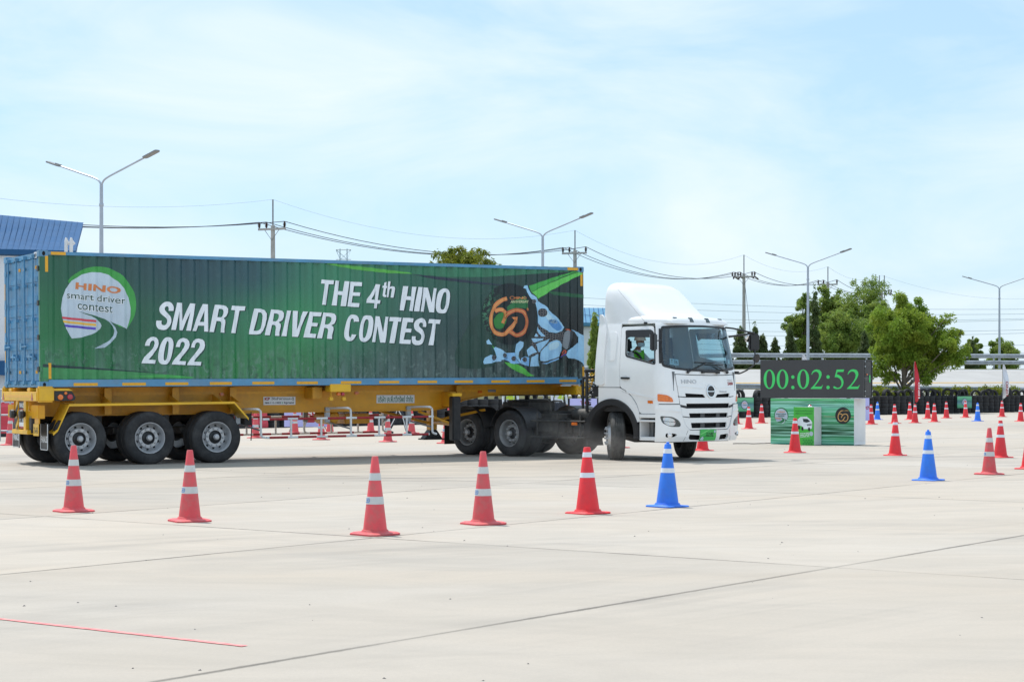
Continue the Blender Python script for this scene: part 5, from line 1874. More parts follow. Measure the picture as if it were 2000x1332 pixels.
def interp(tab, z):
    if z <= tab[0][0]:
        return tab[0][1]
    for (a, va), (b, vb) in zip(tab, tab[1:]):
        if z <= b:
            return va + (vb - va) * (z - a) / (b - a)
    return tab[-1][1]


FXT = [(.38, -.05), (.50, -.01), (.70, 0), (1.20, 0), (1.45, -.015), (1.78, -.05), (2.0, -.085), (2.3, -.14), (2.6, -.195), (2.75, -.225), (2.82, -.26)]
WST = [(.38, .985), (.5, 1.0), (1.60, 1.0), (1.90, .99), (2.2, .958), (2.5, .918), (2.75, .882), (2.82, .868)]


def plan_at(a):
    a = max(0.0, min(a, PACC[-1] - 1e-6))
    lo, hi = 0, len(PACC) - 1
    while hi - lo > 1:
        m = (lo + hi) // 2
        if PACC[m] <= a:
            lo = m
        else:
            hi = m
    t = (a - PACC[lo]) / (PACC[hi] - PACC[lo])
    (xa, ya), (xb, yb) = PLAN[lo], PLAN[hi]
    tx, ty = xb - xa, yb - ya
    L_ = math.hypot(tx, ty)
    return xa + tx * t, ya + ty * t, -(-ty) / L_, -tx / L_


def skin(q, z, off=0.0):
    """off > 0 goes inwards"""
    x, y, nx, ny = plan_at(abs(q))
    x = -.6 + (x + .6) * (2.2 + interp(FXT, z)) / 2.2
    y *= interp(WST, z)
    x -= nx * off
    y -= ny * off
    return Vector((x, y if q > 0 else -y, z))


QCUT = frange(-SX(-.36), SX(-.36), .075)
QCUT_F = frange(-SX(-.36), SX(-.36), .05)
ZCUT = frange(.38, 2.82, .11)
ROLL = -.012


def cab_part(name, mb, m_, parent=None, **k):
    o = obj(name, mb, m_, parent or trk, **k)
    return o


def panel(name, outline, m_, holes=(), out=0.0, thick=.022, parent=None, smooth=50, mirror=False, fine=False):
    vs, fs = tri2d(outline, holes)
    if mirror:
        vs = [(-a, b) for a, b in vs]
    mb = drape(vs, fs, lambda u, w, off: skin(u, w, off - out), QCUT_F if fine else QCUT, ZCUT, thick)
    return cab_part(name, mb, m_, parent, smooth=smooth)


def rnd_poly(pts, k=4, r=.25):
    """round the corners of a polygon"""
    n = len(pts)
    out = []
    for i in range(n):
        p0, p1, p2 = Vector(pts[i - 1]), Vector(pts[i]), Vector(pts[(i + 1) % n])
        a = p1 + (p0 - p1).normalized() * min(r, (p0 - p1).length * .45)
        b = p1 + (p2 - p1).normalized() * min(r, (p2 - p1).length * .45)
        for j in range(k + 1):
            t = j / k
            out.append(tuple((1 - t) ** 2 * a + 2 * (1 - t) * t * p1 + t * t * b))
    return out


def XS(pts):
    """side points given as (x, z) for the right side"""
    return [(-SX(x), z) for x, z in pts]


arc = lambda r, a0, a1, n: [(r * math.cos(rad(a0 + (a1 - a0) * i / n)), .52 + r * math.sin(rad(a0 + (a1 - a0) * i / n))) for i in range(n + 1)]
WIN = [(.385, 2.635), (1.10, 2.635), (1.175, 2.56), (1.185, 1.975), (.40, 2.15)]
for mir in (False, True):
    panel("cab_side_panel", XS([(-.37, 1.50), (.215, 1.50), (.215, 2.795), (-.37, 2.795)]), M_WHITE, mirror=mir)
    panel("fender", XS([(-.37, 1.49), (.215, 1.485), (.40, 1.405), (.55, 1.29), (.665, 1.14), (.735, .99), (.745, .80)] + arc(.72, 22, 121, 16)), M_WHITE, mirror=mir, out=.012)
    door = panel("door", rnd_poly(XS([(.225, 2.735), (1.175, 2.735), (1.235, 1.9), (1.235, .965), (.755, .965), (.675, 1.155), (.555, 1.305), (.405, 1.418), (.225, 1.497)]), 3, .06), M_WHITE, [rnd_poly(XS(WIN), 3, .06)], mirror=mir)
    panel("window_glass", rnd_poly(XS([(.37, 2.65), (1.115, 2.65), (1.19, 2.57), (1.2, 1.955), (.385, 2.135)]), 3, .06), M_GLASS, mirror=mir, out=-.014, thick=0, parent=door) if mir else None
    big = rnd_poly(XS([(.355, 2.665), (1.12, 2.665), (1.205, 2.575), (1.215, 1.94), (.37, 2.12)]), 3, .06)
    panel("window_seal", big, M_BLACK_PL, [rnd_poly(XS(WIN), 3, .06)], mirror=mir, out=.004, thick=.012, parent=door)
    panel("rain_visor", rnd_poly(XS([(.37, 2.66), (1.13, 2.66), (1.19, 2.57), (1.185, 2.44), (1.13, 2.50), (.50, 2.52), (.40, 2.47)]), 3, .04), M_BLACK_PL, mirror=mir, out=.035, thick=.006, parent=door)
    panel("door_handle", rnd_poly(XS([(.27, 1.665), (.50, 1.66), (.50, 1.70), (.27, 1.705)]), 2, .02), M_BLACK_PL, mirror=mir, out=.035, thick=.03, parent=door)
    panel("handle_recess", [(-SX(.385) + .085 * math.cos(a), 1.675 + .07 * math.sin(a)) for a in frange(0, 6.2832, .45)[:-1]], M_GREY if False else M_WHITE_MATT, mirror=mir, out=.003, thick=.004, parent=door)
    panel("door_crease", XS([(.24, 1.42), (.36, 1.385), (1.22, 1.245), (1.22, 1.265), (.40, 1.415)]), M_WHITE, mirror=mir, out=.012, thick=.014, parent=door)
    panel("side_lamp", XS([(.97, 1.175), (1.10, 1.170), (1.10, 1.225), (.97, 1.23)]), M_ORANGE, mirror=mir, out=.012, thick=.014, parent=door)
    panel("quarter_recess", rnd_poly(XS([(-.17, 2.05), (.08, 2.03), (.12, 2.62), (-.08, 2.65), (-.15, 2.55)]), 4, .09), M_WHITE, mirror=mir, out=.010, thick=.012)
    panel("air_deflector", rnd_poly(XS([(-.44, 1.54), (-.20, 1.54), (-.20, 2.68), (-.26, 2.83), (-.33, 2.98), (-.44, 3.02)]), 3, .06), M_WHITE, mirror=mir, out=.045, thick=.05)

# the black wheel-arch lip and inner wheel housing
for sg in (-1, 1):
    ring = MB()
    A = arc(.60, -8, 188, 26)
    B = arc(.745, -4, 184, 26)
    n_ = len(A)
    y0_, y1_ = (1.262, .80)
    vs = []
    for (xa, za), (xb, zb_) in zip(A, B):
        vs += [(xb, sg * (y0_ - .03), zb_), (xb * .99, sg * y0_, zb_ - .008), (xa * 1.03, sg * y0_, za + .01), (xa, sg * (y0_ - .03), za), (xa, sg * y1_, za), (xb, sg * y1_, zb_)]
    fs = []
    for i in range(n_ - 1):
        for k in range(6):
            k2 = (k + 1) % 6
            fs.append((6 * i + k, 6 * i + k2, 6 * i + 6 + k2, 6 * i + 6 + k))
    fs += [tuple(range(6)), tuple(6 * (n_ - 1) + k for k in range(5, -1, -1))]
    ring.add(vs, fs)
    cab_part("wheel_arch", ring, M_BLACK_PL, smooth=40)

# front shell with the windscreen opening
WS = [(-1.205, 1.935), (-.95, 1.875), (-.5, 1.84), (0, 1.83), (.5, 1.84), (.95, 1.875), (1.205, 1.935), (1.225, 2.30), (1.205, 2.715), (.6, 2.742), (0, 2.748), (-.6, 2.742), (-1.205, 2.715), (-1.225, 2.30)]
SE = SX(1.225)
shell = panel("front_shell", [(-SE, 1.165), (-.865, 1.165), (-.955, 1.768), (-.5, 1.752), (0, 1.745), (.5, 1.752), (.955, 1.768), (.865, 1.165), (SE, 1.165), (SE, 2.795), (-SE, 2.795)], M_WHITE, [rnd_poly(WS, 2, .05)], fine=True)
WSO = [(a * 1.012, b + (.016 if b > 2.3 else -.02)) for a, b in WS]
WSI = [(a * .982, b + (-.03 if b > 2.3 else .024)) for a, b in WS]
panel("windscreen_seal", rnd_poly(WSO, 2, .05), M_BLACK_PL, [rnd_poly(WSI, 2, .05)], out=.005, thick=.014, parent=shell, fine=True)
panel("windscreen", rnd_poly(WS, 2, .05), M_GLASS, out=-.006, thick=0, parent=shell, fine=True)
panel("indicator_lamp", rnd_poly([(-1.345, 1.365), (-1.15, 1.340), (-1.045, 1.28), (-1.02, 1.20), (-1.345, 1.215)], 3, .03), M_ORANGE, out=.014, thick=.02, parent=shell, fine=True)
panel("indicator_lamp", rnd_poly([(1.345, 1.365), (1.15, 1.340), (1.045, 1.28), (1.02, 1.20), (1.345, 1.215)], 3, .03), M_ORANGE, out=.014, thick=.02, parent=shell, fine=True)

# grille panel with its slots
SLOTS = [[(-.72, 1.375), (-.22, 1.352), (-.155, 1.285), (-.70, 1.29)], [(.72, 1.375), (.22, 1.352), (.155, 1.285), (.70, 1.29)],
         [(-.70, 1.168), (.70, 1.168), (.68, 1.07), (-.68, 1.07)], [(-.63, .972), (.63, .972), (.60, .878), (-.60, .878)], [(-.58, .778), (.58, .778), (.555, .672), (-.555, .672)]]
gr = panel("front_grille", rnd_poly([(-.937, 1.752), (-.5, 1.737), (0, 1.730), (.5, 1.737), (.937, 1.752), (.852, 1.155), (.80, .93), (.70, .72), (.60, .64), (-.60, .64), (-.70, .72), (-.80, .93), (-.852, 1.155)], 3, .03), M_WHITE, [rnd_poly(s_, 2, .012) for s_ in SLOTS], out=.006, fine=True)
for sl in SLOTS:
    lo_, hi_ = min(p[1] for p in sl), max(p[1] for p in sl)
    xl, xr_ = min(p[0] for p in sl), max(p[0] for p in sl)
    nb = 2 if hi_ - lo_ > .08 else 1
    for k in range(nb):
        zc = lo_ + (hi_ - lo_) * (k + .5) / nb
        panel("grille_slat", [(xl + .04, zc - .012), (xr_ - .04, zc - .012), (xr_ - .04, zc + .010), (xl + .04, zc + .010)], M_HOLE, out=-.03, thick=.02, parent=gr)
for q0 in (-.30, .20):
    for lo_, hi_ in ((.88, .97), (.675, .775)):
        panel("grille_stay", [(q0, lo_), (q0 + .12, lo_), (q0 + .12, hi_), (q0, hi_)], M_DARKGREY, out=-.008, thick=.02, parent=gr)
panel("grille_seam", [(-.90, 1.318), (-.70, 1.305), (-.70, 1.288), (-.895, 1.302)], M_BLACK_PL, out=.008, thick=.01, parent=gr)
panel("grille_seam", [(.90, 1.318), (.70, 1.305), (.70, 1.288), (.895, 1.302)], M_BLACK_PL, out=.008, thick=.01, parent=gr)
panel("grille_seam", [(-.862, 1.150), (-.68, 1.118), (-.68, 1.068), (-.852, 1.10)], M_BLACK_PL, out=.009, thick=.01, parent=gr)
panel("grille_seam", [(.862, 1.150), (.68, 1.118), (.68, 1.068), (.852, 1.10)], M_BLACK_PL, out=.009, thick=.01, parent=gr)
panel("grille_seam", [(-.795, .915), (-.60, .895), (-.60, .878), (-.79, .898)], M_BLACK_PL, out=.009, thick=.01, parent=gr)
panel("grille_seam", [(.795, .915), (.60, .895), (.60, .878), (.79, .898)], M_BLACK_PL, out=.009, thick=.01, parent=gr)
panel("grille_crease", [(-.90, 1.515), (-.20, 1.47), (-.13, 1.53), (0, 1.553), (.13, 1.53), (.20, 1.47), (.90, 1.50), (.90, 1.512), (.20, 1.485), (.13, 1.547), (0, 1.57), (-.13, 1.547), (-.20, 1.485), (-.90, 1.53)], M_WHITE, out=.014, thick=.012, parent=gr)

# bumper
HL = [(-1.30, .925), (-1.05, .905), (-.90, .835), (-.835, .745), (-.87, .70), (-1.10, .705), (-1.25, .78)]
IN = [(-.62, .545), (-.30, .525), (-.30, .43), (-.60, .44), (-.64, .48)]
FOGC = (-1.10, .535)
SB = SX(1.175)
mirp = lambda ps: [(-a, b) for a, b in ps]
FOGH = [(-1.18, .575), (-1.06, .575), (-.93, .555), (-.95, .515), (-1.06, .492), (-1.18, .492)]
bp = panel("bumper", rnd_poly([(-SB, 1.148), (-.868, 1.148), (-.815, .93), (-.715, .715), (-.605, .628), (.605, .628), (.715, .715), (.815, .93), (.868, 1.148), (SB, 1.148), (SB, .40), (-SB, .40)], 2, .02), M_WHITE,
           [rnd_poly(HL, 3, .05), rnd_poly(mirp(HL), 3, .05), rnd_poly(IN, 2, .02), rnd_poly(mirp(IN), 2, .02), rnd_poly(FOGH, 2, .03), rnd_poly(mirp(FOGH), 2, .03)], out=.022, thick=.045, fine=True)
panel("bumper_crease", [(-1.40, 1.045), (-.85, 1.0), (-.85, 1.02), (-1.40, 1.075)], M_WHITE, out=.036, thick=.02, parent=bp)
panel("bumper_crease", [(1.40, 1.045), (.85, 1.0), (.85, 1.02), (1.40, 1.075)], M_WHITE, out=.036, thick=.02, parent=bp)
for sg in (-1, 1):
    panel("bumper_seam", [(sg * .655, .632), (sg * .665, .632), (sg * .765, .41), (sg * .755, .41)], M_GREY, out=.0235, thick=.004, parent=bp)
M_REFL = mat("lamp_reflector", (0.85, 0.86, 0.88), 0.10, 1.0, 0.05, 14)
for mir in (False, True):
    hl = panel("headlight", rnd_poly(HL, 3, .05), M_DARKGREY, out=-.018, thick=.02, mirror=mir, parent=bp, fine=True)
    f_ = mirp if mir else (lambda p: p)
    panel("lamp_shade", rnd_poly([(-1.02, .87), (-.93, .82), (-.875, .75), (-.90, .735), (-1.06, .74), (-1.0, .80)], 3, .03), M_BLACK_PL, out=-.008, thick=.01, mirror=mir, parent=hl if False else bp)
    panel("lamp_bowl", rnd_poly([(-1.25, .90), (-1.08, .888), (-.985, .85), (-.955, .775), (-1.0, .722), (-1.12, .725), (-1.22, .785)], 4, .06), M_REFL, out=-.006, thick=.012, mirror=mir, parent=bp, fine=True)
    panel("lamp_divider", [(-1.24, .825), (-.965, .80), (-.965, .79), (-1.24, .813)], M_DARKGREY, out=-.003, thick=.006, mirror=mir, parent=bp, fine=True)
    panel("headlight_lens", rnd_poly(HL, 3, .05), M_LENS, out=.018, thick=0, mirror=mir, parent=bp, fine=True)
    sg = 1 if mir else -1
    c = skin(sg * 1.10, .535, -.03)
    nrm = (skin(sg * 1.10, .535, -.1) - skin(sg * 1.10, .535, 0)).normalized()
    Mf = Matrix.Translation(c) @ Vector((0, 0, 1)).rotation_difference(nrm).to_matrix().to_4x4()
    fg = obj("fog_lamp", MB().lathe([(.012, .008), (.03, .004), (.034, -.004), (.036, .006), (.048, .006), (.052, -.004), (.05, -.03)], 20, Mf), M_CHROME, bp)
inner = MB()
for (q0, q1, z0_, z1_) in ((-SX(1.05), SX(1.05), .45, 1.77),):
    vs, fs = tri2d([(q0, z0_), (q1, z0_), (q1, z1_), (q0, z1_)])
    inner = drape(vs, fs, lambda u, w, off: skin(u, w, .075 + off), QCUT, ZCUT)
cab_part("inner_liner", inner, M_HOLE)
cab_part("inner_liner", MB().bx(-.33, .98, -1.12, -1.10, 1.0, 1.90).bx(-.33, .98, 1.10, 1.12, 1.0, 1.90), M_BLACK)

# emblem, lettering, handle, wipers, plate
def disc(name, c, r0, r1, m_, out, parent, n=36, thick=.008, cond=None):
    o_ = [(c[0] + r1 * math.cos(2 * math.pi * i / n), c[1] + r1 * math.sin(2 * math.pi * i / n)) for i in range(n)]
    h_ = [[(c[0] + r0 * math.cos(2 * math.pi * i / n), c[1] + r0 * math.sin(2 * math.pi * i / n)) for i in range(n)]] if r0 else []
    return panel(name, o_, m_, h_, out=out, thick=thick, parent=parent, smooth=35)


EC = (0, 1.416)
disc("emblem_back", EC, 0, .128, M_BLACK_PL, .012, gr)
disc("emblem_ring", EC, .112, .131, M_CHROME, .026, gr, thick=.018)
panel("emblem_bar", [(-.105, 1.426), (-.05, 1.420), (.05, 1.420), (.105, 1.426), (.105, 1.406), (.05, 1.404), (-.05, 1.404), (-.105, 1.406)], M_CHROME, out=.024, thick=.014, parent=gr)

def skin_text(s_, q0, q1, z0_, z1_, m_, out, parent, bold=.02, name="lettering"):
    vs, fs = text_quad(s_, (q0, z0_), (q1, z0_), (q0, z1_), bold, 2)
    return cab_part(name, drape(vs, fs, lambda u, w, off: skin(u, w, off - out), frange(q0, q1, .1), (), .006), m_, parent, smooth=None)


skin_text("HINO", -.80, -.40, 1.572, 1.652, M_ALU, .014, gr, .0)
skin_text("500", .66, .90, 1.54, 1.605, M_RED, .014, gr, .01)
skin_text("Transcom", .30, .58, 1.395, 1.425, M_ALU, .018, gr, .02)
skin_text("VICTOR", .66, .88, 1.625, 1.655, M_WHITE_MATT, .018, gr, .02)
mb = MB().tube([skin(q, 1.80, -.045) for q in frange(-.20, .26, .06)], .016, 8)
mb.box(skin(-.21, 1.80, -.03), (.05, .07, .045)).box(skin(.27, 1.795, -.03), (.06, .09, .05))
cab_part("grab_handle", mb, M_BLACK_PL, shell, bevel=.006)
for q0, q1, z1_ in ((-.62, -.10, 1.99), (.66, .16, 1.95)):
    p0_, p1_ = skin(q0, 1.805, -.03), skin(q1, z1_, -.03)
    wp = cab_part("wiper", MB().tube([p0_, p0_.lerp(p1_, .5) + Vector((.02, 0, 0)), p1_], [.016, .012, .009], 8).lathe([(.03, -.02), (.034, .0), (.02, .02)], 12, Matrix.Translation(p0_) @ Matrix.Rotation(rad(90), 4, 'Y')), M_BLACK_PL, shell)
    ql = -.42 if q0 < 0 else -.16
    qh = .22 if q0 < 0 else .52
    obj("wiper_blade", MB().tube([skin(q, z1_ + .01 - .012 * (q - q1), -.022) for q in frange(ql, qh, .1)], .009, 6), M_BLACK_PL, wp)
# green contest plate
plo = panel("number_board", rnd_poly([(-.345, .415), (.135, .415), (.135, .645), (-.345, .645)], 2, .015), pm((64, 178, 84)), out=.045, thick=.012, parent=None)
panel("plate_stripe", [(-.345, .46), (.135, .585), (.135, .60), (-.345, .475)], pm((34, 120, 60)), out=.047, thick=.003, parent=plo)
panel("plate_stripe", [(-.345, .53), (-.05, .645), (-.09, .645), (-.345, .55)], pm((120, 208, 120)), out=.047, thick=.003, parent=plo)
for k, s_ in enumerate(("THE 4th HINO", "SMART DRIVER", "CONTEST 2022")):
    skin_text(s_, -.19 + .01 * k, .03 + .01 * k, .555 - .032 * k, .577 - .032 * k, pm((22, 84, 40)), .0475, plo, .02)
disc("plate_logo", (.085, .598), 0, .028, pm((180, 196, 206)), .0475, plo, n=14, thick=.003)
panel("plate_picture", [(-.335, .425), (-.25, .425), (-.25, .48), (-.29, .50), (-.335, .46)], pm((190, 206, 214)), out=.0475, thick=.003, parent=plo)
# paper number behind the windscreen
pap = panel("paper_sign", [(-1.03, 1.955), (-.80, 1.93), (-.80, 2.055), (-1.03, 2.08)], mat("paper_pale_blue", (.62, .76, .82), .7), out=-.03, thick=.003)
vs, fs = text_quad("T 06", (-1.005, 1.98), (-.825, 1.962), (-1.005, 2.055), .0, 2)
cab_part("lettering", drape(vs, fs, lambda u, w, off: skin(u, w, .028 + off)), M_INK, pap, smooth=None)
panel("paper_sticker", [(.88, 1.97), (.98, 1.98), (.98, 2.08), (.88, 2.07)], mat("paper_white", (.75, .80, .80), .7), out=-.03, thick=.003)

# roof, steps, floor, back wall
ring = [skin(q, 2.795, .0) for q in frange(-SX(-.37), SX(-.37), .12)]
ctr = Vector((.5, 0, 2.84))
mb = MB().add(ring + [p.lerp(ctr, .25) + Vector((0, 0, .03)) for p in ring] + [ctr], [])
n_ = len(ring)
for i in range(n_):
    j = (i + 1) % n_
    mb.f.append((i, j, n_ + j, n_ + i))
    mb.f.append((n_ + i, n_ + j, 2 * n_))
cab_part("roof", mb, M_WHITE, smooth=60)
mb = MB()
WY = 1.12
mb.bx(-.372, -.34, -WY, WY, 1.0, 2.05)
for y0_, y1_ in ((-WY, -.62), (.62, WY)):
    mb.bx(-.372, -.34, y0_, y1_, 2.051, 2.56)
mb.bx(-.372, -.34, -WY * .9, WY * .9, 2.561, 2.79)
cab_part("back_wall", mb, M_DARKGREY, smooth=None)
cab_part("rear_window", MB().add([(-.356, -.62, 2.05), (-.356, .62, 2.05), (-.356, .62, 2.56), (-.356, -.62, 2.56)], [(0, 1, 2, 3)]), M_GLASS, smooth=None)
cab_part("cab_floor", MB().bx(-.34, 1.35, -1.08, 1.08, 1.0, 1.06), M_DARKGREY)
M_DASH = mat("dash_grey", (.13, .14, .15), .7, 0, .1, 6)
M_SEAT = mat("seat_cloth", (.045, .05, .06), .9, 0, .2, 12)
dash = cab_part("dashboard", MB().prism_xz([(.95, 1.55), (1.00, 1.80), (1.12, 1.86), (1.42, 1.84), (1.45, 1.40), (1.1, 1.3)], -1.02, 1.02), M_DASH, bevel=.03)
for yc in (-.62, .62):
    st = cab_part("seat", MB().bx(-.05, .50, yc - .25, yc + .25, 1.42, 1.58), M_SEAT, bevel=.05)
    obj("seat_back", MB().prism_xz([(-.16, 1.5), (.03, 1.5), (-.05, 2.22), (-.20, 2.22)], yc - .24, yc + .24), M_SEAT, st, bevel=.05)
    obj("head_rest", MB().prism_xz([(-.19, 2.26), (-.06, 2.26), (-.08, 2.50), (-.19, 2.50)], yc - .13, yc + .13), M_SEAT, st, bevel=.04)
    obj("seat_base", MB().bx(.0, .42, yc - .2, yc + .2, 1.06, 1.42), M_DASH, st, bevel=.02)
SWC = Vector((.80, -.62, 1.92))
SWN = Vector((-.55, 0, .83)).normalized()
su = SWN.cross(Vector((0, 1, 0))).normalized()
sv = Vector((0, 1, 0))
sw = cab_part("steering_wheel", MB().tube([SWC + (su * math.cos(a) + sv * math.sin(a)) * .225 for a in frange(0, 2 * math.pi, .2)[:-1]], .017, 8, closed=True), M_BLACK_PL)
obj("wheel_hub", MB().tube([SWC - SWN * .03, SWC + SWN * .015], .07, 14).tube([SWC - sv * .21, SWC + sv * .21], .014, 6).tube([SWC, SWC - su * .21], .014, 6).tube([SWC - SWN * .02, SWC - SWN * .45 + Vector((.1, 0, 0))], .03, 8), M_BLACK_PL, sw)
for k, (z_, dep) in enumerate(((.46, .20), (.80, .10))):
    for sg in (-1, 1):
        y_o = sg * 1.235
        y_i = sg * (1.235 - .30)
        ya, yb = min(y_o, y_i), max(y_o, y_i)
        st = cab_part("step", MB().bx(.765, 1.165, ya, yb, z_, z_ + .035), M_WHITE, bevel=.01)
        obj("step_tread", MB().bx(.78, 1.15, ya + .03, yb - .03, z_ + .0355, z_ + .043), M_ALU, st, smooth=None)
for sg in (-1, 1):
    ya, yb = sorted((sg * .93, sg * 1.225))
    cab_part("step_well", MB().bx(.75, .763, ya, yb, .46, .95).bx(1.166, 1.178, ya, yb, .42, .95), M_WHITE, bevel=.003)
    yc = sg * .925
    cab_part("step_back", MB().bx(.764, 1.165, min(yc, yc - sg * .01), max(yc, yc - sg * .01), .46, .95), M_GREY)
    yo = sorted((sg * 1.245, sg * 1.19))
    cab_part("step_sill", MB().bx(.75, 1.178, yo[0], yo[1], .895, .955).bx(.765, 1.178, yo[0], yo[1], .52, .60) if False else MB().bx(.75, 1.178, yo[0], yo[1], .88, .955), M_WHITE, bevel=.008)
    cab_part("step_frame", MB().bx(.755, 1.178, yo[0] + .004, yo[1] - .004, .425, .459), M_WHITE, bevel=.008)

# roof fairing
SEC = [(-.36, 1.05, 3.675), (-.30, 1.06, 3.69), (-.05, 1.055, 3.655), (.10, 1.045, 3.56), (.25, 1.035, 3.42), (.45, 1.02, 3.22), (.64, .995, 3.06), (.82, .97, 2.965), (1.0, .94, 2.915), (1.14, .90, 2.885), (1.22, .86, 2.845)]
mb = MB()
NS = 31
vs = []
for x_, w_, zt_ in SEC:
    for i in range(NS):
        th = math.pi * i / (NS - 1)
        c, s_ = math.cos(th), math.sin(th)
        e = .30
        y_ = -w_ * math.copysign(abs(c) ** e, c)
        vs.append((x_, y_ * (1 - .035 * (abs(s_) ** e)), 2.79 + (zt_ - 2.79) * abs(s_) ** e))
fs = [(i * NS + j, i * NS + j + 1, (i + 1) * NS + j + 1, (i + 1) * NS + j) for i in range(len(SEC) - 1) for j in range(NS - 1)]
fs += [tuple(range(NS)), tuple((len(SEC) - 1) * NS + j for j in range(NS))]
mb.add(vs, fs)
fair = cab_part("roof_fairing", mb, M_WHITE, smooth=45)
SK = [(-.30, .90, 2.90), (.0, .99, 2.97), (.35, 1.05, 3.0), (.65, 1.065, 2.99), (.92, 1.05, 2.965), (1.10, 1.01, 2.945), (1.22, .97, 2.925), (1.30, .93, 2.88), (1.335, .90, 2.80)]
mb = MB()
vs = []
for x_, w_, zt_ in SK:
    for i in range(NS):
        th = math.pi * i / (NS - 1)
        c, s_ = math.cos(th), math.sin(th)
        y_ = -w_ * math.copysign(abs(c) ** .34, c)
        vs.append((x_, y_, 2.785 + (zt_ - 2.785) * abs(s_) ** .5))
mb.add(vs, [(i * NS + j, i * NS + j + 1, (i + 1) * NS + j + 1, (i + 1) * NS + j) for i in range(len(SK) - 1) for j in range(NS - 1)] + [tuple(range(NS)), tuple((len(SK) - 1) * NS + j for j in range(NS))])
obj("fairing_skirt", mb, M_WHITE, fair, smooth=45)
M_MARK = mat("marker_lens", (.03, .055, .055), .15, 0, .1, 10, coat=.8)
for y_ in (-.72, -.26, .26, .72):
    xm = 1.302 - .03 * (abs(y_) / .72) ** 2
    Mm = Matrix.Translation((xm, y_, 2.868)) @ Matrix.Rotation(rad(58), 4, 'Y')
    obj("roof_marker", MB().bx(-.055, .055, -.06, .06, -.05, .012, Mm), M_MARK, fair, bevel=.008)
ap = Vector((.78, -1.075, 2.80))
obj("antenna", MB().tube([ap, ap + Vector((-.75, .0, .70))], .0028, 5), M_GREY, fair)
obj("antenna_foot", MB().box(ap, (.07, .05, .035)), M_BLACK_PL, fair, bevel=.008)

# mirrors
def mirror_box(c, sx_, sy_, sz_, rz):
    M = Matrix.Translation(c) @ Matrix.Rotation(rz, 4, 'Z')
    return MB().bx(-sx_ / 2, sx_ / 2, -sy_ / 2, sy_ / 2, -sz_ / 2, sz_ / 2, M), M


mb, M = mirror_box(Vector((1.30, -1.43, 2.40)), .09, .22, .35, rad(20))
mr = cab_part("wing_mirror", mb, M_BLACK_PL, bevel=.025)
obj("mirror_glass", MB().bx(-.049, -.046, -.09, .09, -.155, .155, M), M_CHROME, mr)
obj("mirror_arm", MB().tube([(1.30, -1.36, 2.42), (1.28, -1.20, 2.44)], .012, 7).tube([skin(-1.20, 2.68, -.03), skin(-1.21, 2.4, -.03), skin(-1.24, 2.02, -.03)], .014, 7), M_BLACK_PL, mr)
panel("pillar_trim", [(-1.275, 1.98), (-1.225, 1.975), (-1.225, 2.68), (-1.265, 2.68)], M_BLACK_PL, out=.012, thick=.014)
c2 = Vector((1.57, 1.47, 2.44))
mb, M = mirror_box(c2, .10, .24, .36, rad(-25))
mr = cab_part("wing_mirror", mb, M_BLACK_PL, bevel=.03)
obj("mirror_glass", MB().bx(-.053, -.050, -.10, .10, -.16, .16, M), M_CHROME, mr)
obj("mirror_arm", MB().tube([skin(1.02, 2.74, -.02), skin(1.05, 2.72, -.18), (1.60, 1.30, 2.64), (1.60, 1.45, 2.63)], .018, 8).tube([skin(1.14, 2.55, -.02), (1.56, 1.24, 2.60), (1.60, 1.34, 2.635)], .022, 8), M_BLACK_PL, mr)
obj("mirror_arm", MB().tube(smooth_line([skin(1.20, 1.80, -.02), skin(1.15, 1.79, -.12), Vector((1.64, 1.36, 1.95)), Vector((1.62, 1.44, 2.15)), Vector((1.60, 1.46, 2.30))], 5), .016, 8), M_BLACK_PL, mr)
obj("mirror_foot", MB().box(skin(1.19, 1.80, -.03), (.08, .16, .06)), M_BLACK_PL, mr, bevel=.015)
Mr = Matrix.Translation((1.64, 1.47, 2.10)) @ Matrix.Rotation(rad(100), 4, 'Y')
mr2 = cab_part("round_mirror", MB().lathe([(.03, -.05), (.08, -.035), (.10, .0), (.098, .012), (.06, .016)], 20, Mr), M_BLACK_PL)
Mr = Matrix.Translation((1.50, 1.36, 2.52)) @ Matrix.Rotation(rad(-70), 4, 'Y')
cab_part("round_mirror", MB().lathe([(.03, -.03), (.075, -.02), (.085, .0), (.08, .012), (.05, .02)], 20, Mr), M_CHROME)

# --- chassis
for sg in (-1, 1):
    obj("frame_rail", MB().bx(-5.0, 1.25, sg * .43 - .04, sg * .43 + .04, .72, .98), M_FRAME, trk, bevel=.01)
for x_ in (-4.9, -3.65, -2.2, -1.2, .9):
    obj("cross_member", MB().bx(x_ - .06, x_ + .06, -.389, .389, .75, .95), M_FRAME, trk)
obj("engine", MB().bx(-.9, 1.0, -.38, .38, .52, 1.02), M_BLACK, trk, bevel=.06)
obj("radiator", MB().bx(1.18, 1.30, -.6, .6, .45, 1.4), M_BLACK, trk)
obj("under_bumper", MB().bx(.6, 1.3, -1.0, 1.0, .38, .46), M_BLACK, trk, bevel=.02)
obj("fifth_wheel", MB().lathe([(.0, 1.17), (.46, 1.17), (.48, 1.19), (.48, 1.215), (.0, 1.222)], 32, Matrix.Translation((-3.62, 0, 0))).bx(-4.0, -3.2, -.42, .42, .98, 1.17), M_FRAME, trk)
W_DR = wheel_set(M_ALU_DUSTY)
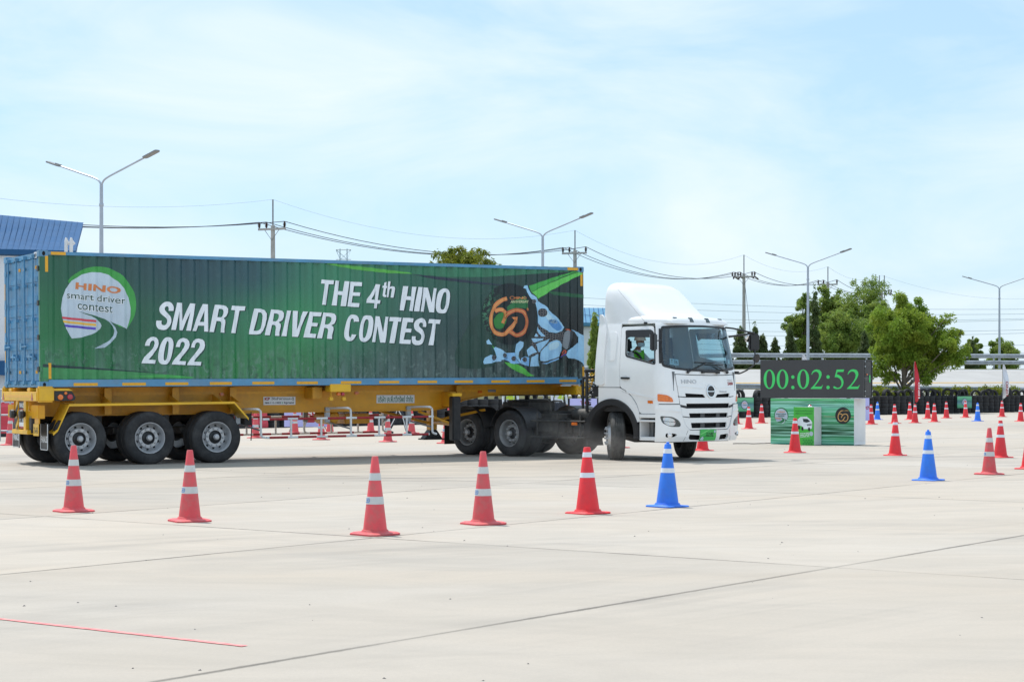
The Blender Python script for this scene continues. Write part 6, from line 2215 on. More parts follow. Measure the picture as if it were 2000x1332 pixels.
for x_ in (-3.0, -4.32):
    obj("axle", MB().tube([(x_, -1.0, .5), (x_, 1.0, .5)], .09, 12).lathe([(.05, -.25), (.2, -.2), (.26, 0), (.2, .2), (.05, .25)], 16, Matrix.Translation((x_, 0, .5))), M_FRAME, trk)
    for y_, d_, rz in ((-1.235, W_DR, 0), (-.92, W_IN, 0), (.65, W_IN, 0), (1.235, W_DR, math.pi)):
        w = put_wheel(d_, trk, (x_, y_, .50), (0, RND.uniform(0, 6), rz))
        w.scale = (.97, 1, .97)
    for sg in (-1, 1):
        y0_, y1_ = sorted((sg * 1.24, sg * .64))
        A = [(x_ + .575 * math.cos(rad(a)), .50 + .575 * math.sin(rad(a))) for a in range(12, 172, 8)]
        B = [(x_ + .587 * math.cos(rad(a)), .50 + .587 * math.sin(rad(a))) for a in range(12, 172, 8)]
        mbf = MB()
        n_ = len(A)
        vs = [(p[0], y, p[1]) for y in (y0_, y1_) for p in A] + [(p[0], y, p[1]) for y in (y0_, y1_) for p in B]
        fs = []
        for i in range(n_ - 1):
            fs += [(i, i + 1, n_ + i + 1, n_ + i), (2 * n_ + i, 3 * n_ + i, 3 * n_ + i + 1, 2 * n_ + i + 1), (i, 2 * n_ + i, 2 * n_ + i + 1, i + 1), (n_ + i, n_ + i + 1, 3 * n_ + i + 1, 3 * n_ + i)]
        fs += [(0, n_, 3 * n_, 2 * n_), (n_ - 1, 3 * n_ - 1, 4 * n_ - 1, 2 * n_ - 1)]
        mbf.add(vs, fs)
        obj("mudguard", mbf, M_BLACK, trk, smooth=40)
for sg in (-1, 1):
    y0_, y1_ = sorted((sg * 1.22, sg * .68))
    obj("mud_flap", MB().bx(-5.06, -5.045, y0_, y1_, .22, .95), M_BLACK, trk)
obj("tail_bar", MB().bx(-5.1, -4.95, -1.15, 1.15, .86, .98), M_FRAME, trk, bevel=.01)

# front wheels, steered hard right
FR_TYRE = [(.285, .04), (.30, .012), (.35, .0), (.41, .0), (.46, .01), (.485, .028), (.497, .05), (.50, .062), (.50, .083), (.484, .086), (.484, .096), (.50, .099), (.50, .122), (.484, .125), (.484, .135), (.50, .138), (.50, .160), (.484, .163), (.484, .173), (.50, .176), (.50, .198), (.484, .201), (.484, .211), (.50, .214), (.50, .235), (.495, .25), (.48, .27), (.46, .288), (.41, .297), (.35, .297), (.30, .285), (.285, .26)]
fd = {'tyre': mesh("wheel", MB().lathe(FR_TYRE, 56, AXY, loop=True), M_RUBBER_DUSTY, 34)}
fd['rim'] = mesh("rim", MB().lathe([(.29, .02), (.285, .012), (.275, .014), (.262, .04), (.245, .05), (.225, .01), (.205, -.025), (.195, -.035), (.118, -.035), (.112, -.03), (.11, .12), (.285, .12)], 44, AXY, loop=True), M_ALU, 38)
nb = MB()
for k in range(10):
    a = 2 * math.pi * k / 10
    nb.lathe([(.010, -.045), (.016, -.04), (.017, -.02), (.021, -.016), (.021, .0)], 6, Matrix.Translation((.168 * math.cos(a), -.034, .168 * math.sin(a))) @ AXY)
fd['nuts'] = mesh("wheel_nuts", nb, M_ALU, 30)
fd['hub'] = mesh("hub", MB().lathe([(.02, -.065), (.06, -.06), (.075, -.045), (.09, -.034), (.108, -.02), (.112, .06)], 24, AXY), M_ALU_DUSTY, 35)
for sg, st in ((-1, rad(-41)), (1, rad(-34))):
    piv = Vector((0, sg * .88, .495))
    off = Matrix.Rotation(st, 3, 'Z') @ Vector((0, sg * .30, 0))
    put_wheel(fd, trk, piv + off, (0, .3, st + (0 if sg < 0 else math.pi)))
obj("front_axle", MB().tube([(0, -.9, .50), (0, -.5, .42), (0, .5, .42), (0, .9, .50)], .07, 10), M_FRAME, trk)
obj("leaf_spring", MB().bx(-.7, .7, -.47, -.39, .56, .68).bx(-.7, .7, .39, .47, .56, .68), M_FRAME, trk)

# right-hand equipment between the wheels
obj("fuel_tank", MB().bx(-2.30, -1.35, -1.12, -.52, .46, .93), M_FRAME, trk, bevel=.09)
obj("fuel_tank", MB().bx(-2.30, -.9, .52, 1.15, .42, .95), M_FRAME, trk, bevel=.09)
for x_, z_ in ((-1.15, .92), (-1.15, .60)):
    obj("air_cylinder", MB().lathe([(.02, -.30), (.09, -.28), (.125, -.24), (.125, .24), (.09, .28), (.02, .30)], 18, Matrix.Translation((x_, -.82, z_)) @ Matrix.Rotation(math.pi / 2, 4, 'Y')), M_FRAME, trk)
obj("battery_box", MB().bx(-.92, -.68, -1.1, -.55, .50, .86), M_BLACK, trk, bevel=.02)
gy = -1.17
obj("side_guard_rail", MB().tube([(-2.38, gy, .78), (-.80, gy, .78)], .022, 8), M_FRAME, trk)
obj("side_guard_rail", MB().tube([(-2.38, gy, .44), (-.80, gy, .44)], .022, 8), M_FRAME, trk)
for x_ in (-2.2, -1.6, -.95):
    obj("guard_post", MB().tube([(x_, gy + .01, .95), (x_, gy + .01, .42)], .018, 7), M_FRAME, trk)
obj("side_marker", MB().bx(-1.16, -1.0, gy - .045, gy - .02, .70, .76), M_ORANGE, trk, bevel=.008)
obj("hand_rail", MB().tube(smooth_line([Vector((-1.9, -1.05, .95)), Vector((-1.9, -1.05, 1.14)), Vector((-1.85, -1.05, 1.2)), Vector((-1.6, -1.05, 1.2))], 4), .02, 8), M_FRAME, trk)
# rear mudguard piece behind the front wheel
A = [(.70 * math.cos(rad(a)), .50 + .70 * math.sin(rad(a))) for a in range(118, 200, 8)]
mbf = MB()
n_ = len(A)
vs = [(p[0], y, p[1]) for y in (-1.22, -.75) for p in A] + [(p[0] * 1.02, y, p[1]) for y in (-1.22, -.75) for p in A]
fs = []
for i in range(n_ - 1):
    fs += [(i, i + 1, n_ + i + 1, n_ + i), (2 * n_ + i, 3 * n_ + i, 3 * n_ + i + 1, 2 * n_ + i + 1), (i, 2 * n_ + i, 2 * n_ + i + 1, i + 1), (n_ + i, n_ + i + 1, 3 * n_ + i + 1, 3 * n_ + i)]
mbf.add(vs, fs)
obj("mudguard", mbf, M_BLACK, trk, smooth=40)
# hose stand behind the cab with coiled hoses
obj("hose_stand", MB().tube(smooth_line([Vector((-.95, -.95, .98)), Vector((-.95, -.95, 1.75)), Vector((-.95, -.85, 1.84)), Vector((-.95, .85, 1.84)), Vector((-.95, .95, 1.75)), Vector((-.95, .95, .98))], 4), .035, 9), M_BLACK, trk)
obj("hose_stand", MB().tube(smooth_line([Vector((-1.25, -.75, .98)), Vector((-1.25, -.75, 1.62)), Vector((-1.22, -.70, 1.70)), Vector((-1.0, -.6, 1.72))], 4), .03, 9), M_BLACK, trk)
obj("cat_walk", MB().bx(-1.6, -.62, -.85, .85, .99, 1.03), M_FRAME, trk)
obj("cab_mount", MB().bx(-.66, -.42, -.95, .95, 1.14, 1.28).bx(-.60, -.48, -.80, -.70, .98, 1.5).bx(-.60, -.48, .70, .80, .98, 1.5), M_BLACK, trk, bevel=.01)
obj("air_intake", MB().bx(-.62, -.40, -1.15, -.80, 1.30, 1.52), M_BLACK, trk, bevel=.03)


def coil(a, b, r, turns, rr, m_):
    a, b = Vector(a), Vector(b)
    t = (b - a).normalized()
    u = t.orthogonal().normalized()
    w = t.cross(u)
    pts = []
    N = turns * 10
    for i in range(N + 1):
        k = i / N
        p = a.lerp(b, k)
        p.z -= .25 * 4 * k * (1 - k)
        an = 2 * math.pi * turns * k
        pts.append(p + (u * math.cos(an) + w * math.sin(an)) * r)
    return obj("coiled_hose", MB().tube(pts, rr, 6), m_, trk)


coil((-1.0, -.70, 1.86), (-2.35, .30, 1.45), .05, 16, .011, M_YELLOW_BR)
coil((-1.0, -.55, 1.88), (-2.35, .45, 1.48), .05, 16, .011, M_BLACK_PL)
coil((-1.0, -.85, 1.15), (-1.05, -.78, 1.82), .045, 10, .010, M_BLACK_PL)

# ------------------------------------------------------------------ people
M_SKIN = mat("skin", (.28, .15, .10), .55, 0, .08, 10)
M_SHIRT_W = mat("white_shirt", (.62, .66, .72), .85, 0, .06, 12)
M_VEST = mat("hi_vis_green", (.16, .62, .05), .7, 0, .08, 10)
M_VEST2 = mat("hi_vis_lime", (.45, .62, .06), .7, 0, .08, 10)
M_NAVY = mat("navy_trousers", (.03, .036, .05), .85, 0, .12, 10)
M_SHOE = mat("shoe", (.03, .03, .03), .6, 0, .1, 10)
M_HAIR = mat("black_hair", (.012, .010, .010), .6, 0, .1, 30)
M_MASK = mat("mask_blue", (.42, .62, .72), .8, 0, .04, 10)
M_HELMET = mat("helmet_white", (.74, .72, .67), .35, 0, .04, 6)


def skin_mesh(name, chains, sub=2):
    """continuous limb surface from joint chains [(point, radius)] that share points by index name"""
    pts, edges, idx, rads = [], [], {}, []
    for ch in chains:
        prev = None
        for nm, p, r in ch:
            if nm not in idx:
                idx[nm] = len(pts)
                pts.append(p)
                rads.append(r)
            i = idx[nm]
            if prev is not None and prev != i:
                edges.append((prev, i))
            prev = i
    me = bpy.data.meshes.new(name)
    me.from_pydata(pts, edges, [])
    o = bpy.data.objects.new(name, me)
    COL.objects.link(o)
    md = o.modifiers.new("skin", 'SKIN')
    for i, r in enumerate(rads):
        sv_ = me.skin_vertices[0].data[i]
        rr = r if isinstance(r, tuple) else (r, r)
        sv_.radius = rr
        sv_.use_root = (i == 0)
    ms = o.modifiers.new("sub", 'SUBSURF')
    ms.levels = sub
    ms.render_levels = sub
    dg = bpy.context.evaluated_depsgraph_get()
    out = bpy.data.meshes.new_from_object(o.evaluated_get(dg))
    bpy.data.objects.remove(o)
    bpy.data.meshes.remove(me)
    out.shade_smooth()
    return out


def fingers(wr, hand, fwd, side, pre):
    """five short finger chains from the palm"""
    ch = []
    fwd, side = fwd.normalized(), side.normalized()
    dn = fwd.cross(side).normalized()
    if dn.z > 0:
        dn = -dn
    for k, (o_, l_) in enumerate(((-.03, .07), (-.01, .08), (.012, .075), (.032, .06))):
        b = hand + side * o_ + fwd * .02
        ch.append([(pre + "palm", hand, .026), (pre + "f%da" % k, b + fwd * .03, .010), (pre + "f%db" % k, b + fwd * (.03 + l_ * .5) + dn * .02, .009), (pre + "f%dc" % k, b + fwd * (.03 + l_ * .6) + dn * .05, .008)])
    ch.append([(pre + "palm", hand, .026), (pre + "ta", hand - side * .045 + fwd * .01, .011), (pre + "tb", hand - side * .055 + fwd * .045, .009)])
    return ch


def head_mesh(c, face, scale=1.0, name="head"):
    """head with brow, nose, chin and ears; face = direction the face points"""
    f_ = face.normalized()
    s_ = f_.cross(Vector((0, 0, 1))).normalized()
    u_ = s_.cross(f_)
    mb = MB()
    nu, nv = 24, 16
    vs = []
    for j in range(nv + 1):
        ph = math.pi * j / nv
        for i in range(nu):
            th = 2 * math.pi * i / nu
            x, y, z = math.sin(ph) * math.cos(th), math.sin(ph) * math.sin(th), math.cos(ph)
            # x forward
            rx, ry, rz = .098, .076, .118
            k = 1.0
            if z < -.2:
                k = 1 - .28 * (-.2 - z)
            px_, py_, pz = x * rx * k, y * ry * k, z * rz
            if x > .75 and -.45 < z < .1:
                b = max(0, 1 - abs(y) / .16) * max(0, 1 - abs(z + .18) / .26)
                px_ += .026 * b
            if x > .6 and .02 < z < .32:
                px_ -= .010 * max(0, 1 - abs(abs(y) - .35) / .2)
            if abs(y) > .93 and abs(x) < .35 and abs(z) < .3:
                py_ *= 1.16
            vs.append(c + (f_ * px_ + s_ * py_ + u_ * pz) * scale)
    fs = [(j * nu + i, j * nu + (i + 1) % nu, (j + 1) * nu + (i + 1) % nu, (j + 1) * nu + i) for j in range(nv) for i in range(nu)]
    mb.add(vs, fs)
    return mb, f_, s_, u_


def join_meshes(name, meshes, mats_of):
    """one continuous-looking body object from skin mesh + head, with material slots per face"""
    bm = bmesh.new()
    slots = []
    for me, fn in meshes:
        n0 = len(bm.faces)
        bm.from_mesh(me)
        bm.faces.ensure_lookup_table()
        for f in bm.faces[n0:]:
            f.material_index = fn(f.calc_center_median())
            f.smooth = True
    out = bpy.data.meshes.new(name)
    bm.to_mesh(out)
    bm.free()
    for m_ in mats_of:
        out.materials.append(m_)
    return out


def seated_driver():
    V = Vector
    yc = -.62
    per = empty("person", (0, 0, 0), 0, "driver in white helmet, face mask and green vest at the truck's side window", "person")
    per.location = trk.location
    per.rotation_euler = trk.rotation_euler
    pel = V((.10, yc, 1.66))
    chest = V((.13, yc, 2.10))
    neck = V((.17, yc, 2.27))
    hc = V((.235, yc, 2.43))
    ch = [[("pel", pel, (.16, .13)), ("waist", V((.10, yc, 1.85)), (.145, .115)), ("chest", chest, (.17, .125)), ("neck", neck, .058), ("hd", V((.205, yc, 2.36)), .055)]]
    for sg in (-1, 1):
        p = "L" if sg > 0 else "R"
        ch.append([("chest", chest, (.17, .125)), (p + "sh", V((.14, yc + sg * .20, 2.17)), .068), (p + "el", V((.36, yc + sg * .27, 1.93)), .050), (p + "wr", V((.60, yc + sg * .19, 1.99)), .032), (p + "palm", V((.68, yc + sg * .18, 2.02)), .026)])
        ch += fingers(None, V((.68, yc + sg * .18, 2.02)), V((.6, 0, .5)), V((0, 1, 0)), p)
        ch.append([("pel", pel, (.16, .13)), (p + "hip", V((.16, yc + sg * .10, 1.65)), .10), (p + "kn", V((.56, yc + sg * .15, 1.66)), .068), (p + "an", V((.68, yc + sg * .15, 1.20)), .045), (p + "toe", V((.86, yc + sg * .15, 1.12)), .042)])
    body = skin_mesh("body", ch)
    hb, f_, s_, u_ = head_mesh(hc, V((1, -.25, -.02)))
    hm = mesh("head", hb, None, None)
    fn = lambda c: 0 if (c.x > .60 and c.z > 1.9) or c.z > 2.27 else (2 if c.z < 1.74 else 1)
    me = join_meshes("body", [(body, fn), (hm, lambda c: 0)], [M_SKIN, M_SHIRT_W, M_NAVY])
    link("body", me, per)
    vch = [[("a", V((.10, yc, 1.70)), (.178, .142)), ("b", V((.105, yc, 1.88)), (.165, .132)), ("c", V((.135, yc, 2.08)), (.188, .142)), ("d", V((.15, yc, 2.20)), (.15, .10))],
           [("d", V((.15, yc, 2.20)), (.15, .10)), ("e", V((.15, yc - .14, 2.225)), .07)], [("d", V((.15, yc, 2.20)), (.15, .10)), ("f", V((.15, yc + .14, 2.225)), .07)]]
    vm = skin_mesh("vest", vch)
    vm.materials.append(M_VEST)
    link("vest", vm, per)
    # helmet, mask, strap, eyes
    up = (u_ - f_ * .10).normalized()
    Mh = Matrix((list(f_) + [0], list(s_) + [0], list(u_) + [0], [0, 0, 0, 1])).transposed()
    Mh.translation = hc + u_ * .028 - f_ * .004
    hel = MB()
    prof = [(.118, .0), (.122, .012), (.120, .04), (.108, .075), (.083, .104), (.045, .120), (.005, .124)]
    hel.lathe(prof, 24, Mh)
    hel.prism([(.07, -.085), (.135, -.07), (.158, 0), (.135, .07), (.07, .085)], .002, .012, Mh)
    link("helmet", mesh("helmet", hel, M_HELMET, 50), per)
    mk = MB()
    vs = []
    for j in range(6):
        for i in range(9):
            a = rad(-75 + 150 * i / 8)
            zz = -.012 - .085 * j / 5
            k = 1 + (.16 if 2 <= i <= 6 and j in (1, 2, 3) else 0)
            vs.append(hc + f_ * (.104 * math.cos(a) * k + .004) + s_ * .084 * math.sin(a) + u_ * zz)
    mk.add(vs, [(j * 9 + i, j * 9 + i + 1, (j + 1) * 9 + i + 1, (j + 1) * 9 + i) for j in range(5) for i in range(8)])
    link("face_mask", mesh("face_mask", mk, M_MASK, 60), per)
    eb = MB()
    for sg in (-1, 1):
        eb.lathe([(.003, .004), (.010, .002), (.012, -.002)], 10, Matrix.Translation(hc + f_ * .090 + s_ * .032 * sg + u_ * .008) @ Vector((0, 0, 1)).rotation_difference(f_).to_matrix().to_4x4())
    link("eyes", mesh("eyes", eb, M_HAIR, None), per)
    bt = MB()
    P = smooth_line([V((.0, yc - .20, 2.26)), V((.24, yc - .13, 2.20)), V((.305, yc - .03, 2.06)), V((.29, yc + .07, 1.90)), V((.22, yc + .18, 1.74))], 5)
    for a, b in zip(P, P[1:]):
        w = V((.0, .022, .014))
        o_ = V((.012, 0, 0))
        bt.add([a - w, a + w, b + w, b - w, a - w + o_, a + w + o_, b + w + o_, b - w + o_], [(0, 1, 2, 3), (4, 7, 6, 5), (0, 3, 7, 4), (1, 5, 6, 2)])
    link("seat_belt", mesh("seat_belt", bt, M_BLACK, None), per)


seated_driver()


def standing(px, py, label, stride, vest=None, trousers=M_NAVY, face=None, h=1.70, stripe=False):
    V = Vector
    p = gnd(px, py)
    per = empty("person", p, 0, label, "person")
    k = h / 1.70
    f_ = face or V((1, 0, 0))
    s_ = f_.cross(V((0, 0, 1))).normalized()
    P = lambda a, b, z: (f_ * a + s_ * b + V((0, 0, z))) * k
    ch = [[("pel", P(0, 0, .93), (.15, .11)), ("waist", P(0, 0, 1.12), (.135, .105)), ("chest", P(.01, 0, 1.32), (.165, .115)), ("neck", P(.02, 0, 1.47), .055), ("hd", P(.03, 0, 1.54), .05)]]
    for sg in (-1, 1):
        q = "L" if sg > 0 else "R"
        st = stride * sg
        ch.append([("pel", P(0, 0, .93), (.15, .11)), (q + "hip", P(.02 * sg, .09 * sg, .86), .092), (q + "kn", P(st * .55 + .04, .10 * sg, .48), .062), (q + "an", P(st - .02, .10 * sg, .09), .042), (q + "toe", P(st + .14, .11 * sg, .042), .038)])
        ch.append([("chest", P(.01, 0, 1.32), (.165, .115)), (q + "sh", P(0, .19 * sg, 1.39), .062), (q + "el", P(-st * .35, .25 * sg, 1.12), .046), (q + "wr", P(-st * .5 + .10, .24 * sg, .90), .03), (q + "palm", P(-st * .5 + .14, .23 * sg, .84), .025)])
        ch += fingers(None, P(-st * .5 + .14, .23 * sg, .84), V((f_.x * .3, f_.y * .3, -1)), f_, q)
    body = skin_mesh("body", ch)
    hb, hf, hs, hu = head_mesh(P(.05, 0, 1.60), f_)
    hm = mesh("head", hb, None, None)
    fn = lambda c: (3 if c.z < .085 * k else 2 if c.z < .99 * k and abs(c.dot(s_)) < .20 else 0 if (c.z < .92 * k or c.z > 1.45 * k) else 1)
    me = join_meshes("body", [(body, fn), (hm, lambda c: 0)], [M_SKIN, M_SHIRT_W, trousers, M_SHOE])
    link("body", me, per)
    hr = MB()
    Mh = Matrix((list(hf) + [0], list(hs) + [0], list(hu) + [0], [0, 0, 0, 1])).transposed()
    Mh.translation = P(.03, 0, 1.62)
    hr.lathe([(.098, -.03), (.104, .02), (.098, .06), (.07, .095), (.02, .108)], 18, Mh)
    link("hair", mesh("hair", hr, M_HAIR, 60), per)
    if vest:
        vch = [[("a", P(0, 0, .98), (.172, .13)), ("b", P(0, 0, 1.14), (.155, .122)), ("c", P(.01, 0, 1.32), (.182, .132)), ("d", P(.015, 0, 1.41), (.15, .095))]]
        vm = skin_mesh("vest", vch)
        vm.materials.append(vest)
        link("vest", vm, per)
    if stripe:
        sb_ = MB()
        for sg in (-1, 1):
            st = stride * sg
            pts = [P(.02 * sg, .09 * sg + .088, .84), P(st * .55 + .04, .10 * sg + .066, .48), P(st - .02, .10 * sg + .05, .12)]
            sb_.tube(pts, .014, 5)
        link("trouser_stripe", mesh("trouser_stripe", sb_, M_WHITE_MATT, 60), per)
    return per


standing(778, 848, "person in dark tracksuit trousers with a white stripe walking behind the trailer", .33, stripe=True, face=Vector((1, -.25, 0)).normalized())
standing(997, 842, "person in a lime vest standing behind the tractor's rear wheels", .05, vest=M_VEST2, face=Vector((0, -1, 0)))
standing(1092, 843, "person in a lime vest standing behind the coupling, left of the cab", .04, vest=M_VEST2, face=Vector((.3, -1, 0)).normalized())
# ------------------------------------------------------------------ traffic cones
def cone_mat(name, col, fade):
    return mat(name, col, .55, 0, .10, 5, dirt=(fade, .85, 7), obj_rand=.08)


M_CR_OLD = cone_mat("cone_faded_red", (.74, .085, .10), (.46, .17, .15))
M_CR_NEW = cone_mat("cone_red", (.80, .030, .040), (.62, .05, .06))
M_CB = cone_mat("cone_blue", (.028, .205, .84), (.05, .17, .62))
M_BAND_OLD = mat("band_grey_white", (.60, .61, .60), .45, 0, .06, 8, dirt=((.40, .40, .38), .5, 9))
M_BAND = mat("band_white", (.74, .77, .82), .4, 0, .04, 8)
M_LOGO_B = mat("badge_blue", (.03, .22, .60), .5, 0, 0)


def frustum(r0, z0_, r1, z1_, n=28):
    return MB().lathe([(r0, z0_), (r1, z1_)], n)


def base_plate(w, h, lip_r, lip_h, ch, sp):
    """square foot with cut corners and a raised round boss"""
    b = w / 2
    pl = [(-b + ch, -b), (b - ch, -b), (b, -b + ch), (b, b - ch), (b - ch, b), (-b + ch, b), (-b, b - ch), (-b, -b + ch)]
    mb = MB().prism(pl, 0, h * .6)
    pl2 = [(x * sp, y * sp) for x, y in pl]
    n = 8
    vs = [Vector((x, y, h * .6)) for x, y in pl] + [Vector((x, y, h)) for x, y in pl2]
    mb.add(vs, [(i, (i + 1) % n, n + (i + 1) % n, n + i) for i in range(n)] + [tuple(range(n, 2 * n))])
    mb.lathe([(lip_r * 1.12, h * .8), (lip_r, h + lip_h * .6), (lip_r, h + lip_h), (lip_r * .9, h + lip_h + .004)], 28)
    return mb


def cone_kit(kind):
    k = {}
    if kind == 'old':
        H_, rb, rt, zb_ = .80, .122, .033, .058
        k['base'] = mesh("cone_base", base_plate(.41, .03, .135, .022, .05, .86), M_CR_OLD, 35, .004)
        R = lambda z: rb + (rt - rb) * (z - zb_) / (H_ - zb_)
        k['body'] = mesh("cone_body", MB().lathe([(rb, zb_ - .02), (rb, zb_), (rt + .001, H_ - .012), (rt - .004, H_), (.012, H_ - .002)], 32), M_CR_OLD, 40)
        bands = ((.556, .631), (.315, .392))
        mb_ = M_BAND_OLD
    else:
        H_, rb, rt, zb_ = .79, .140, .040, .05
        m_ = M_CR_NEW if kind == 'red' else M_CB
        k['base'] = mesh("cone_base", base_plate(.42, .022, .157, .026, .035, .95), m_, 35, .004)
        R = lambda z: rb + (rt - rb) * (z - zb_) / (H_ - zb_)
        k['body'] = mesh("cone_body", MB().lathe([(rb, zb_ - .02), (rb, zb_), (rt + .001, H_ - .008), (rt - .004, H_), (.020, H_ + .001), (.019, H_ + .022), (.012, H_ + .026)] if kind == 'blue' else [(rb, zb_ - .02), (rb, zb_), (rt + .001, H_ - .008), (rt - .004, H_), (.012, H_ - .002)], 32), m_, 40)
        bands = ((.672, .730), (.430, .488))
        mb_ = M_BAND
    k['bands'] = [mesh("white_band", frustum(R(a) + .0025, a, R(b) + .0025, b, 32), mb_, 40) for a, b in bands]
    if kind == 'old':
        a, b = bands[1]
        zc = (a + b) / 2
        f_ = lambda u, w, off: Vector((math.cos(u) * (R(w) + .004), math.sin(u) * (R(w) + .004), w))
        mbb = MB()
        ring = [(-.44, zc + .022), (.30, zc + .022), (.40, zc + .012), (.40, zc - .012), (.30, zc - .022), (-.44, zc - .022), (-.52, zc - .012), (-.52, zc + .012)]
        rin = [(-.42, zc + .015), (.28, zc + .015), (.33, zc + .008), (.33, zc - .008), (.28, zc - .015), (-.42, zc - .015), (-.46, zc - .008), (-.46, zc + .008)]
        vs, fs = tri2d(ring, [rin])
        d_ = drape(vs, fs, f_, frange(-.6, .6, .1))
        mbb.add(d_.v, d_.f)
        vs, fs = text_quad("NMO", (.24, zc - .009), (-.36, zc - .009), (.24, zc + .009), .01)
        vs = [(-u - .06, w) for u, w in vs]
        d_ = drape(vs, fs, f_, frange(-.6, .6, .1))
        mbb.add(d_.v, d_.f)
        k['badge'] = mesh("band_badge", mbb, M_LOGO_B, None, fixn=False)
    return k


KITS = {k: cone_kit(k) for k in ('old', 'red', 'blue')}


def put_cone(kind, px, py, label, rz=None, tilt=(0, 0), group="traffic cones"):
    p = gnd(px, py)
    o = empty("traffic_cone", p, RND.uniform(.6, 1.0) if rz is None else rz, label, "traffic cone", group)
    k = KITS[kind]
    link("cone_base", k['base'], o)
    body = link("cone_body", k['body'], o)
    for b in k['bands']:
        link("white_band", b, body)
    if 'badge' in k:
        ang = math.atan2(-p.y, -p.x) - 1.05 - o.rotation_euler.z
        link("band_badge", k['badge'], body, rot=(0, 0, ang))
    o.rotation_euler = (tilt[0], tilt[1], o.rotation_euler.z)
    return o


CONES = [
    ('old', 144, 999, "faded red cone nearest the left edge, in front of the trailer's rear wheel"),
    ('old', 370.5, 1018, "faded red cone in front of the trailer's foremost wheel, second from left"),
    ('old', 732.5, 1044, "faded red cone standing closest to the camera, on the slab joint crossing"),
    ('old', 944, 1023.5, "faded red cone in the front row, right of the one closest to the camera"),
    ('red', 1148, 1002.5, "clean bright red cone in the front row, left of the near blue cone"),
    ('blue', 1303.5, 989.5, "large near blue cone in front of the truck's bumper"),
    ('blue', 1813, 938, "blue cone right of centre on the open concrete, next to a faded red cone"),
    ('old', 1932, 926.5, "faded red cone just right of the blue cone at right"),
    ('red', 1954, 893.5, "bright red cone directly behind the faded red cone at right"),
    ('red', 1748.5, 889.5, "bright red cone standing alone right of the clock booth"),
    ('red', 1552.5, 884, "bright red cone in front of the green clock booth"),
    ('red', 2010, 916, "red cone cut off by the right picture edge, only its foot showing"),
    ('red', 1438, 828, "red cone half hidden by the truck's front corner"),
    ('red', 1462.5, 837.5, "red cone between truck and clock booth, the nearer of two"),
    ('red', 1487.5, 826.5, "red cone just left of the clock booth, the farther of two"),
    ('blue', 1691, 821, "blue cone mostly hidden behind the white end of the clock booth"),
    ('red', 1701.5, 828.5, "red cone right next to the white end of the clock booth"),
    ('blue', 1713.5, 819.5, "far blue cone right of the clock booth"),
    ('red', 1747.5, 827, "far red cone directly behind the lone bright red cone"),
    ('red', 1777, 819.5, "far red cone just left of the red feather flag's tip"),
    ('red', 1787, 826, "far red cone directly below the red feather flag"),
    ('red', 1812, 817.5, "far red cone, upper one of the pair right of the red flag"),
    ('red', 1825, 824, "far red cone, lower one of the pair right of the red flag"),
    ('red', 1848.5, 816.5, "far red cone midway between the red flag and the right banner"),
    ('red', 1886, 815.3, "far red cone in front of the right tyre-wall banner"),
    ('blue', 1909.5, 822.5, "far blue cone right of the tyre-wall banner"),
    ('red', 1957, 813.8, "far red cone below the white feather flag"),
    ('red', 1993.5, 823, "far red cone at the right picture edge"),
    ('old', 499, 855.5, "faded red cone behind the trailer just right of its wheels"),
    ('old', 576, 846, "faded red cone behind the trailer in front of the pale board's left half"),
    ('old', 627.5, 859, "faded red cone behind the trailer seen through the middle of the side guard"),
    ('old', 644.5, 846, "faded red cone behind the trailer at the pale board's right edge"),
    ('old', 724, 843, "faded red cone behind the trailer between the board and the walking person"),
    ('old', 757.5, 863, "faded red cone behind the trailer just left of the walking person"),
    ('old', 804, 846, "faded red cone behind the trailer just right of the walking person"),
    ('old', 876.5, 844, "faded red cone behind the trailer left of the landing leg"),
    ('old', 871, 866, "faded red cone behind the landing leg, only its foot showing"),
    ('red', 1209, 874.5, "red cone behind the truck's steered front wheel, only its foot showing"),
    ('red', 1372, 880, "red cone behind the truck's far front wheel, only its foot showing"),
    ('old', 20, 869.5, "faded red cone behind the trailer's rear mud flap, only its foot showing")]
for kd, px, py, lab in CONES:
    put_cone(kd, px, py, lab, RND.uniform(.5, 1.1), tilt=(RND.uniform(-.010, .010), RND.uniform(-.010, .010)))

# ------------------------------------------------------------------ clock booth
B0 = Vector((6.80, 48.9, 0))
BRZ = math.atan2(-.537, .843)


def streak_material():
    m, nd, lk, bs = new_mat("printed_speed_streaks")
    tc = nd.new("ShaderNodeTexCoord").outputs['Object']
    sp = nd.new("ShaderNodeSeparateXYZ")
    lk.new(tc, sp.inputs[0])
    n1 = noise(nd, lk, mapping(nd, lk, tc, (.25, 1, 11.0), (1.3, 0, .4)), 1.0, 4, .65, .1)
    n2 = noise(nd, lk, mapping(nd, lk, tc, (.55, 1, 26.0), (5, 0, 2)), 1.0, 2, .5)
    z = mth(nd, lk, 'DIVIDE', sp.outputs[2], 1.21)
    base = ramp(nd, lk, z, [(0.0, lin(70, 160, 140)), (.13, lin(76, 178, 120)), (.24, lin(22, 72, 44)), (.40, lin(30, 110, 62)), (.55, lin(52, 160, 92)), (.72, lin(84, 190, 130)), (.84, lin(138, 206, 188)), (.93, lin(96, 200, 120)), (1.0, lin(70, 186, 96))])
    c = mixc(nd, lk, ramp(nd, lk, n1, [(.50, 0.0), (.66, .75)]), base, lin(22, 84, 56))
    c = mixc(nd, lk, ramp(nd, lk, n2, [(.48, 0.0), (.60, .85)]), c, lin(168, 230, 206))
    lk.new(c, bs.inputs['Base Color'])
    bs.inputs['Roughness'].default_value = .35
    return m


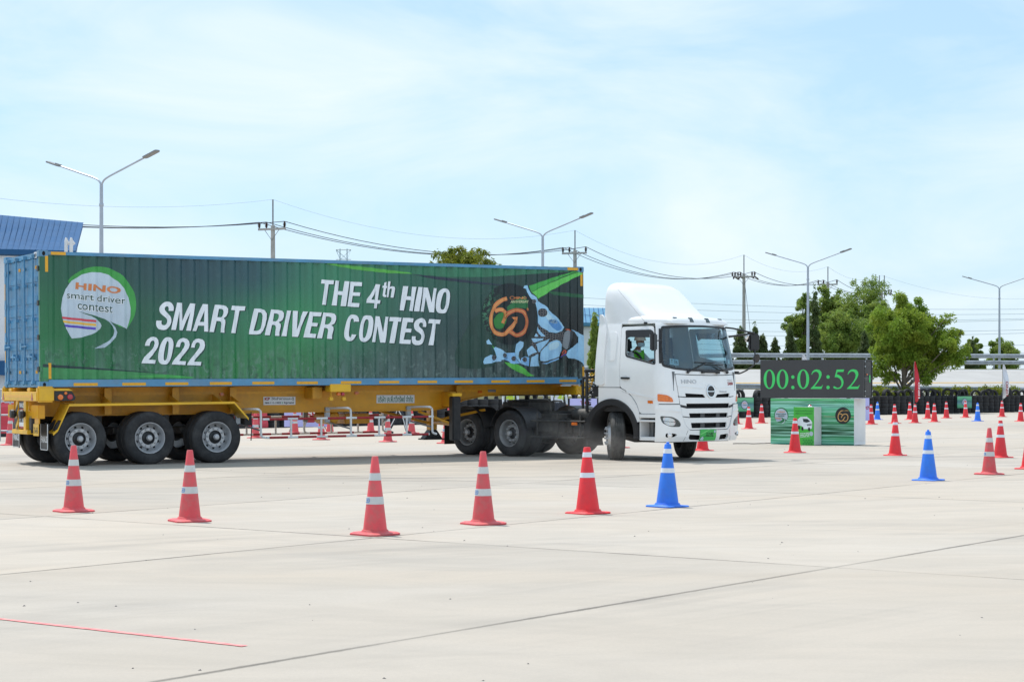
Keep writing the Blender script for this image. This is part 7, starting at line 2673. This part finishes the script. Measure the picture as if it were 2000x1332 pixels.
M_STREAK = streak_material()
booth = empty("display_booth", B0, BRZ, "box booth with green speed-streak print under the digital clock", "booth")
obj("booth_body", MB().bx(0.012, 2.33, .006, .78, .012, 1.205), M_WHITE_MATT, booth, bevel=.004)
fp = obj("front_print", MB().add([(.0, 0, .004), (2.325, 0, .004), (2.325, 0, 1.2), (0, 0, 1.2), (.0, .005, .004), (2.325, .005, .004), (2.325, .005, 1.2), (0, .005, 1.2)], [(0, 1, 2, 3), (4, 7, 6, 5), (0, 4, 5, 1), (1, 5, 6, 2), (2, 6, 7, 3), (3, 7, 4, 0)]), M_STREAK, booth, smooth=None)
obj("side_skirting", MB().bx(2.3305, 2.334, .02, .77, .012, .075), M_GREY if False else M_WHITE_FILM, booth, smooth=None)


def flat(name, pts, m_, parent, y, mk=0):
    """flat print in the plane y = const, points (x, z)"""
    if mk:
        pts = [tuple(p)[:2] for p in smooth_line([Vector(p) for p in pts], mk, True)]
    vs, fs = tri2d(pts)
    return obj(name, MB().add([(a, y, b) for a, b in vs], fs), m_, parent, smooth=None, fixn=False)


def circ(cx, cz, rx, rz, n=30, a0=0, a1=2 * math.pi):
    return [(cx + rx * math.cos(a0 + (a1 - a0) * i / n), cz + rz * math.sin(a0 + (a1 - a0) * i / n)) for i in range(n)]


def round_logo(cx, cz, r, parent, y):
    flat("logo_ring", circ(cx, cz, r * 1.10, r * 1.10), pm((40, 116, 72)), parent, y - .002)
    sc = lambda px, py: (cx + (px - 628) / 487 * r, cz - (py - 610) / 487 * r)
    flat("logo_disc", [sc(*p) for p in SILV], pm((176, 190, 202)), parent, y - .004)
    flat("logo_road", [sc(*p) for p in [(690, 775), (770, 790), (850, 850), (900, 910), (922, 975), (905, 1040), (850, 1100), (740, 1185), (595, 1198), (700, 1150), (800, 1090), (870, 1020), (885, 950), (860, 890), (800, 830), (740, 790)]], pm((200, 214, 222)), parent, y - .004)
    for c_, pts in (((204, 70, 84), [(157, 760), (628, 808), (625, 838), (163, 790)]), ((226, 180, 76), [(168, 812), (626, 860), (624, 892), (178, 842)]), ((84, 66, 180), [(187, 868), (619, 910), (616, 942), (200, 898)])):
        flat("logo_stripe", [sc(*p) for p in pts], pm(c_), parent, y - .006)
    for s_, zz, w_, m_ in (("HINO", .48, 1.15, pm((206, 124, 72))), ("smart driver", .20, 1.6, pm((30, 72, 62))), ("contest", -.06, 1.0, pm((30, 72, 62)))):
        text_plane("lettering", s_, m_, parent, (cx, y - .006, cz + zz * r), (1, 0, 0), (0, 0, 1), width=w_ * r, height=.2 * r, bold=.03)


round_logo(.305, .76, .185, booth, 0)
flat("logo_disc", circ(2.03, .765, .215, .215), pm((38, 42, 42)), booth, -.002)
for pts, m_ in ((R3, P_OR2), (R2, P_OR), (R1, P_OR)):
    q = smooth_line([Vector((2.03 + (x - 440) / 270 * .155, .755 - (y - 530) / 270 * .155)) for x, y in pts], 5)
    vs, fs = stroke([tuple(p)[:2] for p in q], .022)
    obj("ribbon_figure", MB().add([(a, -.004, b) for a, b in vs], fs), pm((206, 158, 96)), booth, smooth=None, fixn=False)
text_plane("lettering", "HINO ANNIVERSARY", P_ORL, booth, (2.11, -.004, .895), (1, 0, 0), (0, 0, 1), width=.15, height=.022)
flat("print_line", [(1.5, .735), (2.325, .728), (2.325, .734), (1.5, .741)], P_OR, booth, -.0012)
# a sheaf of fine diagonal lines in the print's upper right corner
mb = MB()
for k in range(9):
    x_ = 1.75 + .075 * k
    xe = min(2.32, x_ + .45)
    mb.add([(x_, -.0012, 1.195), (x_ + .012, -.0012, 1.195), (xe + .006, -.0012, 1.195 - (xe - x_) * .55), (xe - .006, -.0012, 1.195 - (xe - x_) * .55)], [(0, 1, 2, 3)])
obj("print_hatching", mb, pm((48, 150, 120)), booth, smooth=None, fixn=False)

pod = empty("display_podium", B0 + Vector((.843, -.537, 0)) * .877 + Vector((-.537, -.843, 0)) * .50, BRZ, "small white podium with a green truck poster in front of the clock booth", "podium")
obj("podium_body", MB().bx(.004, .569, .006, .47, .01, .985), M_WHITE_MATT, pod, bevel=.004)
M_POSTER = mat("poster_green", lin(72, 178, 66, 1.1), .4, 0, .10, 2.5)
obj("poster", MB().bx(.0, .564, .0, .005, .004, .985), M_POSTER, pod, smooth=None)
text_plane("lettering", "ระบบบรรทุกสินค้ามาตรฐาน", pm((28, 92, 50)), pod, (.282, -.002, .885), XD, ZD, width=.50, height=.055, bold=.01)
text_plane("lettering", "เครื่องหมายบรรทุกสินค้า", pm((28, 92, 50)), pod, (.282, -.002, .815), XD, ZD, width=.47, height=.055, bold=.01)
PT = lambda x, y: ((x - 468) / 267 * .564, .985 - (y - 760) / 502 * .98)
flat("poster_truck", [PT(*p) for p in [(520, 925), (560, 890), (640, 885), (690, 925), (712, 960), (708, 1040), (690, 1048), (600, 1050), (575, 1010), (520, 1000)]], pm((222, 230, 236)), pod, -.002)
flat("poster_truck_glass", [PT(*p) for p in [(590, 915), (650, 915), (688, 950), (640, 965), (596, 955)]], pm((38, 48, 54)), pod, -.004)
flat("poster_truck_body", [PT(*p) for p in [(505, 940), (520, 925), (522, 1000), (505, 1005)]], pm((60, 96, 80)), pod, -.004)
flat("poster_grille", [PT(*p) for p in [(640, 985), (705, 980), (703, 1000), (645, 1008)]], pm((120, 128, 132)), pod, -.004)
for x_, y_ in ((585, 1045), (540, 1030), (672, 1052)):
    flat("poster_wheel", circ(*PT(x_, y_), .030, .052, 14), pm((30, 34, 36)), pod, -.004)
for k, s_ in enumerate(("THE 4th HINO", "SMART DRIVER", "CONTEST 2022")):
    text_plane("lettering", s_, P_WHITE, pod, (.31, -.002, PT(0, 1105)[1] - .042 * k), (.995, 0, .09), (-.09, 0, .995), width=.26, height=.030, bold=.03)
flat("poster_logo", circ(*PT(700, 1110), .052, .060, 20), pm((176, 190, 202)), pod, -.002)
mb = MB()
for k in range(12):
    cx_, cz_ = PT(600 + 34 * (k % 4) + (17 if k // 4 % 2 else 0), 1195 + 24 * (k // 4))
    if cx_ < .54:
        mb.add([(cx_ - .032, -.002, cz_), (cx_, -.002, cz_ - .03), (cx_ + .032, -.002, cz_), (cx_, -.002, cz_ + .03)], [(0, 1, 2, 3)])
obj("poster_pattern", mb, pm((46, 140, 62)), pod, smooth=None, fixn=False)
bt = empty("push_buzzer", pod.location + Matrix.Rotation(BRZ, 3, 'Z') @ Vector((.36, .22, .986)), BRZ, "small red and white buzzer on top of the podium", "buzzer")
obj("buzzer_base", MB().lathe([(.055, 0), (.055, .022), (.045, .03)], 20), M_WHITE_FILM, bt)
obj("buzzer_button", MB().lathe([(.042, .0305), (.040, .045), (.026, .058), (.006, .062)], 20), M_REDLENS, bt)

# LED screen
scr = empty("clock_screen", B0, BRZ, "black digital clock screen showing green time 00:02:52", "clock screen")
M_LED = mat("led_panel_dark", (.078, .078, .080), .7, 0, .06, 90, spec=.2)
X0, X1, Z0, Z1 = -.295, 2.587, 1.215, 2.205
for i in range(6):
    for j in range(2):
        w_, h_ = (X1 - X0) / 6, (Z1 - Z0) / 2
        obj("led_cabinet", MB().bx(X0 + w_ * i + .0006, X0 + w_ * (i + 1) - .0006, 0, .06, Z0 + h_ * j + .0006, Z0 + h_ * (j + 1) - .0006), M_LED, scr, smooth=None)
obj("screen_back", MB().bx(X0 + .02, X1 - .02, .062, .10, Z0 + .02, Z1 - .02), M_BLACK, scr)
M_DIG = mat("led_green_lit", (.045, .50, .12), .6, 0, 0.0, emit=.22)
ZU = lambda x: (x - 35) / 1340 * (X1 - X0) + X0
ZZ = lambda y: Z1 - (y - 147) / 498 * (Z1 - Z0)
D2 = [(0, .025), (0, 0), (.88, 0), (1, .20), (.965, .205), (.90, .135), (.80, .118), (.30, .118), (.58, .34), (.80, .55), (.90, .72), (.87, .86), (.74, .96), (.5, 1), (.30, .97), (.14, .88), (.05, .74), (.09, .73), (.2, .83), (.35, .885), (.5, .88), (.63, .82), (.69, .70), (.65, .55), (.5, .38), (.28, .2)]
D5 = [(.30, .985), (.99, .985), (.90, .865), (.38, .865), (.31, .745), (.5, .71), (.72, .63), (.88, .48), (.93, .33), (.87, .17), (.70, .05), (.5, 0), (.25, 0), (.06, .03), (0, .075), (.0, .12), (.06, .14), (.15, .125), (.28, .075), (.42, .055), (.58, .085), (.70, .175), (.745, .30), (.70, .43), (.55, .54), (.35, .595), (.12, .60)]


def digit(ch, x0_, x1_):
    za, zb_ = ZZ(527), ZZ(272)
    ua, ub = ZU(x0_), ZU(x1_)
    if ch == '0':
        cx_, cz_ = (ua + ub) / 2, (za + zb_) / 2
        rx, rz = (ub - ua) / 2, (zb_ - za) / 2
        n = 48
        o_ = circ(cx_, cz_, rx, rz, n)
        h_ = circ(cx_, cz_, rx * .52, rz * .90, n)
        vs, fs = tri2d(o_, [h_])
    else:
        pts = [(ua + (ub - ua) * a, za + (zb_ - za) * b) for a, b in (D2 if ch == '2' else D5)]
        vs, fs = tri2d(pts)
    obj("lit_digit", MB().add([(a, -.003, b) for a, b in vs], fs), M_DIG, scr, smooth=None, fixn=False)


for ch, a, b in (('0', 80, 233), ('0', 253, 408), ('0', 525, 680), ('2', 700, 858), ('5', 992, 1133), ('2', 1165, 1327)):
    digit(ch, a, b)
for x_ in (467, 924):
    for y_ in (371, 507):
        flat("lit_colon", circ(ZU(x_), ZZ(y_), .046, .046, 20), M_DIG, scr, -.003)
# frame behind the screen
tr = obj("frame", MB(), M_BLACK, scr) if False else None
mb = MB()
for z_ in (Z0 + .02, (Z0 + Z1) / 2, Z1 - .02):
    mb.bx(X1 - .04, X1 - .005, .105, .62, z_ - .018, z_ + .018)
    mb.bx(X0 + .02, X0 + .05, .105, .62, z_ - .018, z_ + .018)
for x_ in (X0 + .035, X1 - .022):
    mb.bx(x_ - .02, x_ + .02, .58, .62, Z0, Z1)
mb.bx(X0 + .06, X1 - .045, .59, .61, Z1 - .05, Z1 - .01)
obj("screen_frame", mb, M_BLACK, scr)
obj("frame_panel", MB().bx(X1 - .035, X1 - .012, .11, .57, Z0 + .045, (Z0 + Z1) / 2 - .02).bx(X1 - .035, X1 - .012, .11, .57, (Z0 + Z1) / 2 + .02, Z1 - .045), M_BLACK, scr, bevel=.01)
for z_ in (Z0 + .05, Z0 + .18, Z1 - .05, Z1 - .18):
    for y_ in (.11, .60):
        obj("corner_fitting", MB().bx(X1 - .006, X1 + .004, y_ - .02, y_ + .02, z_ - .014, z_ + .014), M_CHROME, scr, bevel=.003)
obj("status_light", MB().bx(X1 - .004, X1 + .003, .40, .45, 1.62, 1.80), M_DIG, scr)
obj("orange_plug", MB().bx(X1 - .004, X1 + .01, .20, .26, 1.80, 1.84), M_ORANGE, scr, bevel=.004)
obj("support_leg", MB().bx(.25, .33, .30, .38, 1.2055, 1.30).bx(2.0, 2.08, .30, .38, 1.2055, 1.30), M_BLACK, scr)

# ------------------------------------------------------------------ banners and flags
M_LAV = mat("board_lavender", (.50, .50, .86), .5, 0, .04, 3)


def banner_streak(px0, px1, py0, py1, d, label):
    a, b = at(px0, py1, d), at(px1, py0, d + .6)
    rz = math.atan2(b.y - a.y, b.x - a.x)
    w_ = math.hypot(b.x - a.x, b.y - a.y)
    h_ = b.z - a.z
    root = empty("banner", (a.x, a.y, a.z), rz, label, "banner")
    o = obj("banner_sheet", MB().bx(0, w_, 0, .02, 0, h_), M_BAN, root)
    flat("logo_disc", circ(w_ * .5, h_ * .5, h_ * .34, h_ * .34, 22), pm((58, 104, 96)), root, -.004)
    flat("logo_disc", circ(w_ * .5, h_ * .5, h_ * .28, h_ * .28, 22), pm((176, 184, 206)), root, -.008)
    text_plane("lettering", "HINO", pm((206, 124, 72)), root, (w_ * .5, -.012, h_ * .62), XD, ZD, width=h_ * .34, height=h_ * .08, bold=.03)
    text_plane("lettering", "contest", pm((40, 70, 80)), root, (w_ * .5, -.012, h_ * .48), XD, ZD, width=h_ * .40, height=h_ * .08, bold=.02)
    for x_ in (.04, w_ - .04):
        obj("rope", MB().tube([(x_, .01, h_), (x_, .06, h_ + .12)], .008, 4), M_GREY, root)
    return root


m_, nd, lk, bs = new_mat("banner_print")
tc = nd.new("ShaderNodeTexCoord").outputs['Object']
sp = nd.new("ShaderNodeSeparateXYZ")
lk.new(tc, sp.inputs[0])
nz = noise(nd, lk, mapping(nd, lk, tc, (.4, 1, 7)), 1.0, 3, .6)
cc = ramp(nd, lk, mth(nd, lk, 'MULTIPLY_ADD', nz, .6, sp.outputs[2]), [(.2, lin(36, 96, 80)), (.4, lin(84, 170, 120)), (.55, lin(104, 150, 160)), (.7, lin(60, 120, 120)), (.9, lin(110, 190, 140))])
lk.new(cc, bs.inputs['Base Color'])
bs.inputs['Roughness'].default_value = .5
M_BAN = m_
banner_streak(1436, 1472, 777, 804, 89.0, "green banner with round logo on the tyre wall left of the clock booth")
banner_streak(1870, 1898, 774, 797, 105.2, "green banner with round logo on the tyre wall at right")


def board(px0, px1, top_z, d, label, txt=None, sign=False, bot=.05):
    a, b = base_at(px0, d), base_at(px1, d)
    w_ = b.x - a.x
    root = empty("sign_board", (a.x, a.y, 0), 0, label, "sign board")
    obj("board_sheet", MB().bx(0, w_, 0, .03, bot + .12, top_z), M_LAV, root, bevel=.004)
    obj("board_stand", MB().tube([(w_ * .15, .015, bot + .14), (w_ * .12, -.18, .01)], .015, 6).tube([(w_ * .15, .015, bot + .14), (w_ * .18, .22, .01)], .015, 6).tube([(w_ * .85, .015, bot + .14), (w_ * .82, -.18, .01)], .015, 6).tube([(w_ * .85, .015, bot + .14), (w_ * .88, .22, .01)], .015, 6), M_RED, root)
    if txt:
        text_plane("lettering", txt[0], M_RED, root, (txt[1] * w_, -.004, txt[2]), XD, ZD, height=txt[3], bold=.02)
    if sign:
        r_ = .33
        oc = [(w_ * .55 + r_ * math.cos(rad(22.5 + 45 * k)), .62 + r_ * math.sin(rad(22.5 + 45 * k))) for k in range(8)]
        flat("stop_sign", oc, M_RED, root, -.005)
        text_plane("lettering", "หยุด", M_WHITE_FILM, root, (w_ * .55, -.009, .66), XD, ZD, width=.46, height=.26, bold=.02)
    return root


board(555, 648, 1.05, 62.0, "pale lavender board with a red stop sign behind the trailer's side guard", sign=True)
board(1640, 1698, 1.06, 74.0, "pale lavender board peeking out behind the right end of the clock booth", ("4th", .90, .68, .16))
board(1113, 1166, 1.06, 70.0, "pale lavender board seen under the coupling between trailer and cab", ("T 05", .55, .90, .14))


def feather_flag(px, y0p, y1p, d, wpx, m_, label, txt, m_txt, lean=0.0, ground_z=0.0):
    base = base_at(px, d, 0)
    root = empty("feather_flag", base, 0, label, "flag")
    z1_, z0_ = zpx(y0p, d), zpx(y1p, d)
    k = d / F
    obj("pole", MB().tube([(0, 0, 0), (0, 0, z0_), (0, 0, z1_ - .2), (.03, 0, z1_)], [.018, .016, .012, .008], 7), M_GREY, root)
    rows = 18
    vs = []
    for i in range(rows + 1):
        t = i / rows
        z_ = z1_ + (z0_ - z1_) * t
        w_ = wpx * k * (math.sin(min(1, t * 1.15 + .12) * math.pi * .55) ** .8) * (1 if t < .86 else (1 - t) / .14 * .9 + .1)
        x_ = lean * t + .03 * math.sin(t * 7)
        vs += [(.015 + x_ * .4, .05 * math.sin(t * 9), z_), (.015 + x_ + w_ * .5, .16 * math.sin(t * 6 + 1), z_), (.015 + x_ + w_, .10 * math.sin(t * 8), z_)]
    mb = MB().add(vs, [(3 * i + j, 3 * i + j + 1, 3 * i + 4 + j, 3 * i + 3 + j) for i in range(rows) for j in (0, 1)])
    o = obj("flag_cloth", mb, m_, root, smooth=60)
    sd = o.modifiers.new("cloth_thickness", 'SOLIDIFY')
    sd.thickness = .006
    if txt:
        text_plane("lettering", txt, m_txt, root, (.015 + wpx * k * .5 + lean * .75, -.22, z1_ + (z0_ - z1_) * .70), (0, 0, 1), (-1, 0, 0), width=.85, height=wpx * k * .42, bold=.02)
    return root


M_FLAG_R = mat("flag_red", (.58, .03, .05), .75, 0, .06, 4)
M_FLAG_W = mat("flag_white", (.74, .76, .82), .75, 0, .04, 4)
feather_flag(1785, 706, 786, 97, 8.5, M_FLAG_R, "red feather flag standing in front of the bright green tree's trunk", "HINO", M_WHITE_FILM, lean=.12)
feather_flag(1958, 712, 779, 108, 12, M_FLAG_W, "white feather flag beside the rightmost lamp post", "HINO", M_RED, lean=.02)
feather_flag(1566, 693, 770, 75, 17, M_FLAG_W, "white feather flag whose tip shows just above the clock screen", None, None)

# ------------------------------------------------------------------ water barriers and railings behind the trailer
M_WB = mat("barrier_red_plastic", (.60, .045, .07), .45, 0, .08, 3, dirt=((.40, .12, .13), .4, 3))


def water_barrier(px, py, rz, label, L_=1.5):
    root = empty("water_barrier", gnd(px, py), rz, label, "barrier", "red water-filled barriers")
    prof = [(-.24, 0), (-.24, .16), (-.15, .34), (-.11, .90), (-.06, .98), (.06, .98), (.11, .90), (.15, .34), (.24, .16), (.24, 0)]
    mb = MB()
    vs = [(x_, y_, z_) for x_ in (-L_ / 2, L_ / 2) for y_, z_ in prof]
    n = len(prof)
    mb.add(vs, [(i, (i + 1) % n, n + (i + 1) % n, n + i) for i in range(n)] + [tuple(range(n)), tuple(range(2 * n - 1, n - 1, -1))])
    body = obj("barrier_body", mb, M_WB, root, smooth=None, bevel=.03)
    obj("drain_notch", MB().bx(-.45, -.15, -.252, -.235, .0, .10).bx(.15, .45, -.252, -.235, .0, .10), M_BLACK, body)
    obj("badge", MB().bx(-.2, .2, -.141, -.128, .70, .80), pm((226, 130, 140)), body)
    obj("filler_cap", MB().lathe([(.05, .975), (.05, 1.0), (.03, 1.005)], 14), M_WB, body)
    return root


water_barrier(6, 846, .55, "red plastic barrier behind the trailer's rear, at the left picture edge")
water_barrier(-22, 853, .55, "red plastic barrier cut off by the left picture edge")
water_barrier(482, 836, .5, "red plastic barrier behind the foremost trailer wheel, left of a pair")
water_barrier(524, 832, .5, "red plastic barrier beside the tyre stack, right of a pair")


def railing(px0, px1, py, label):
    a, b = gnd(px0, py), gnd(px1, py)
    w_ = b.x - a.x
    root = empty("steel_railing", a, 0, label, "railing")
    for z_ in (.28, .72, 1.16, 1.42):
        obj("rail", MB().tube([(0, 0, z_), (w_, 0, z_)], .022, 8), M_STEEL_GALV, root)
    n = max(2, int(w_ / .28))
    for i in range(n + 1):
        obj("post", MB().tube([(w_ * i / n, 0, 0), (w_ * i / n, 0, 1.44)], .022, 8), M_STEEL_GALV, root)
    return root


railing(-40, 60, 861, "grey steel railing behind the container doors at the left edge")

# ------------------------------------------------------------------ dust kicked up along the tractor wheels
m_, nd, lk, bs = new_mat("tyre_dust")
nd.remove(bs)
pv = nd.new("ShaderNodeVolumePrincipled")
pv.inputs['Color'].default_value = (.88, .87, .86, 1)
pv.inputs['Anisotropy'].default_value = .2
tc = nd.new("ShaderNodeTexCoord").outputs['Object']
ln = nd.new("ShaderNodeVectorMath")
ln.operation = 'LENGTH'
lk.new(tc, ln.inputs[0])
fall = ramp(nd, lk, ln.outputs['Value'], [(0.25, 1.0), (.95, 0.0)])
nz = ramp(nd, lk, noise(nd, lk, mapping(nd, lk, tc, (3.4, 1.2, 1.2)), 1.3, 4, .6, .6), [(.35, .05), (.7, 1.0)])
lk.new(mth(nd, lk, 'MULTIPLY', mth(nd, lk, 'MULTIPLY', fall, nz), .22), pv.inputs['Density'])
lk.new(pv.outputs[0], nd['Material Output'].inputs['Volume'])
M_DUSTV = m_
bm = bmesh.new()
bmesh.ops.create_icosphere(bm, subdivisions=3, radius=1.0)
me = bpy.data.meshes.new("dust_cloud")
bm.to_mesh(me)
bm.free()
me.materials.append(M_DUSTV)
RT = Matrix.Rotation(rad(-45), 3, 'Z')
for loc, sc in (((-1.7, -1.55, .42), (2.4, .62, .55)), ((.15, -1.75, .30), (1.3, .6, .42))):
    o = link("dust_cloud", me, None, Vector((2.92, 39.05, 0)) + RT @ Vector(loc), (0, 0, rad(-45)))
    o.scale = sc
    tag(o, "thin grey dust drifting along the tractor's wheels", "dust", kind="stuff")

ca, cb_ = gnd(1432, 867), gnd(1512, 866.5)
pts = [ca.lerp(cb_, t) + Vector((0, .12 * math.sin(t * 9) + .05 * math.sin(t * 23), .011)) for t in frange(0, 1, .04)]
tag(obj("power_cable", MB().tube(pts, .011, 6), M_BLACK_PL, smooth=60), "thin black cable lying on the concrete left of the clock booth", "cable")
